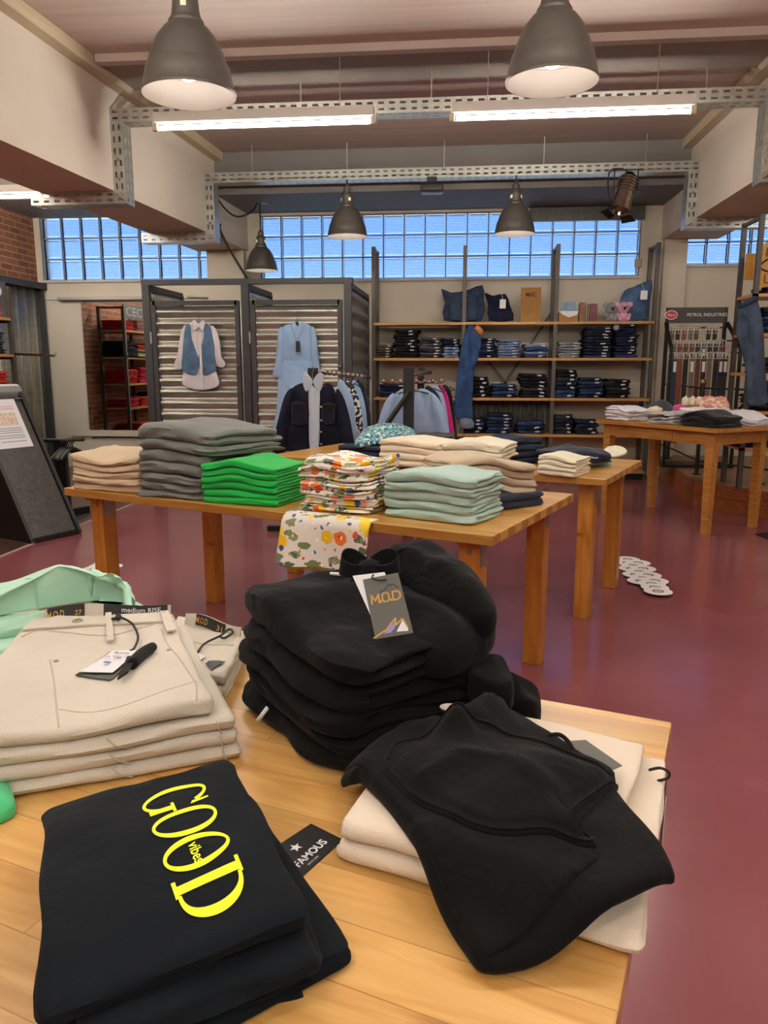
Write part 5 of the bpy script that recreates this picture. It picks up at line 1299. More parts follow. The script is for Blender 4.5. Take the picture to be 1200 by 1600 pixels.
def mint_fn(x, y, q):
    d = 0.035 * math.sin(q * PI / 2) + 0.01 * nz(x * 9, y * 9, 4) * sst(0, .3, q)
    d += 0.022 * ridge(x, y, [oz(a_, b_, TZ + .19).xy for a_, b_ in ((90, 872), (120, 882), (150, 893))], 0.05) * sst(0, .15, q)
    d += 0.022 * ridge(x, y, [oz(a_, b_, TZ + .17).xy for a_, b_ in ((150, 905), (185, 898), (205, 908))], 0.012) * sst(0, .1, q)
    return d
bm = BM(); mound(bm, mo, TZ + 0.1055, 0.026, mint_fn, 16, 5)
o = obj('folded_sweatshirt', bm, F_mint, None, True); tag(o, 'topmost mint green sweatshirt with rolled neckline, loosely crumpled', 'sweatshirt', GF)
trM = [bvh(o)]
drape_tube(trM, [oz(x, y, TZ + .17).xy for x, y in ((120, 878), (140, 890), (165, 898), (185, 892), (203, 906))], 0.008, F_mint, 'neckband', o, 5, 8)
drape_tube(trM, [oz(x, y, TZ + .17).xy for x, y in ((40, 901), (75, 908), (110, 925), (135, 940))], 0.0012, cloth('mint_seam', '#8cc2a3'), 'seam', o)
gp = [oz(x, y, TZ + .015).xy for x, y in ((-60, 1285), (-10, 1275), (20, 1262), (23, 1245), (12, 1228), (-10, 1215), (-70, 1215))]
bm = BM(); mound(bm, gp, Z0, 0.018, lambda x, y, q: 0.014 * math.sin(q * PI / 2) + 0.008 * nz(x * 40, y * 40, 3), 8, 5)
o = obj('folded_shirt', bm, cloth('spring_green_jersey', '#54c98a'), None, True); tag(o, 'spring green top poking in by the sand jeans at the table end', 'top', GF)
# ================================================================== old wooden desk and its clothes
DZ = 0.86
M_desk = wood('old_pine', '#9c6628', '#bd8642', grain=(1.2, 10, 10), rough=0.45, knots=True, coat=0.1)
dF, dL, dR = oz(1121, 671, DZ).xy, oz(931, 655.5, DZ).xy, None
de = (dL - dF).normalized(); dnv = Vector((de.y, -de.x))          # along the front to the left; to the back
DL, DD = (dL - dF).length, 0.82
desk = thing('writing_desk', 'old pine desk with a drawer, carrying white and black tops', 'desk', (dF.x, dF.y, 0), math.atan2(de.y, de.x))
bm = BM(); prism(bm, [(-0.0, 0.0, DZ - 0.03), (DL, 0, DZ - 0.03), (DL + 0.0, -DD, DZ - 0.03), (-0.05, -DD, DZ - 0.03)], (0, 0, 0.03)); obj('tabletop', bm, M_desk, desk)
lx0, lx1, ly0, ly1 = 0.1, DL - 0.09, -0.09, -DD + 0.12
for x in (lx0, lx1):
    for y in (ly0, ly1):
        bm = BM(); prism(bm, [(x - .038, y - .038, DZ - .03), (x + .038, y - .038, DZ - .03), (x + .038, y + .038, DZ - .03), (x - .038, y + .038, DZ - .03)], (0, 0, -(DZ - .03)))
        for v in bm.verts:
            if v.co.z < 0.1: v.co.x = x + (v.co.x - x) * 0.75; v.co.y = y + (v.co.y - y) * 0.75
        obj('leg', bm, M_desk, desk)
for nm, a_ in (('apron', (lx0, lx1, ly0 + .012, ly0 + .034)), ('apron', (lx0, lx1, ly1 - .034, ly1 - .012)), ('apron', (lx0 - .034, lx0 - .012, ly1, ly0)), ('apron', (lx1 + .012, lx1 + .034, ly1, ly0))):
    bm = BM(); box(bm, a_[0], a_[1], a_[2], a_[3], DZ - 0.135, DZ - 0.03); obj(nm, bm, M_desk, desk)
bm = BM(); box(bm, DL * .36, DL * .74, ly0 + .03, ly0 + .044, DZ - .13, DZ - .042, bev=0.003); dw = obj('drawer', bm, M_desk, desk)
bm = BM(); lathe(bm, [(0, 0), (.006, 0), (.006, .004), (0, .006)], 14, Matrix.Translation((DL * .55, ly0 + .044, DZ - .08)) @ Matrix.Rotation(-PI / 2, 4, 'X')); obj('keyhole', bm, M_silver, dw)
GD = 'clothes on the old desk'
def K2(a_, b_): return dF + de * a_ + dnv * b_
def QD(a0_, a1_, b_, dp): return quad_at(K2(a0_, b_), K2(a1_, b_), dp)
zD = DZ + 0.0008
stack('folded_shirt', 4, QD(1.2, .94, .05, .28), zD, 0.031, F_white, 'folded white shirt', 'of the white stack at the desk end', 'shirt', GD, 2, lambda u, v, k: -k * .03 * sst(.5, 1, u), 0.014, 0.024, 0.016, 0.08, 14, 8, 71.0, corner=0.14)
stack('folded_sweater', 3, QD(.74, .45, .05, .24), zD, 0.033, F_lgrey, 'folded light grey knit sweater', 'of three between the white and black tops', 'sweater', GD, 2, lambda u, v, k: -k * .03 * sst(.5, 0, u), 0.018, 0.03, 0.01, 0.08, 14, 8, 72.0, corner=0.14)
blk = stack('folded_tee', 3, QD(.4, .04, .05, .3), zD, 0.034, F_black, 'folded black tee', 'of the black stack at the desk front', 'tee', GD, 2, lambda u, v, k: k * (0.05 * math.exp(-((u - .45) / .3) ** 2) - .02), 0.01, 0.016, 0.008, 0.03, 16, 8, 73.0, corner=0.14)
blk[2]['label'] = 'topmost black tee with coral print on the old desk'
trB = [bvh(blk[2])]
M_coral = mat('coral_print', '#e29a86', 0.7, var=0.05)
for k in range(5):
    p = K2(.14 - .025 * k, .14 + .03 * k); z = tz_on(trB, p.x, p.y, DZ + .07) + 0.002
    bm2 = BM(); bm2.faces.new([bm2.verts.new((p.x + .014 * math.cos(a_ * PI / 3), p.y + .02 * math.sin(a_ * PI / 3), z)) for a_ in range(6)]); obj('coral_patch', bm2, M_coral, blk[2])
stack('folded_shirt', 3, QD(.3, -.0, .46, .26), zD, 0.04, F_white, 'folded lilac-white shirt', 'of three at the far desk corner', 'shirt', GD, 2, lambda u, v, k: -k * .06 * sst(.4, 1, u), 0.014, 0.02, 0.012, 0.06, 14, 8, 74.0, corner=0.14)
stack('folded_shirt', 3, QD(.66, .33, .36, .26), zD, 0.042, F_white, 'folded white shirt', 'of three behind the black tees', 'shirt', GD, 2, None, 0.012, 0.016, 0.01, 0.05, 14, 8, 75.0, corner=0.12)
cp = K2(1.04, .58); pg = [(cp.x + .2 * math.cos(w_) * (1 + .12 * math.sin(3 * w_)), cp.y + .13 * math.sin(w_)) for w_ in [k_ * PI / 6 for k_ in range(12)]]
bm = BM(); mound(bm, pg, zD, 0.06, lambda x, y, q: 0.1 * math.sin(q * PI / 2) + 0.03 * nz(x * 9, y * 9, 2), 10)
o = obj('folded_sweater', bm, F_dgrey, None, True); tag(o, 'dark grey sweater heaped at the back of the old desk', 'sweater', GD)
bxp = K2(.96, .33); bm = BM(); box(bm, bxp.x, bxp.x + .13, bxp.y, bxp.y + .09, zD, zD + .06); t = thing('gift_box', 'small black box holding folded cream cloths on the old desk', 'box', (0, 0, 0))
obj('box_body', bm, M_bcard, t)
bm = BM(); mound(bm, [(bxp.x + .01, bxp.y + .01), (bxp.x + .12, bxp.y + .01), (bxp.x + .12, bxp.y + .08), (bxp.x + .01, bxp.y + .08)], zD + .0605, .045, lambda x, y, q: .02 * q + .02 * nz(x * 40, y * 40, 1), 6); obj('folded_cloth', bm, F_cream, t, True)
p = K2(.78, .46); bm = BM(); mound(bm, [(p.x, p.y), (p.x + .09, p.y), (p.x + .09, p.y + .07), (p.x, p.y + .07)], zD, .13, lambda x, y, q: .02 * q, 6)
o = obj('folded_scarf', bm, cloth('pink_cloth', '#c8508e'), None, True); tag(o, 'small pink folded scarf beside the black box on the desk', 'scarf', GD)
t = thing('wooden_tray', 'low wooden tray with small paper bags at the back of the desk', 'tray', (0, 0, 0))
p = K2(.84, .64); bm = BM(); box(bm, p.x, p.x + .19, p.y, p.y + .1, zD, zD + .13); obj('tray_body', bm, M_desk, t)
for k in range(3):
    bm = BM(); mound(bm, [(p.x + .005 + .06 * k, p.y + .02), (p.x + .055 + .06 * k, p.y + .02), (p.x + .055 + .06 * k, p.y + .08), (p.x + .005 + .06 * k, p.y + .08)], zD + .1305, .06, lambda x, y, q: .02 * q + .015 * nz(x * 50, y * 50), 5); obj('paper_bag', bm, F_cream, t, True)
M_pouch = speckle('rose_print', ['#d9a494', '#c77a70', '#e2c2ac', '#b98a7a'], 50)
for k, (a_, lab) in enumerate(((.60, 'rose patterned pouch standing at the back of the desk, nearer the paper bags'), (.48, 'rose patterned pouch standing at the back of the desk, farther from the paper bags'))):
    p = K2(a_, .68); bm = BM(); mound(bm, [(-.06, -.09), (.06, -.09), (.065, .09), (-.055, .095)], 0, .012, lambda x, y, q: .025 * math.sin(q * PI / 2), 6, 3)
    bmesh.ops.transform(bm, matrix=Matrix.Translation((p.x, p.y + .01, zD + .105)) @ Matrix.Rotation(-.25, 4, 'Y') @ Matrix.Rotation(math.radians(78), 4, 'X'), verts=bm.verts)
    zm = min(v.co.z for v in bm.verts)
    for v in bm.verts: v.co.z += zD - zm
    o = obj('pouch', bm, M_pouch, None, True); tag(o, lab, 'pouch', 'rose pouches on the desk')

# ================================================================== platform railing
M_rail = mat('dark_iron', '#33322f', rough=0.45, metal=0.6, var=0.1, scale=30)
M_brass = mat('brass', '#a8874e', rough=0.3, metal=0.9, var=0.08, scale=40)
t = thing('railing', 'dark iron railing with brass balls along the platform edge', 'railing', (0, 0, 0))
rp = [oz(1012, 704, PZ), oz(1043, 717, PZ), oz(1088, 741, PZ), oz(1187, 756, PZ)]
rp.append(rp[3] + (rp[3] - rp[2]).normalized() * 0.9)
for k, p in enumerate(rp):
    bm = BM(); lathe(bm, [(0, 0), (.045, 0), (.045, .008), (.02, .012), (.018, .9), (0, .9)], 16, Matrix.Translation(p)); po = obj('post', bm, M_rail, t, True, 40)
    bm = BM(); bmesh.ops.create_uvsphere(bm, u_segments=16, v_segments=10, radius=.034, matrix=Matrix.Translation(p + Vector((0, 0, .93)))); obj('ball', bm, M_brass, po, True)
for z in (0.87, 0.14):
    bm = BM(); tube(bm, [p + Vector((0, 0, z)) for p in rp], 0.009, 8); obj('rail', bm, M_rail, t, True)

# ================================================================== belt stand
BY = 8.9
t = thing('belt_stand', 'black metal belt stand with dark header board and red oval emblem', 'display stand', (0, 0, 0))
def B(x, y, Y=BY): return oy(x, y, Y)
hb0, hb1 = B(1043, 505), B(1133, 480)
bm = BM(); box(bm, hb0.x, hb1.x, BY - .01, BY + .01, hb0.z, hb1.z); hdr = obj('header_board', bm, mat('anthracite_board', '#3a3733', .6, var=.05), t)
n_ = Vector((0, -1, 0)); O = Vector(((hb0.x + hb1.x) / 2, BY - .011, (hb0.z + hb1.z) / 2)); X = Vector((1, 0, 0)); Zv = Vector((0, 0, 1)); hw_ = hb1.x - hb0.x; hh_ = hb1.z - hb0.z
flat_text('PETROL INDUSTRIES', O, X, Zv, n_, .034, M_card, 'brand_lettering', hdr, cx=.11, width=hw_ * .70, cy=.005)
bm = BM(); bm.faces.new([bm.verts.new(O + X * (-.265 + .068 * math.cos(a_)) + Zv * (.004 + .05 * math.sin(a_)) + n_ * .001) for a_ in [k_ * PI / 14 for k_ in range(28)]][::-1]); obj('white_oval', bm, M_card, hdr, recalc=False)
bm = BM(); bm.faces.new([bm.verts.new(O + X * (-.265 + .06 * math.cos(a_)) + Zv * (.004 + .042 * math.sin(a_)) + n_ * .002) for a_ in [k_ * PI / 14 for k_ in range(28)]][::-1]); obj('red_oval', bm, mat('red_emblem', '#c22636', .5, var=0), hdr, recalc=False)
flat_text('Petrol', O, X, Zv, n_, .032, M_card, 'script_lettering', hdr, cx=-.265, cy=.004, width=.085, lift=.003, font_shear=.3)
yl = BY - .02
fl0, fr0 = B(1040, 512).x, B(1136, 512).x
for x in (fl0 + .02, fr0 - .02):
    bm = BM(); bar(bm, (x, BY + .02, PZ), (x, BY + .02, hb1.z), .035, .035); obj('post', bm, M_dk, t)
for x in (fl0, fr0):
    bm = BM(); bar(bm, (x, BY, hb0.z), (x + (.06 if x > fl0 else -.0), BY - .3, B(1140, 545).z), .03, .03); obj('side_arm', bm, M_dk, t)
    bm = BM(); bar(bm, (x + (.06 if x > fl0 else -.0), BY - .3, PZ), (x + (.06 if x > fl0 else -.0), BY - .3, B(1140, 540).z), .03, .03); obj('front_post', bm, M_dk, t)
bm = BM(); box(bm, fl0 - .02, fr0 + .08, BY - .32, BY + .05, PZ, PZ + .03); obj('base', bm, M_dk, t)
rows = [(512, .0), (533, -.12), (552, -.28)]
for y, dy in rows:
    z = B(1090, y).z; bm = BM(); tube(bm, [(fl0, BY + dy, z), (fr0 + .05 * (-dy / .28), BY + dy, z)], .008, 8); obj('rail', bm, M_dk, t)
belt_m = [('black', mat('black_leather', '#17161a', .45)), ('brown', mat('brown_leather', '#5a3420', .5)), ('chestnut', mat('chestnut_leather', '#7a3f27', .5)), ('taupe', mat('taupe_leather', '#6f6258', .6)), ('navy', mat('navy_leather', '#222c44', .5)), ('grey', mat('grey_leather', '#5f5f60', .6))]
random.seed(12)
def belt(x, Y, z, L, w_, cm, label, group, tagged=False):
    t = thing('belt', label, 'belt', (x, Y, z), 0, group)
    bm = BM(); box(bm, -w_ / 2, w_ / 2, -.006, 0, -L, -.03, bev=.002); box_o = obj('strap', bm, cm, t)
    bm = BM(); pts = [(-w_ * .72, -.016, .0), (w_ * .72, -.016, .0), (w_ * .72, -.016, -.062), (-w_ * .72, -.016, -.062)]
    tube(bm, pts + [pts[0]], .0065, 6); tube(bm, [(0, -.016, 0), (0, -.02, -.065)], .004, 6)
    obj('buckle', bm, M_bk, t, True)
    bm = BM(); tube(bm, smooth_path([(0, .02, .012), (0, .0, .018), (0, -.014, .008), (0, -.014, -.01)], 3), .003, 6); obj('hook', bm, M_bk, t, True)
    if tagged:
        bm = BM(); box(bm, -w_ * .3, w_ * .3, -.012, -.009, -.2, -.09); obj('price_tag', bm, M_card, t)
    return t
M_bk = mat('nickel_buckle', '#d2cfc6', rough=.3, metal=.6, var=.05)
seqL = [5, 4, 2, 0, 3, 1, 0, 3, 0, 0, 0]; pxL = [1048, 1055, 1063, 1072, 1082, 1091, 1100, 1109, 1119, 1127, 1134]
ordn = ['first', 'second', 'third', 'fourth', 'fifth', 'sixth', 'seventh', 'eighth', 'ninth', 'tenth', 'eleventh', 'twelfth']
zz = B(1090, 552).z
for k, (px_, c_) in enumerate(zip(pxL, seqL)):
    x = oy(px_, 552, BY - .28).x; nm, mm = belt_m[c_]
    belt(x, BY - .29, zz, random.uniform(.88, 1.0), .05, mm, 'long %s leather belt, %s from the jeans shelf on the lowest hooks' % (nm, ordn[k]), 'long belts on the stand', k in (1, 4, 6, 9, 10))
seqM = [3, 2, 1, 1, 0, 5, 0, 0, 1]; zz = B(1090, 533).z
for k, c_ in enumerate(seqM):
    x = oy(1053 + 9.4 * k, 533, BY - .12).x; nm, mm = belt_m[c_]
    belt(x, BY - .13, zz, .17, .045, mm, 'short hanging %s belt, %s from the jeans shelf on the middle hooks' % (nm, ordn[k]), 'belts on the middle hooks', k == 5)
for k, (px_, c_) in enumerate(((1050, 5), (1059, 0), (1069, 2), (1079, 3), (1088, 1), (1107, 0), (1117, 0))):
    x = oy(px_, 512, BY).x; nm, mm = belt_m[c_]
    belt(x, BY - .015, B(1090, 512).z, .13, .045, mm, 'short hanging %s belt, %s from the jeans shelf on the top hooks' % (nm, ordn[k]), 'belts on the top hooks')

# ================================================================== shelf on the platform with hanging jeans and eye sign
SY = 7.15; SX = oy(1184, 420, SY).x
SXL = SX
M_post = mat('dark_steel_post', '#55504a', rough=.5, metal=.6, var=.1, scale=20)
M_shelf = wood('oak_shelf', '#a9783c', '#cb9a58', grain=(1.0, 10, 10), rough=.45, knots=False)
t = thing('shelving_unit', 'steel and wood shelving on the platform with jeans hung on its post', 'shelving', (0, 0, 0))
zt = oy(1190, 335, SY).z
for x in (SX, SX + 1.1):
    for y in (SY, SY + .42):
        bm = BM(); bar(bm, (x, y, PZ), (x, y, zt), .04, .04); obj('post', bm, M_post, t)
    bm = BM(); bar(bm, (x, SY, zt - .02), (x, SY + .42, zt - .02), .03, .03); obj('top_tie', bm, M_post, t)
rz_ = []
for y in (461, 523, 585, 645, 702):
    z = oy(1190, y, SY).z; rz_.append(z); bm = BM(); box(bm, SX - .02, SX + 1.12, SY - .02, SY + .42, z - .015, z + .012); obj('shelf', bm, M_shelf, t)
# wooden eye sign: two boards, the nearer one with a painted eye
M_ply = wood('plywood', '#b8812f', '#cf9a45', grain=(1, 7, 7), rough=.6, knots=False, coat=0)
M_ink = mat('black_ink', '#1d1a18', .7, var=0)
t = thing('eye_sign', 'wooden hexagon sign with a black painted eye on top of the shelving', 'sign', (0, 0, 0))
ec = oy(1207, 415, SY + .1); s_ = .2
bm = BM(); prism(bm, [ec + Vector((s_ * a_, 0, s_ * b_)) for a_, b_ in ((-.75, -.55), (-.45, -1.05), (.45, -1.05), (1, -.4), (1, .6), (.2, 1.1), (-.25, 1.1), (-.75, .35))], (0, .02, 0)); sg = obj('hexagon_board', bm, M_ply, t)
bm = BM(); b0 = oy(1163, 437, SY + .3); b1 = oy(1183, 396, SY + .3); box(bm, b0.x, b1.x + .05, SY + .3, SY + .32, b0.z, b1.z); obj('rear_board', bm, M_ply, t)
bm = BM(); f_ = ec + Vector((.02, -.004, 0))
up_ = smooth_path([f_ + Vector((a_, 0, b_)) for a_, b_ in ((-.14, -.01), (-.06, .055), (.05, .06), (.16, 0))], 6); lo_ = smooth_path([f_ + Vector((a_, 0, b_)) for a_, b_ in ((-.14, -.01), (-.05, -.05), (.06, -.055), (.16, 0))], 6)
tube(bm, up_, .008, 6); eo = obj('upper_lid_line', bm, M_ink, sg, True)
bm = BM(); tube(bm, lo_, .006, 6); obj('lower_lid_line', bm, M_ink, sg, True)
bm = BM(); prism(bm, [f_ + Vector((.01 + .05 * math.cos(a_), 0, .05 * math.sin(a_))) for a_ in [k_ * PI / 12 for k_ in range(24)]], (0, -.003, 0)); obj('iris', bm, mat('grey_ink', '#3a3a40', .6, var=.2, scale=60), sg)
for dz in (.075, -.075):
    bm = BM(); pts = [f_ + Vector((-.075, 0, dz)), f_ + Vector((-.075, 0, dz * 1.9)), f_ + Vector((-.02, 0, dz * 1.9))]; tube(bm, pts, .004, 5); obj('corner_line', bm, M_ink, sg)
# ================================================================== the jeans shelving along the back wall
JY = 9.35
def S(x, y, Y=JY): return oy(x, y, Y)
t = thing('shelving_unit', 'long steel and wood shelving with stacked jeans below the glass blocks', 'shelving', (0, 0, 0))
zt = S(700, 384).z
pxs = [584, 725, 868, 1022]
postx = [S(x, 500).x for x in pxs]
for x in postx:
    for y in (JY, JY + .38):
        bm = BM(); bar(bm, (x, y, 0), (x, y, zt), .045, .04); obj('post', bm, M_post, t)
    bm = BM(); bar(bm, (x, JY, zt - .02), (x, JY + .38, zt - .02), .03, .03); obj('top_tie', bm, M_post, t)
lev = [S(740, y).z for y in (505, 561, 623, 679, 734)]
for i, z in enumerate(lev):
    for a_, b_ in zip(postx, postx[1:]):
        bm = BM(); box(bm, a_ - .0, b_ + .0, JY - .025, JY + .36, z - .018, z + .012); obj('shelf', bm, M_shelf, t)
for (x0, y0, x1, y1) in ((728, 520, 862, 690), (864, 485, 728, 690)):
    bm = BM(); bar(bm, S(x0, y0, JY + .39), S(x1, y1, JY + .39), .03, .008, up=(0, 1, 0)); obj('brace', bm, M_post, t)
bm = BM(); box(bm, postx[0], postx[-1], JY + .0, JY + .3, 0, .06); obj('plinth', bm, M_dk, t)
# radiator behind the lowest shelves
t = thing('radiator', 'dark ribbed radiator on the wall behind the lowest jeans shelves', 'radiator', (0, 0, 0))
x0, x1 = S(731, 640, 9.7).x, S(852, 640, 9.7).x; za, zb = S(780, 672, 9.7).z, S(780, 622, 9.7).z
M_radi = mat('radiator_grey', '#57534d', .5, .2)
n_ = 16
for k in range(n_):
    x = lerp(x0, x1, (k + .5) / n_); bm = BM(); box(bm, x - .018, x + .018, 9.725, 9.785, za, zb, bev=.008); obj('rib', bm, M_radi, t, True, 40)
bm = BM(); box(bm, x0, x1, 9.745, 9.79, za + .02, za + .05); obj('pipe', bm, M_radi, t)
# ---- jeans
DN = {'black': denim('black_denim', '#17181c', .3), 'navy': denim('navy_denim', '#1b2238', .4), 'blue': denim('mid_blue_denim', '#2c3f66', .5), 'pale blue': denim('pale_blue_denim', '#7388a8', .25),
      'grey': denim('grey_denim', '#55555a', .3), 'light grey': denim('light_grey_denim', '#8d9198', .2), 'taupe': denim('taupe_denim', '#5c544a', .3), 'dark grey': denim('dark_grey_denim', '#33343a', .3)}
M_sl = mat('white_size_label', '#b9b9c0', .7, var=0)
random.seed(77)
PROTO = []
for k in range(4):
    bm = BM(); fold(bm, [(-.5, 0), (.5, 0), (.5, 1), (-.5, 1)], 0, .1, 2, 8, 5, None, 5.1 + k * 2.3, .03, .09, .08)
    bmesh.ops.recalc_face_normals(bm, faces=bm.faces)
    me = bpy.data.meshes.new('folded_jeans'); bm.to_mesh(me); bm.free(); me.polygons.foreach_set('use_smooth', [True] * len(me.polygons)); me.materials.append(DN['navy']); PROTO.append(me)
bm = BM(); box(bm, -.085, .085, -.012, 0, -.02, .02); LBL = bpy.data.meshes.new('size_label'); bmesh.ops.recalc_face_normals(bm, faces=bm.faces); bm.to_mesh(LBL); bm.free(); LBL.materials.append(M_sl)
def jeans_pile(x0, x1, ztop_, z0, cols, where, group, Y=JY, depth=.3, jitx=.012, axis=0, labels=True, cat='jeans', what='jeans', name='folded_jeans', mats=None, base=None, lift=0.0005):
    n = len(cols); t_ = (ztop_ - z0) / n
    for i, c_ in enumerate(cols):
        m_ = (mats or DN)[c_]
        o = bpy.data.objects.new(name, random.choice(PROTO)); COL.objects.link(o)
        w_ = (x1 - x0) * random.uniform(.9, 1.0); cx = (x0 + x1) / 2 + random.uniform(-jitx, jitx)
        o.scale = (w_, depth, (t_ - .0005) / .1 * .93)
        if axis == 0: o.location = (cx, Y + random.uniform(0, .03), z0 + i * t_ + .0005); o.rotation_euler = (0, random.uniform(-.04, .04), random.uniform(-.09, .09))
        else: o.location = (Y - random.uniform(0, .03), cx, z0 + i * t_ + .0005); o.rotation_euler = (0, 0, PI / 2 + random.uniform(-.05, .05))
        o.material_slots[0].link = 'OBJECT'; o.material_slots[0].material = m_
        tag(o, '%s%s %s, %s in the %s' % ('folded ', c_, what, order(i, n), where), cat, group)
        if labels and random.random() < .85:
            l_ = bpy.data.objects.new('size_label', LBL); COL.objects.link(l_); l_.parent = o
            l_.location = (.25 + random.uniform(-.06, .06), -.03, .06); l_.rotation_euler = (0, random.uniform(-.15, .15), 0); l_.scale = (1, 1, 1.1)
GJ = 'jeans stacked on the back shelving'
def P_(x0, x1, yt, lv, cols, where): jeans_pile(S(x0, 500).x, S(x1, 500).x, S(700, yt).z, lev[lv] + .0125, cols, where, GJ)
P_(586, 612, 538, 1, ['taupe'] * 5, 'low taupe stack by the end post')
P_(615, 654, 515, 1, ['black'] * 9, 'tall black stack on the upper shelf')
P_(656, 690, 527, 1, ['dark grey', 'grey', 'dark grey', 'grey', 'grey', 'dark grey', 'grey'], 'grey stack by the tall black one')
P_(692, 719, 529, 1, ['pale blue'] * 4 + ['navy'] * 3, 'navy and pale blue stack')
P_(741, 775, 528, 1, ['navy', 'navy', 'blue', 'navy', 'blue', 'navy', 'navy'], 'dark stack by the hanging jeans')
P_(778, 814, 530, 1, ['pale blue'] * 7, 'pale blue stack on the upper shelf')
P_(820, 858, 538, 1, ['blue', 'pale blue', 'blue', 'pale blue'], 'low mixed blue upper stack')
P_(874, 911, 535, 1, ['light grey'] * 6, 'light grey stack on the upper shelf')
P_(914, 960, 512, 1, ['blue', 'navy', 'navy', 'navy', 'black', 'navy', 'navy', 'black', 'navy', 'navy'], 'tall dark stack under the plush toys')
P_(963, 1000, 508, 1, ['blue'] + ['navy'] * 10, 'tallest stack')
P_(592, 640, 601, 2, ['navy', 'blue', 'navy', 'navy'], 'stack behind the blue shirts rack')
P_(730, 765, 589, 2, ['black'] * 5, 'black stack beside the hanging jeans')
P_(770, 811, 600, 2, ['navy', 'blue', 'navy', 'blue'], 'low navy stack at the brace crossing')
P_(816, 860, 584, 2, ['black', 'black', 'dark grey', 'black', 'black', 'black', 'black'], 'tall black stack on the middle shelf')
P_(870, 906, 577, 2, ['blue', 'blue', 'navy', 'navy', 'dark grey', 'black', 'black'], 'black and blue middle stack')
P_(909, 948, 590, 2, ['navy', 'blue', 'blue', 'navy', 'blue', 'navy'], 'blue stack on the middle shelf')
P_(952, 992, 592, 2, ['black', 'black', 'dark grey', 'black', 'black'], 'black stack ending the middle shelf')
P_(724, 760, 654, 3, ['navy', 'navy', 'blue', 'navy'], 'low stack below the jeans cuff')
P_(763, 806, 646, 3, ['navy', 'blue', 'navy', 'navy', 'blue', 'navy'], 'taller navy stack in front of the radiator')
P_(813, 858, 658, 3, ['blue', 'navy', 'blue'], 'lowest stack at the radiator end')
P_(872, 903, 648, 3, ['navy', 'dark grey', 'navy', 'navy', 'dark grey'], 'dark stack just past the radiator')
P_(906, 945, 655, 3, ['navy', 'dark grey', 'navy', 'navy'], 'low dark stack behind the old desk')
# platform shelf piles
def R_(x0, x1, yt, k, cols, where): jeans_pile(oy(x0, 500, SY).x, oy(x1, 500, SY).x, oy(1190, yt, SY).z, rz_[k] + .0125, cols, where, 'jeans on the platform shelving', SY)
R_(1190, 1240, 447, 0, ['navy', 'navy'], 'stack under the eye sign')
R_(1190, 1240, 478, 1, ['navy', 'blue', 'navy', 'navy', 'blue', 'navy', 'navy', 'dark grey'], 'stack behind the faded jeans')
R_(1190, 1240, 558, 2, ['blue', 'navy', 'navy', 'dark grey', 'navy'], 'stack by the faded jeans hem')
R_(1188, 1240, 617, 3, ['black', 'dark grey', 'black', 'black', 'dark grey'], 'low stack on platform shelving')
R_(1170, 1225, 672, 4, ['dark grey', 'black', 'dark grey', 'grey', 'dark grey'], 'lowest platform stack')
# ---- things on the top shelf
zs = lev[0] + .0125
def vmound(outline, Y, rim, fn, rings=10, k=4, lean=0.0):
    """outline: px points on the plane Y; the mass swells towards the viewer side (-Y)"""
    bm = BM(); pts = [oy(x, y, Y) for x, y in outline]
    mound(bm, [(p.x, p.z) for p in pts], 0.0, rim, fn, rings, k)
    zmin = min(p.z for p in pts)
    for v in bm.verts: v.co = Vector((v.co.x, Y - v.co.z + (v.co.y - zmin) * lean, v.co.y))
    return bm
def cushion(outline, Y, m, label, lean=.15, thick=.06, tagpx=None):
    bm = vmound(outline, Y, .035, lambda x, y, q: thick * math.sin(q * PI / 2) + .008 * nz(x * 14, y * 14, Y), 10, 2, lean)
    bm.verts.ensure_lookup_table(); zmin = min(v.co.z for v in bm.verts)
    o = obj('denim_cushion', bm, m, None, True); o.location.z = zs - zmin + .001; tag(o, label, 'cushion', 'denim cushions on the top shelf')
    if tagpx:
        (x0, y0), (x1, y1) = tagpx; a_, b_ = oy(x0, y0, Y - .14), oy(x1, y1, Y - .14); bm = BM(); box(bm, a_.x, b_.x, Y - .142, Y - .139, b_.z, a_.z); obj('price_tag', bm, M_card, o)
        bm = BM(); c_ = (a_ + b_) / 2; tube(bm, [Vector((c_.x, Y - .13, a_.z)), Vector((c_.x - .02, Y - .07, a_.z + .1))], .002, 5); obj('tag_cord', bm, M_card, o)
    return o
cushion([(689, 453), (705, 459), (730, 455), (754, 447), (756, 470), (752, 503), (694, 503), (695, 475)], JY + .2, denim('steel_blue_denim', '#35455f', .4), 'largest denim cushion of the three together, behind the shelf post')
cushion([(707, 465), (725, 462), (742, 466), (744, 503), (705, 503)], JY + .1, denim('grey_blue_denim', '#3a4a63', .4), 'smaller grey-blue denim cushion in front of the largest one')
cushion([(757, 459), (770, 464), (790, 461), (797, 480), (802, 503), (764, 503), (763, 478)], JY + .14, DN['navy'], 'dark navy denim cushion with a white tag beside the cardboard sign', tagpx=((781, 470), (790, 484)))
cushion([(1020, 441), (1016, 470), (1008, 503), (972, 503), (967, 480), (976, 458), (990, 452)], JY + .12, denim('faded_blue_denim', '#4f6a92', .5), 'faded denim cushion leaning on the end post by the plush toys', thick=.08, tagpx=((1001, 458), (1011, 472)))
t = thing('cardboard_sign', 'brown cardboard panel with black capital letters on the top shelf', 'sign', (0, 0, 0))
a_, b_ = S(813, 503, JY + .1), S(846, 449, JY + .1); bm = BM(); box(bm, a_.x, b_.x, JY + .1, JY + .13, zs + .001, b_.z); cb = obj('panel', bm, mat('brown_cardboard', '#a2763f', .8, var=.05, scale=12, stretch=(6, 1, 1)), t)
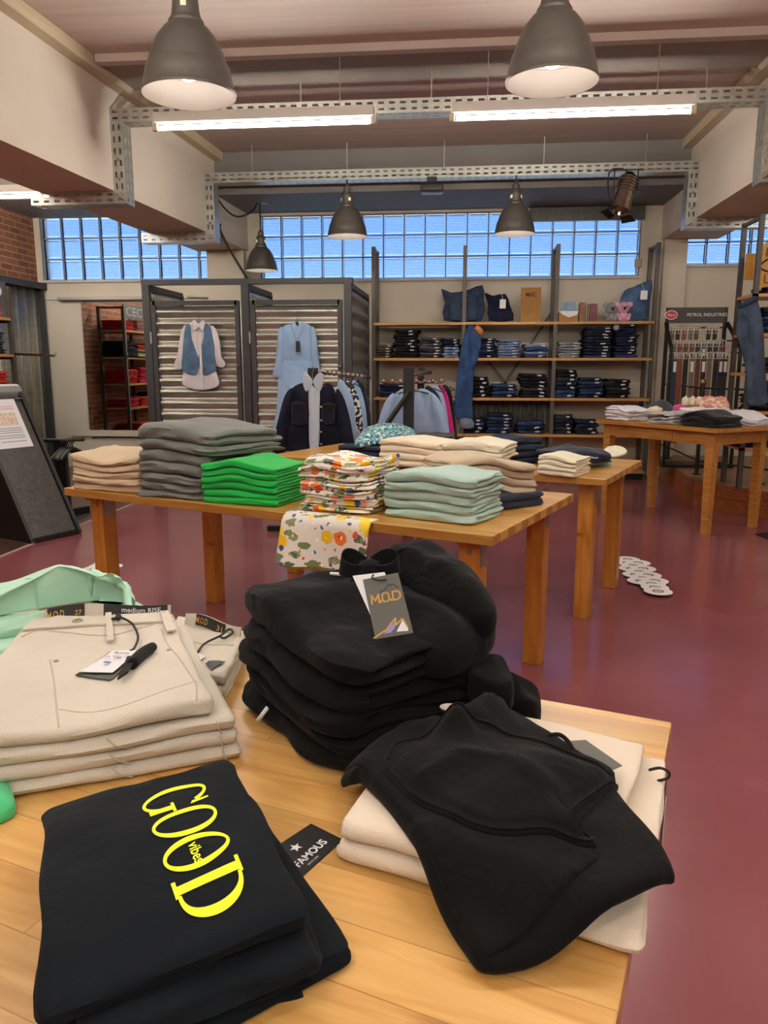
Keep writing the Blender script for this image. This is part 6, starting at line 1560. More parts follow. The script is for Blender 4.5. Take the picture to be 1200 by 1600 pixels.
flat_text('MAC', Vector(((a_.x + b_.x) / 2, JY + .0995, b_.z - .08)), X, Zv, n_, .05, M_ink, 'brand_lettering', cb, width=.12, offset=.02) if False else flat_text('MAC', Vector(((a_.x + b_.x) / 2, JY + .0995, b_.z - .08)), Vector((1, 0, 0)), Vector((0, 0, 1)), Vector((0, -1, 0)), .05, M_ink, 'brand_lettering', cb, width=.12, offset=.015)
t = thing('cardboard_box', 'open cardboard box of papers and jewellery on the top shelf', 'box', (0, 0, 0))
a_, b_ = S(873, 502), S(903, 488); bm = BM()
for (q0, q1, r0, r1) in ((a_.x, b_.x, JY, JY + .008), (a_.x, b_.x, JY + .2, JY + .208), (a_.x, a_.x + .008, JY, JY + .2), (b_.x - .008, b_.x, JY, JY + .2), (a_.x, b_.x, JY, JY + .2)):
    pass
box(bm, a_.x, b_.x, JY, JY + .2, zs + .001, b_.z); obj('carton', bm, MATS['brown_cardboard'], t)
bm = BM(); prism(bm, [S(874, 488), S(902, 486), S(899, 470), S(880, 473)], (0, .004, 0)); obj('blue_picture_card', bm, mat('blue_picture', '#7f97ad', .5, var=.3, scale=30), t)
bm = BM(); prism(bm, [S(874, 486, JY - .008), S(904, 486, JY - .008), S(902, 492, JY - .008), S(889, 496, JY - .008), S(878, 491, JY - .008)], (0, .003, 0)); obj('paper', bm, M_card, t)
bk_m = [mat('book_cover_brown', '#8a5d44', .6, var=.4, scale=25), mat('book_cover_cream', '#c7b490', .6, var=.2, scale=25), mat('book_cover_tan', '#a98a5c', .6, var=.3, scale=25), mat('book_cover_wine', '#7c4454', .6, var=.4, scale=25)]
for k, (x0, x1, lab) in enumerate(((905, 916, 'brown picture book facing out beside the cardboard box'), (916, 919, 'cream spined book between the picture books'), (919, 922, 'tan spined book between the picture books'), (922, 936, 'wine-red picture book facing out near the plush toys'))):
    a_, b_ = S(x0, 503), S(x1, 472); tt = thing('book', lab, 'book', (0, 0, 0), 0, 'books on the top shelf')
    bm = BM(); box(bm, a_.x + .002, b_.x - .002, JY + .05 + .005 * k, JY + .075, zs + .001, b_.z - .004 * k); obj('cover', bm, bk_m[k], tt)
    bm = BM(); box(bm, a_.x + .006, b_.x - .006, JY + .075, JY + .16, zs + .003, b_.z - .012); obj('pages', bm, M_card, tt)
def plush(px, py, r, col, ear, label, Y):
    c_ = oy(px, py, Y); t = thing('plush_toy', label, 'plush toy', (c_.x, Y, zs + .001), 0, 'plush toys'); m_ = cloth('plush_' + col.strip('#'), col, bump=.8, bscale=120, sheen=.4); hz_ = c_.z - zs
    def ball(nm, p, rr, mm, par, sc=(1, 1, 1)):
        bm = BM(); bmesh.ops.create_uvsphere(bm, u_segments=18, v_segments=12, radius=rr, matrix=Matrix.Translation(p) @ Matrix.Diagonal((*sc, 1)))
        for v in bm.verts: v.co += (v.co - Vector(p)).normalized() * .05 * rr * nz(v.co.x * 40, v.co.y * 40, v.co.z * 40)
        return obj(nm, bm, mm, par, True)
    ball('body', (0, 0, hz_ * .42), r * .85, m_, t, (1, .9, 1.1)); h = ball('head', (0, -.01, hz_ * .42 + r * 1.45), r * .9, m_, t)
    for s in (-1, 1):
        ball('ear', (s * r * .95, .005, hz_ * .42 + r * 1.95), r * ear, m_, t, (1, .4, 1)); ball('arm', (s * r * .8, -r * .5, hz_ * .42 + r * .3), r * .32, m_, t, (1, 1.2, 1)); ball('foot', (s * r * .55, -r * .85, r * .38), r * .38, m_, t, (1, 1.3, 1))
        ball('eye', (s * r * .35, -.01 - r * .84, hz_ * .42 + r * 1.6), r * .1, M_blackc, h)
    ball('nose', (0, -.01 - r * .9, hz_ * .42 + r * 1.35), r * .22, M_blackc, h, (1, .7, 1.2))
plush(955, 490, .075, '#8e8d92', .4, 'grey plush koala sitting at the shelf edge', JY + .08)
plush(974, 488, .075, '#d9a6bc', .45, 'pink plush mouse sitting next to the grey koala', JY + .04)
b_ = S(963, 512, JY - .03); bm = BM(); bmesh.ops.create_uvsphere(bm, u_segments=12, v_segments=8, radius=.035, matrix=Matrix.Translation(b_)); oo = obj('pompon', bm, MATS['plush_8e8d92'], None, True); tag(oo, 'small grey pompon dangling below the top shelf', 'pompon')
bm = BM(); tube(bm, [b_ + Vector((0, 0, .03)), (b_.x, b_.y, lev[0] + .01)], .002, 5); obj('string', bm, M_blackc, oo)
# ---- jeans hanging on the shelving
def hang_jeans(outline, Y, m, label, cuff=None, belt_=None, seed=1):
    bm = vmound(outline, Y, .03, lambda x, y, q: .02 * math.sin(q * PI / 2) + .022 * nz(x * 14 + seed, y * 7, seed) * sst(0, .4, q) + .01 * nz(x * 30, y * 22, seed) * sst(0, .4, q), 12, 4)
    o = obj('hanging_jeans', bm, m, None, True); tag(o, label, 'jeans', 'jeans hung for display')
    for nm, pts_ in (('side_seam', [(x_ * .0 + p_[0], p_[1]) for x_, p_ in ((0, ((outline[0][0] + outline[-1][0]) / 2 + 4, outline[0][1] + 12)), (0, ((outline[3][0] + outline[-2][0]) / 2 + 2, (outline[3][1] + outline[-2][1]) / 2)), (0, ((outline[5][0] + outline[-4][0]) / 2, (outline[5][1] + outline[-4][1]) / 2)), (0, ((outline[7][0] + outline[8][0]) / 2, outline[7][1] - 6)))]),):
        bm = BM(); tube(bm, smooth_path([oy(x_, y_, Y - .056) for x_, y_ in pts_], 6), .004, 5); obj(nm, bm, m, o, True)
    for nm, pts, mm in ((('cuff', cuff[0], cuff[1]),) if cuff else ()) + ((('waistband', belt_[0], belt_[1]),) if belt_ else ()):
        bm = vmound(pts, Y - .008, .035, lambda x, y, q: .022 * q, 5, 2); obj(nm, bm, mm, o, True)
    return o
hang_jeans([(733, 507), (744, 516), (752, 532), (748, 556), (741, 580), (739, 610), (738, 640), (738, 655), (716, 655), (710, 640), (713, 600), (718, 560), (724, 530)], JY - .03, denim('worn_blue_denim', '#2f4a72', .5), 'blue jeans with pale turned-up cuffs hanging from the shelving post',
           cuff=([(738, 655), (740, 668), (722, 669), (719, 654)], denim('pale_cuff_denim', '#7c8694', .2)), belt_=([(746, 508), (755, 516), (750, 524), (741, 514)], mat('orange_label', '#b5713c', .6)))
hang_jeans([(1156, 475), (1172, 466), (1180, 464), (1188, 490), (1192, 520), (1194, 570), (1197, 610), (1196, 632), (1168, 632), (1166, 600), (1163, 570), (1157, 545), (1150, 520), (1151, 500)], SY - .024, denim('dusty_blue_denim', '#3f4c60', .6), 'faded blue jeans hanging on the platform shelving post',
           belt_=([(1154, 476), (1180, 463), (1182, 470), (1156, 482)], denim('dusty_dark_denim', '#2e3646', .3)), seed=4)
# small socket box on the window edge
a_ = oy(996, 411, WY - .03); bm = BM(); box(bm, a_.x - .03, a_.x + .05, WY - .05, WY - .001, a_.z - .045, a_.z + .045, bev=.006); oo = obj('junction_box', bm, mat('beige_plastic', '#b0a68e', .5), None, True, 40); tag(oo, 'small beige junction box at the corner of the middle window', 'junction box')
bm = BM(); tube(bm, [(a_.x + .01, WY - .01, a_.z - .045), (a_.x + .015, WY - .01, zs + .1)], .006, 6); obj('cable', bm, M_wall, oo)
# ================================================================== fitting rooms of corrugated metal
CY = 8.0
M_corr = mat('corrugated_zinc', '#b9b8ae', rough=.33, metal=.85, var=.14, scale=5, stretch=(1, 1, 6))
M_frame = mat('graphite_steel', '#3f4042', rough=.5, metal=.4, var=.06, scale=20)
def Cb(x, y, Y=CY): return oy(x, y, Y)
x_l, x_m, x_r = Cb(237, 600).x, Cb(388, 600).x, Cb(545, 600).x
zt = Cb(390, 440).z; zd = Cb(320, 474).z
def corr(bm, x0, x1, z0, z1, place, pitch=.117, amp=.018, vert=False, n=None, per=8):
    """sheet with sine ridges; place(a, b, h) -> point, a along the sheet, b up"""
    if vert: n_ = int((x1 - x0) / pitch * per); shell(bm, lambda u, v: place(lerp(x0, x1, u), lerp(z0, z1, v), amp * math.sin(u * (x1 - x0) / pitch * 2 * PI)), n_, 1, .002)
    else: n_ = int((z1 - z0) / pitch * per); shell(bm, lambda u, v: place(lerp(x0, x1, u), lerp(z0, z1, v), amp * math.sin(v * (z1 - z0) / pitch * 2 * PI)), 1, n_, .002)
t = thing('fitting_room', 'pair of fitting rooms framed in graphite steel with corrugated metal walls', 'fitting room', (0, 0, 0))
for x in (x_l, x_m, x_r):
    bm = BM(); bar(bm, (x, CY, 0), (x, CY, zt), .075, .075, up=(0, 1, 0)); obj('post', bm, M_frame, t)
bm = BM(); bar(bm, (x_l - .04, CY, zt), (x_r + .05, CY, zt), .08, .055); obj('top_rail', bm, M_frame, t)
for x, yb, lab in ((x_l + .02, 8.95, 'side_wall'), (x_m + .02, 8.95, 'partition'), (x_r + .02, 9.4, 'side_wall')):
    zz_ = zt - .05
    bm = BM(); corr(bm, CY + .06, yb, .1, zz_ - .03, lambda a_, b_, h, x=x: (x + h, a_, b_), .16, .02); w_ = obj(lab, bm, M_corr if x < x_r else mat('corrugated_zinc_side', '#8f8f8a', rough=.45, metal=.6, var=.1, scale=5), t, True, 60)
    bm = BM(); bar(bm, (x, CY, zz_), (x, yb, zz_), .05, .05); obj('top_edge', bm, M_frame, w_)
    bm = BM(); bar(bm, (x, yb, 0), (x, yb, zz_), .05, .05, up=(1, 0, 0)); obj('rear_post', bm, M_frame, w_)
def cabin_door(x0, x1, label):
    d = thing('fitting_room_door', label, 'door', (0, 0, 0), 0, 'fitting room doors'); Y = CY - .055
    bm = BM(); corr(bm, x0 + .03, x1 - .03, .16, zd - .03, lambda a_, b_, h: (a_, Y + h, b_), .117, .02); obj('metal_panel', bm, M_corr, d, True, 60)
    for a_, b_ in (((x0, zd), (x1, zd)), ((x0, .13), (x1, .13))): bm = BM(); bar(bm, (a_[0], Y, a_[1]), (b_[0], Y, b_[1]), .05, .045); obj('rail', bm, M_frame, d)
    for x in (x0, x1): bm = BM(); bar(bm, (x, Y, .1), (x, Y, zd + .02), .045, .05, up=(0, 1, 0)); obj('stile', bm, M_frame, d)
    for z in (zd - .35, .6): bm = BM(); tube(bm, [(x0 - .035, Y - .03, z - .06), (x0 - .035, Y - .03, z + .06)], .012, 8); obj('hinge', bm, M_steel, d)
    bm = BM(); tube(bm, [(x1 + .0, Y - .03, Cb(380, 572).z), (x1, Y - .055, Cb(380, 572).z)], .014, 10); obj('knob', bm, M_chrome, d)
    return d
cabin_door(x_l + .09, x_m - .075, 'corrugated fitting room door with the waistcoat and white shirt on it')
cabin_door(x_m + .09, x_r - .075, 'corrugated fitting room door with the pale blue dress on it')
# pipes on the wall over the cabins
bm = BM(); tube(bm, smooth_path([oy(292, 463, 9.74), oy(340, 463, 9.74), oy(358, 463, 9.74), oy(365, 466, 9.74), oy(366, 500, 9.74)], 4), .015, 8); o = obj('wall_pipe', bm, M_wall, None, True); tag(o, 'thin painted pipe on the wall seen above the fitting room doors', 'pipe')
bm = BM(); tube(bm, [(LX + .3, 9.72, oy(100, 467, 9.72).z), (oy(232, 467, 9.72).x, 9.72, oy(100, 467, 9.72).z)], .022, 8); o = obj('wall_pipe', bm, M_wallg, None, True); tag(o, 'painted pipe running along the wall above the mirror', 'pipe')
# ---- garments on hangers
M_hang = mat('hanger_wire', '#8d8d8d', .3, .9); M_hangb = mat('black_hanger', '#1b1b1d', .5, var=0)
def hanger(top_, sh_l, sh_r, m, parent, nm='hanger'):
    bm = BM(); c_ = (sh_l + sh_r) / 2; neck = Vector((top_.x, top_.y, max(sh_l.z, sh_r.z) + .03))
    tube(bm, [sh_l, neck, sh_r], .006, 6); h = obj(nm, bm, m, parent, True)
    bm = BM(); tube(bm, smooth_path([neck, top_ + Vector((0, 0, -.03)), top_ + Vector((.012, 0, 0)), top_ + Vector((0, .0, .012)), top_ + Vector((-.014, 0, .0))], 4), .003, 6); obj('hook', bm, M_hang, h, True)
    return h
def vpart(nm, pts, Y, m, parent, rim=.02, th=.02, seed=1, fold_=.008, k=3, rings=9):
    bm = vmound(pts, Y, rim, lambda x, y, q: th * math.sin(q * PI / 2) + fold_ * math.sin(x * 60 + 4 * nz(x * 5, y * 5, seed)) * sst(0, .4, q) * .6 + fold_ * .8 * nz(x * 18, y * 6, seed) * sst(0, .3, q), rings, k)
    return obj(nm, bm, m, parent, True)
F_whites = cloth('white_shirting', '#d3cfd2', bump=.2); F_vest = denim('waistcoat_denim', '#5b7797', .2); F_dress = cloth('pale_blue_chambray', '#93afd2', bump=.3); F_shirtb = cloth('light_blue_shirting', '#9db3d3', bump=.2)
Yg = CY - .1
t = thing('shirt_and_waistcoat', 'white shirt under a blue denim waistcoat hanging on the fitting room door', 'clothing', (0, 0, 0))
vpart('shirt_body', [(303, 503), (310, 508), (317, 503), (330, 510), (334, 540), (337, 575), (343, 598), (336, 606), (312, 610), (290, 604), (285, 595), (290, 560), (287, 520), (292, 509)], Yg, F_whites, t, .02, .02, 2)
vpart('sleeve', [(292, 509), (286, 513), (281, 535), (277, 560), (272, 572), (279, 578), (287, 573), (289, 555), (291, 530)], Yg - .01, F_whites, t, .02, .025, 3)
vpart('sleeve', [(330, 509), (338, 515), (344, 535), (347, 560), (352, 566), (350, 574), (341, 573), (336, 565), (335, 540), (332, 525)], Yg - .01, F_whites, t, .02, .025, 4)
vpart('waistcoat_panel', [(291, 508), (297, 508), (300, 530), (309, 556), (311, 570), (308, 584), (301, 586), (285, 577), (286, 550), (288, 525)], Yg - .032, F_vest, t, .014, .012, 5, .005)
vpart('waistcoat_panel', [(321, 506), (329, 512), (334, 540), (338, 572), (338, 578), (322, 587), (313, 577), (310, 560), (318, 530)], Yg - .032, F_vest, t, .014, .012, 6, .005)
vpart('collar', [(301, 503), (304, 500), (310, 506), (317, 500), (320, 504), (318, 518), (311, 512), (304, 518)], Yg - .05, F_whites, t, .012, .008, 7, .002)
bm = BM(); a_, b_ = oy(312, 520, Yg - .055), oy(313, 607, Yg - .055); box(bm, a_.x - .012, a_.x + .012, Yg - .058, Yg - .052, b_.z, a_.z); obj('button_placket', bm, F_whites, t)
bm = BM(); lathe(bm, [(0, 0), (.012, 0), (.012, .006), (0, .006)], 12, Matrix.Translation(oy(319, 577, Yg - .075)) @ Matrix.Rotation(PI / 2, 4, 'X')); obj('button', bm, M_chrome, t)
hanger(oy(309, 480, Yg - .01), oy(296, 508, Yg - .01), oy(326, 508, Yg - .01), M_hang, t)
t = thing('dress', 'pale blue long sleeved dress with a dark tag hanging on the fitting room door', 'dress', (0, 0, 0))
vpart('bodice', [(455, 506), (464, 512), (474, 505), (486, 510), (491, 530), (490, 565), (438, 565), (437, 530), (441, 512)], Yg, F_dress, t, .02, .025, 8)
vpart('skirt', [(438, 564), (490, 564), (496, 600), (500, 640), (504, 690), (430, 690), (433, 640), (435, 600)], Yg, F_dress, t, .025, .03, 9, .016)
vpart('sleeve', [(441, 511), (435, 520), (432, 555), (429, 575), (427, 586), (438, 590), (442, 575), (444, 540)], Yg - .02, F_dress, t, .02, .025, 10)
vpart('sleeve', [(486, 510), (494, 518), (497, 550), (500, 575), (502, 588), (492, 590), (487, 560), (485, 530)], Yg - .02, F_dress, t, .02, .025, 11)
vpart('collar', [(455, 507), (459, 501), (465, 510), (471, 501), (475, 507), (470, 522), (464, 530), (459, 520)], Yg - .045, F_dress, t, .01, .006, 12, .002)
bm = BM(); a_, b_ = oy(462, 533, Yg - .07), oy(469, 550, Yg - .07); box(bm, a_.x, b_.x, Yg - .073, Yg - .07, b_.z, a_.z); obj('swing_tag', bm, M_bcard, t)
hanger(oy(464, 480, Yg - .01), oy(446, 509, Yg - .01), oy(482, 509, Yg - .01), M_hangb, t)

# ================================================================== clothes racks between tables and fitting rooms
F_jack = denim('indigo_jacket_denim', '#171a2b', .15); M_stitch = mat('tan_stitching', '#54493f', .7, var=0)
RY = 5.75
t = thing('clothes_rack', 'black clothes rack with two chrome arms, the indigo jacket facing out', 'clothes rack', (0, 0, 0))
pc = oy(489, 575, RY + .3)
bm = BM(); bar(bm, (pc.x, RY + .3, 0), (pc.x, RY + .3, pc.z), .07, .07, up=(0, 1, 0)); obj('post', bm, M_dk, t)
for dx, dy in ((-.4, 0), (.4, 0), (0, -.3), (0, .35)): bm = BM(); bar(bm, (pc.x, RY + .3, .03), (pc.x + dx, RY + .3 + dy, .03), .05, .04); obj('foot', bm, M_dk, t)
zr = oy(520, 583, RY + .5).z
bm = BM(); tube(bm, [(pc.x, RY + .3, zr + .02), oy(578, 590, RY + .75)], .014, 10); obj('arm', bm, M_chrome, t, True)
bm = BM(); a_ = oy(545, 580, RY + .6)
for k in range(9):
    p = Vector((pc.x, RY + .3, zr + .02)).lerp(oy(578, 590, RY + .75), .2 + .08 * k); bmesh.ops.create_uvsphere(bm, u_segments=8, v_segments=6, radius=.022, matrix=Matrix.Translation(p))
    obj('arm_stud', bm, M_chrome, t, True); bm = BM()
bm.free()
j = thing('denim_jacket', 'dark indigo denim jacket over a pale shirt, facing out on the rack', 'jacket', (0, 0, 0))
Yj = RY
vpart('jacket_body', [(474, 598), (482, 604), (505, 604), (512, 598), (522, 606), (532, 640), (536, 670), (538, 702), (434, 702), (440, 670), (446, 635), (456, 608)], Yj, F_jack, j, .04, .05, 21, .006)
vpart('sleeve', [(458, 607), (446, 618), (437, 650), (430, 680), (427, 705), (446, 706), (452, 680), (458, 645)], Yj - .03, F_jack, j, .035, .04, 22, .006)
vpart('sleeve', [(526, 608), (536, 618), (545, 645), (551, 675), (555, 705), (537, 706), (531, 680), (525, 645)], Yj - .03, F_jack, j, .035, .04, 23, .006)
F_pshirt = cloth('pale_shirt', '#b9c6d8', bump=.2)
vpart('shirt_front', [(483, 598), (492, 606), (499, 598), (500, 640), (498, 704), (485, 704), (483, 640)], Yj - .07, F_pshirt, j, .02, .012, 24, .003)
vpart('shirt_collar', [(472, 589), (478, 582), (489, 597), (478, 612)], Yj - .09, F_pshirt, j, .01, .006, 25, .001)
vpart('shirt_collar', [(489, 597), (499, 582), (506, 589), (500, 612)], Yj - .09, F_pshirt, j, .01, .006, 26, .001)
for sx, pts in ((0, [(456, 630), (478, 631), (478, 662), (467, 664), (457, 661)]), (1, [(504, 632), (523, 632), (522, 660), (513, 663), (504, 660)])):
    vpart('chest_pocket', pts, Yj - .085, F_jack, j, .012, .004, 26 + sx, .001)
    bm = BM(); q_ = [oy(x, y, Yj - .105) for x, y in pts]; tube(bm, q_ + [q_[0]], .0014, 5); obj('pocket_stitching', bm, M_stitch, j)
for y in (636, 657, 675, 694):
    bm = BM(); bmesh.ops.create_uvsphere(bm, u_segments=10, v_segments=6, radius=.011, matrix=Matrix.Translation(oy(502, y, Yj - .1))); obj('metal_button', bm, M_chrome, j, True)
hanger(oy(488, 576, Yj - .02), oy(462, 604, Yj), oy(524, 604, Yj), M_hangb, j)
def side_garment(pts, Y, m, label, cat, seed, group, nm='hanging_shirt'):
    t_ = thing(nm, label, cat, (0, 0, 0), 0, group)
    vpart('body', pts, Y, m, t_, .03, .03, seed, .012)
    xs = [p[0] for p in pts]; ys = [p[1] for p in pts]; c_ = sum(xs) / len(xs)
    hanger(oy(c_, min(ys) - 6, Y - .01), oy(min(xs) + 4, min(ys) + 7, Y - .01), oy(max(xs) - 4, min(ys) + 7, Y - .01), M_hangb, t_)
    return t_
GR = 'clothes behind the indigo jacket'
M_strp = speckle('black_white_stripes', ['#1b1b20', '#d8d8dc', '#1b1b20', '#d8d8dc'], 55)
side_garment([(528, 600), (540, 600), (552, 625), (556, 660), (558, 700), (530, 700)], RY + .42, F_shirtb, 'light blue shirt hanging directly behind the indigo jacket', 'shirt', 31, GR)
side_garment([(541, 598), (551, 600), (562, 625), (567, 660), (566, 700), (552, 700), (548, 640)], RY + .5, M_strp, 'black and white patterned blouse on the jacket rack', 'blouse', 32, GR, 'hanging_blouse')
side_garment([(550, 597), (560, 600), (569, 625), (574, 660), (574, 700), (560, 700), (556, 640)], RY + .58, F_dress, 'sky blue shirt between the patterned blouse and the navy one', 'shirt', 33, GR)
side_garment([(557, 596), (568, 600), (575, 625), (580, 660), (579, 700), (566, 700), (562, 640)], RY + .66, F_navy, 'navy shirt farthest back on the jacket rack', 'shirt', 34, GR)
# second rack
RY2 = 6.3
t = thing('clothes_rack', 'black square post clothes rack with a diagonal strut and blue shirts', 'clothes rack', (0, 0, 0))
pc = oy(639, 574, RY2)
bm = BM(); bar(bm, (pc.x, RY2, 0), (pc.x, RY2, pc.z), .085, .085, up=(0, 1, 0)); obj('post', bm, M_dk, t)
bm = BM(); bar(bm, oy(640, 612, RY2 - .06), oy(598, 672, RY2 - .3), .03, .03); obj('strut', bm, M_dk, t)
for dx, dy in ((-.4, 0), (.4, 0), (0, -.3), (0, .4)): bm = BM(); bar(bm, (pc.x, RY2, .03), (pc.x + dx, RY2 + dy, .03), .05, .04); obj('foot', bm, M_dk, t)
a_, b_ = oy(600, 598, RY2 + .5), oy(690, 597, RY2 + .5)
bm = BM(); tube(bm, [a_, b_], .013, 10); obj('rail', bm, M_chrome, t, True)
bm = BM(); tube(bm, [oy(640, 586, RY2), oy(672, 582, RY2 + .6)], .02, 10); obj('arm', bm, M_chrome, t, True)
bm = BM(); bar(bm, (oy(658, 575, RY2 + .6).x, RY2 + .6, 0), (oy(658, 575, RY2 + .6).x, RY2 + .6, oy(658, 573, RY2 + .6).z), .06, .06, up=(0, 1, 0)); obj('rear_post', bm, M_dk, t)
for k in range(8):
    p = a_.lerp(b_, k / 7); bm = BM(); bmesh.ops.create_uvsphere(bm, u_segments=8, v_segments=6, radius=.022, matrix=Matrix.Translation(p + Vector((0, 0, .01)))); obj('rail_stud', bm, M_chrome, t, True)
s = thing('hanging_shirt', 'light blue shirt facing out behind the square black rack post', 'shirt', (0, 0, 0), 0, 'clothes on the square post rack')
vpart('shirt_body', [(618, 615), (630, 607), (645, 612), (660, 607), (678, 618), (684, 650), (690, 690), (596, 690), (600, 650), (608, 622)], RY2 + .3, F_shirtb, s, .02, .02, 41, .012)
vpart('sleeve', [(617, 616), (604, 624), (594, 650), (586, 680), (584, 692), (604, 694), (610, 660)], RY2 + .28, F_shirtb, s, .022, .025, 42, .008)
vpart('sleeve', [(672, 615), (686, 624), (696, 650), (702, 680), (704, 692), (686, 694), (680, 660)], RY2 + .28, F_shirtb, s, .022, .025, 43, .008)
hanger(oy(645, 596, RY2 + .28), oy(622, 615, RY2 + .28), oy(670, 615, RY2 + .28), M_hangb, s)
GR2 = 'clothes on the square post rack'
side_garment([(664, 606), (676, 606), (690, 630), (696, 692), (680, 692), (672, 640)], RY2 + .42, F_navy, 'navy blouse hanging behind the light blue shirt', 'blouse', 44, GR2, 'hanging_blouse')
side_garment([(676, 605), (686, 606), (696, 630), (703, 692), (690, 692), (682, 640)], RY2 + .48, F_dress, 'sky blue shirt next to the pink blouse on the rack', 'shirt', 45, GR2)
side_garment([(684, 604), (694, 606), (703, 632), (711, 692), (698, 692), (690, 640)], RY2 + .54, cloth('magenta_cloth', '#c02a78'), 'magenta pink blouse at the end of the rack', 'blouse', 46, GR2, 'hanging_blouse')
side_garment([(692, 603), (702, 606), (709, 632), (715, 692), (706, 692), (698, 640)], RY2 + .62, F_black, 'black blouse farthest out behind the pink one', 'blouse', 47, GR2, 'hanging_blouse')
# ================================================================== mirror on the back wall
m_, n__, l__, p__ = base_mat('mirror_glass'); p__.inputs['Metallic'].default_value = 1; p__.inputs['Roughness'].default_value = .015; p__.inputs['Base Color'].default_value = (.86, .88, .86, 1)
t = thing('wall_mirror', 'tall frameless mirror on the back wall reflecting red sweaters on shelves', 'mirror', (0, 0, 0))
x0, x1, z0, z1 = oy(138, 600, WY).x, oy(248, 600, WY).x, oy(150, 683, WY).z, oy(150, 474, WY).z
bm = BM(); box(bm, x0, x1, WY - .035, WY - .027, z0, z1); obj('glass', bm, m_, t)
bm = BM(); box(bm, x0 - .01, x0, WY - .037, WY - .026, z0, z1); obj('polished_edge', bm, M_steel, t)
for z in (z0, z1): bm = BM(); box(bm, x0 + .03, x0 + .06, WY - .045, WY - .026, z - .015, z + .015); obj('clip', bm, M_chrome, t)
# ---- zinc cladding on the brick wall with a dark ledge
bm = BM(); zc = ox(30, 443, LX + .06).z
y0c, y1c = 8.72, WY - .03
corr(bm, y0c, y1c, 0.0, zc - .03, lambda a_, b_, h: (LX + .045 + h, a_, b_), .2, .02, vert=True)
o = struct('wall_left_cladding', bm, M_corr, True)
bm = BM(); box(bm, LX, LX + .12, 8.6, WY - .0, zc - .03, zc + .05); struct('trim_11', bm, M_frame)
bm = BM(); box(bm, LX, LX + .1, WY - .1, WY - .05, 0, zc - .03); struct('trim_12', bm, M_frame)
# ---- shelving along the brick wall
FX = -5.02
t = thing('shelving_unit', 'steel and wood shelving along the brick wall with red and navy sweaters', 'shelving', (0, 0, 0))
ys = [8.3, 7.2, 6.1, 5.0]
zt = 2.2
for y in ys:
    for x in (FX, LX + .1):
        bm = BM(); bar(bm, (x, y, 0), (x, y, zt), .045, .045, up=(0, 1, 0)); obj('post', bm, M_post, t)
    bm = BM(); bar(bm, (FX, y, zt - .02), (LX + .1, y, zt - .02), .03, .03); obj('top_tie', bm, M_post, t)
llev = [ox(10, 498, FX).z, ox(10, 555, FX).z, 1.06, .70, .33]
for z in llev:
    for a_, b_ in zip(ys, ys[1:]):
        bm = BM(); box(bm, LX + .08, FX + .02, b_, a_, z - .018, z + .01); obj('shelf', bm, M_shelf, t)
    bm = BM(); bar(bm, (FX, 8.3, z - .03), (LX + .1, 8.3, z - .03), .02, .03); obj('side_tie', bm, M_post, t)
p = ox(28, 556, FX); bm = BM(); tube(bm, [(FX, 8.3, p.z + .02), (FX + .45, 8.36, p.z + .0), (FX + .47, 8.36, p.z + .03)], .014, 10); obj('chrome_arm', bm, M_chrome, t, True)
# lettered board standing on the shelf top: seen from behind in the mirror
WC = {'red': cloth('tomato_red_jersey', '#d42c22'), 'crimson': cloth('crimson_jersey', '#c4173a'), 'navy': F_navy, 'dark blue': cloth('ink_blue_jersey', '#141c33'), 'cream': F_cream, 'green': cloth('leaf_green_jersey', '#3d6b45'), 'pink': cloth('dusty_pink_jersey', '#c9a19c')}
GL = 'sweaters on the shelving along the brick wall'
def L_(y0, y1, k, n, cols, h, where): jeans_pile(y0, y1, llev[k] + .0105 + h, llev[k] + .0105, [cols] * n if isinstance(cols, str) else cols, where, GL, FX - .01, .36, .01, 1, False, 'sweater', 'sweater', 'folded_sweater', WC)
L_(7.85, 8.22, 0, 5, 'red', .15, 'red pile at the shelving end, top board')
L_(7.4, 7.78, 0, 6, 'pink', .17, 'pink pile on the top board')
L_(6.7, 7.1, 0, 5, 'cream', .15, 'cream pile on the top board')
L_(7.85, 8.22, 1, 8, 'navy', .24, 'navy pile at the shelving end')
L_(7.4, 7.78, 1, 6, ['cream', 'cream', 'green', 'cream', 'red', 'red'], .19, 'mixed pile beside the navy one')
L_(6.7, 7.1, 1, 7, 'dark blue', .22, 'ink blue pile past the mixed one')
L_(7.85, 8.22, 2, 6, 'red', .21, 'red pile at the shelving end, third board')
L_(7.4, 7.78, 2, 5, 'crimson', .24, 'crimson pile on the third board')
L_(6.7, 7.1, 2, 6, 'navy', .18, 'navy pile on the third board')
L_(7.85, 8.22, 3, 4, 'crimson', .13, 'crimson pile at the shelving end, fourth board')
L_(7.4, 7.78, 3, 4, 'red', .14, 'red pile on the fourth board')
L_(6.7, 7.1, 3, 7, 'dark blue', .2, 'ink blue pile on the fourth board')
L_(7.3, 7.8, 4, 3, 'red', .1, 'red pile on the lowest board')
L_(6.2, 6.6, 2, 6, 'navy', .18, 'farther navy pile on the third board')
sg = thing('shop_sign', 'dark board with white capital letters above the brick wall shelving', 'sign', (0, 0, 0))
bm = BM(); box(bm, FX - .02, FX, 7.25, 8.27, 2.03, 2.24); sb = obj('board', bm, mat('anthracite_sign', '#4a4b4c', .5, var=.03), sg)
# letters are turned over on the glossy board so that the mirror shows them the right way round
flat_text('CECIL', Vector((FX + .001, 7.78, 2.135)), Vector((0, -1, 0)), Vector((0, 0, 1)), Vector((1, 0, 0)), .13, M_card, 'brand_lettering', sb, width=.82, lift=.001)

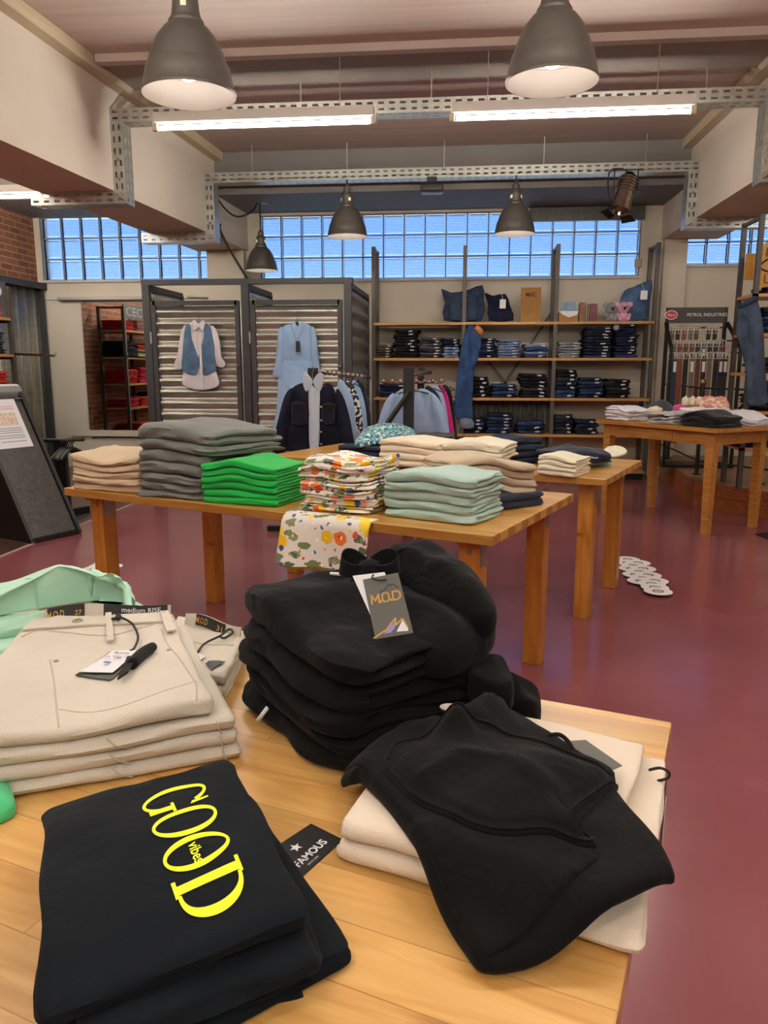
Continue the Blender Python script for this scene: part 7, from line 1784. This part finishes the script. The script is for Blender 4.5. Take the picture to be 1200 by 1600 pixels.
# ================================================================== sloping notice stand
F0, F1 = oz(125, 833, 0), oz(48, 850, 0)
wv = (F1 - F0); wl = wv.length; wn = wv.normalized(); sv = Vector((wn.y, -wn.x, 0)) 
if sv.x > 0: sv = -sv
M_slope = wood('dark_stained_board', '#26231f', '#443f38', grain=(1.5, 8, 8), rough=.4, knots=False)
M_blk = mat('black_lacquer', '#141312', .4, var=.05)
TOPH = 1.12; RUN = .62
t = thing('notice_stand', 'black sloping notice stand with a printed sheet clipped to its face', 'display stand', (0, 0, 0))
def Sl(a_, s_, lift=0.0):
    """a_ across (0 far edge .. 1 near edge), s_ up the slope"""
    nrm = (Vector((0, 0, 1)) * RUN - sv * (-1) * TOPH * -1).normalized()
    p = F0 + wv * a_ + sv * (RUN * s_) + Vector((0, 0, TOPH * s_)); nr = Vector((-sv.x * TOPH, -sv.y * TOPH, RUN)).normalized(); return p + nr * lift
bm = BM(); prism(bm, [Sl(0, 0), Sl(0, 1), F0 + sv * (RUN + .22) + Vector((0, 0, TOPH)), F0 + sv * (RUN + .55)], wv); obj('body', bm, M_blk, t)
bm = BM(); a4 = [Sl(.07, .03, .002), Sl(.93, .03, .002), Sl(.93, .96, .002), Sl(.07, .96, .002)]; prism(bm, a4, Vector((-sv.x * TOPH, -sv.y * TOPH, RUN)).normalized() * .006); obj('sloping_board', bm, M_slope, t)
for a_ in (0.02, .98): bm = BM(); bar(bm, Sl(a_, 0, .01), Sl(a_, 1, .01), .03, .03); obj('edge_frame', bm, M_blk, t)
bm = BM(); bar(bm, Sl(0, .012, .01), Sl(1, .012, .01), .03, .03); obj('lower_frame', bm, M_blk, t)
bm = BM(); tube(bm, [Sl(-.02, 1, .0) + sv * .06, Sl(1.02, 1, .0) + sv * .06], .075, 20); obj('roller', bm, mat('grey_roller', '#8d9090', .3, .4), t, True, 40)
bm = BM(); box(bm, 0, 0, 0, 0, 0, 0) if False else None
sh = BM(); prism(sh, [Sl(.2, .62, .012), Sl(.98, .62, .012), Sl(.98, .955, .012), Sl(.2, .955, .012)], Vector((-sv.x * TOPH, -sv.y * TOPH, RUN)).normalized() * .001); so_ = obj('printed_sheet', sh, M_card, t)
nr = Vector((-sv.x * TOPH, -sv.y * TOPH, RUN)).normalized(); su = (sv * RUN + Vector((0, 0, TOPH))).normalized()
M_line = mat('grey_text', '#9a98a8', .6, var=0); M_pinkl = mat('pink_text', '#d8a4b4', .6, var=0)
for k, (s_, mm) in enumerate(((.90, M_pinkl), (.885, M_pinkl), (.75, M_line), (.735, M_line), (.72, M_line), (.70, M_line), (.685, M_line), (.66, M_line))):
    bm = BM(); bm.faces.new([bm.verts.new(p_) for p_ in (Sl(.28, s_, .014), Sl(.28 + .5, s_, .014), Sl(.28 + .5, s_ + .006, .014), Sl(.28, s_ + .006, .014))]); obj('text_line', bm, mm, so_, recalc=False)
bm = BM(); bm.faces.new([bm.verts.new(p_) for p_ in (Sl(.3, .775, .014), Sl(.75, .775, .014), Sl(.75, .86, .014), Sl(.3, .86, .014))]); obj('small_picture', bm, mat('pastel_picture', '#d9c2b0', .6, var=.3, scale=60), so_, recalc=False)
bm = BM(); box(bm, -.02, .02, -.02, .02, -.004, .004, Matrix.Translation(Sl(.12, .955, .02))); obj('clip', bm, M_steel, t)

# ================================================================== low rack of black hangers
HY = 6.4
t = thing('clothes_rack', 'low black rack end with bare black hangers behind the notice stand', 'clothes rack', (0, 0, 0))
a_, b_ = oy(40, 689, HY), oy(131, 686.5, HY)
bm = BM(); tube(bm, [a_, b_], .017, 10); obj('rail', bm, M_rail, t, True)
pc = oy(93, 690, HY + .05); bm = BM(); bar(bm, (pc.x, HY + .06, 0), (pc.x, HY + .06, pc.z), .1, .05, up=(0, 1, 0)); obj('post', bm, M_dk, t)
bm = BM(); bar(bm, (pc.x, HY + .06, .035), oz(137, 796, .03), .06, .07); obj('foot', bm, M_dk, t)
for k in range(6):
    x = oy(97 + 3.2 * k, 688, HY).x
    hg = thing('clothes_hanger', 'bare black hanger on the low rack, %s from the notice stand' % ordn[k], 'hanger', (x, HY, a_.z), 0, 'bare hangers')
    bm = BM(); tube(bm, smooth_path([(0, .012, -.018), (0, .022, .005), (0, .0, .024), (0, -.022, .004), (0, -.005, -.03), (0, 0, -.06)], 4), .006, 6); obj('hook', bm, M_hangb, hg, True)
    ang_ = random.uniform(-.06, .06); dx, dy = math.sin(ang_) * .2, math.cos(ang_) * .2
    bm = BM(); tube(bm, smooth_path([(-dx, -dy, -.14), (-dx * .5, -dy * .5, -.09), (0, 0, -.058), (dx * .5, dy * .5, -.09), (dx, dy, -.14)], 4), .011, 8); obj('shoulder_bar', bm, M_hangb, hg, True)

# ================================================================== floor stickers
M_stk = mat('white_sticker', '#e8e5e2', .5, var=.03); M_pri = mat('grey_print_dark', '#5f5b62', .6, var=0)
SN = -1
def sticker(x, y, label, group):
    global SN
    SN += 1
    p = oz(x, y, 0); t = thing('floor_sticker', label, 'sticker', (p.x, p.y, .0013 * (SN % 15)), 0, group); r = .083
    bm = BM(); prism(bm, [(r * math.cos(k * 2 * PI / 28), r * math.sin(k * 2 * PI / 28), .0005) for k in range(28)], (0, 0, .001)); obj('disc', bm, M_stk, t)
    bm = BM(); r1, r2 = .034, .02
    for k in range(20):
        a0_, a1_ = k * PI / 10, (k + 1) * PI / 10; bm.faces.new([bm.verts.new((q_ * math.cos(w_), q_ * math.sin(w_), .0017)) for q_, w_ in ((r1, a0_), (r1, a1_), (r2, a1_), (r2, a0_))])
    obj('ring_print', bm, M_pri, t, recalc=False)
    bm = BM(); bm.faces.new([bm.verts.new(v_) for v_ in ((-.012, -.007, .0018), (.012, -.01, .0018), (.012, .007, .0018), (-.012, .01, .0018))]); obj('emblem_print', bm, M_pri, t, recalc=False)
spx = [(981, 874), (980, 879.5), (997, 880), (990, 884.5), (986, 889.5), (1005, 890), (999, 895), (993, 900), (1013, 901), (1005, 906), (1001, 911), (1023, 911), (1018, 916), (1023, 922), (1028, 928.5)]
for k, (x, y) in enumerate(spx): sticker(x, y, 'round white sticker, %s in the zigzag trail on the open floor' % (['nearest one', 'second', 'third', 'fourth', 'fifth', 'sixth', 'seventh', 'eighth', 'ninth', 'tenth', 'eleventh', 'twelfth', 'thirteenth', 'fourteenth', 'farthest one'][14 - k] if k in (0, 14) else ['', 'second farthest', 'third farthest', 'fourth farthest', 'fifth farthest', 'sixth farthest', 'seventh farthest', 'eighth farthest', 'seventh nearest', 'sixth nearest', 'fifth nearest', 'fourth nearest', 'third nearest', 'second nearest'][k]), 'stickers on the open floor')
for k, (x, y) in enumerate(((148, 889), (158, 885), (166, 881), (172, 886), (163, 891))): sticker(x, y, 'round white sticker by the table leg over the mint stack, %s' % ['at the near end', 'second along', 'at the far end', 'closest to the leg', 'between the others'][k], 'stickers by the table leg')
# dark mat at the right
q_ = [oz(1180, 835, 0), oz(1230, 828, 0), oz(1260, 842, 0), oz(1200, 843, 0)]
bm = BM(); prism(bm, [v + Vector((0, 0, .0005)) for v in q_], (0, 0, .006)); o = obj('door_mat', bm, M_blk); tag(o, 'corner of a black mat on the floor before the platform', 'mat')
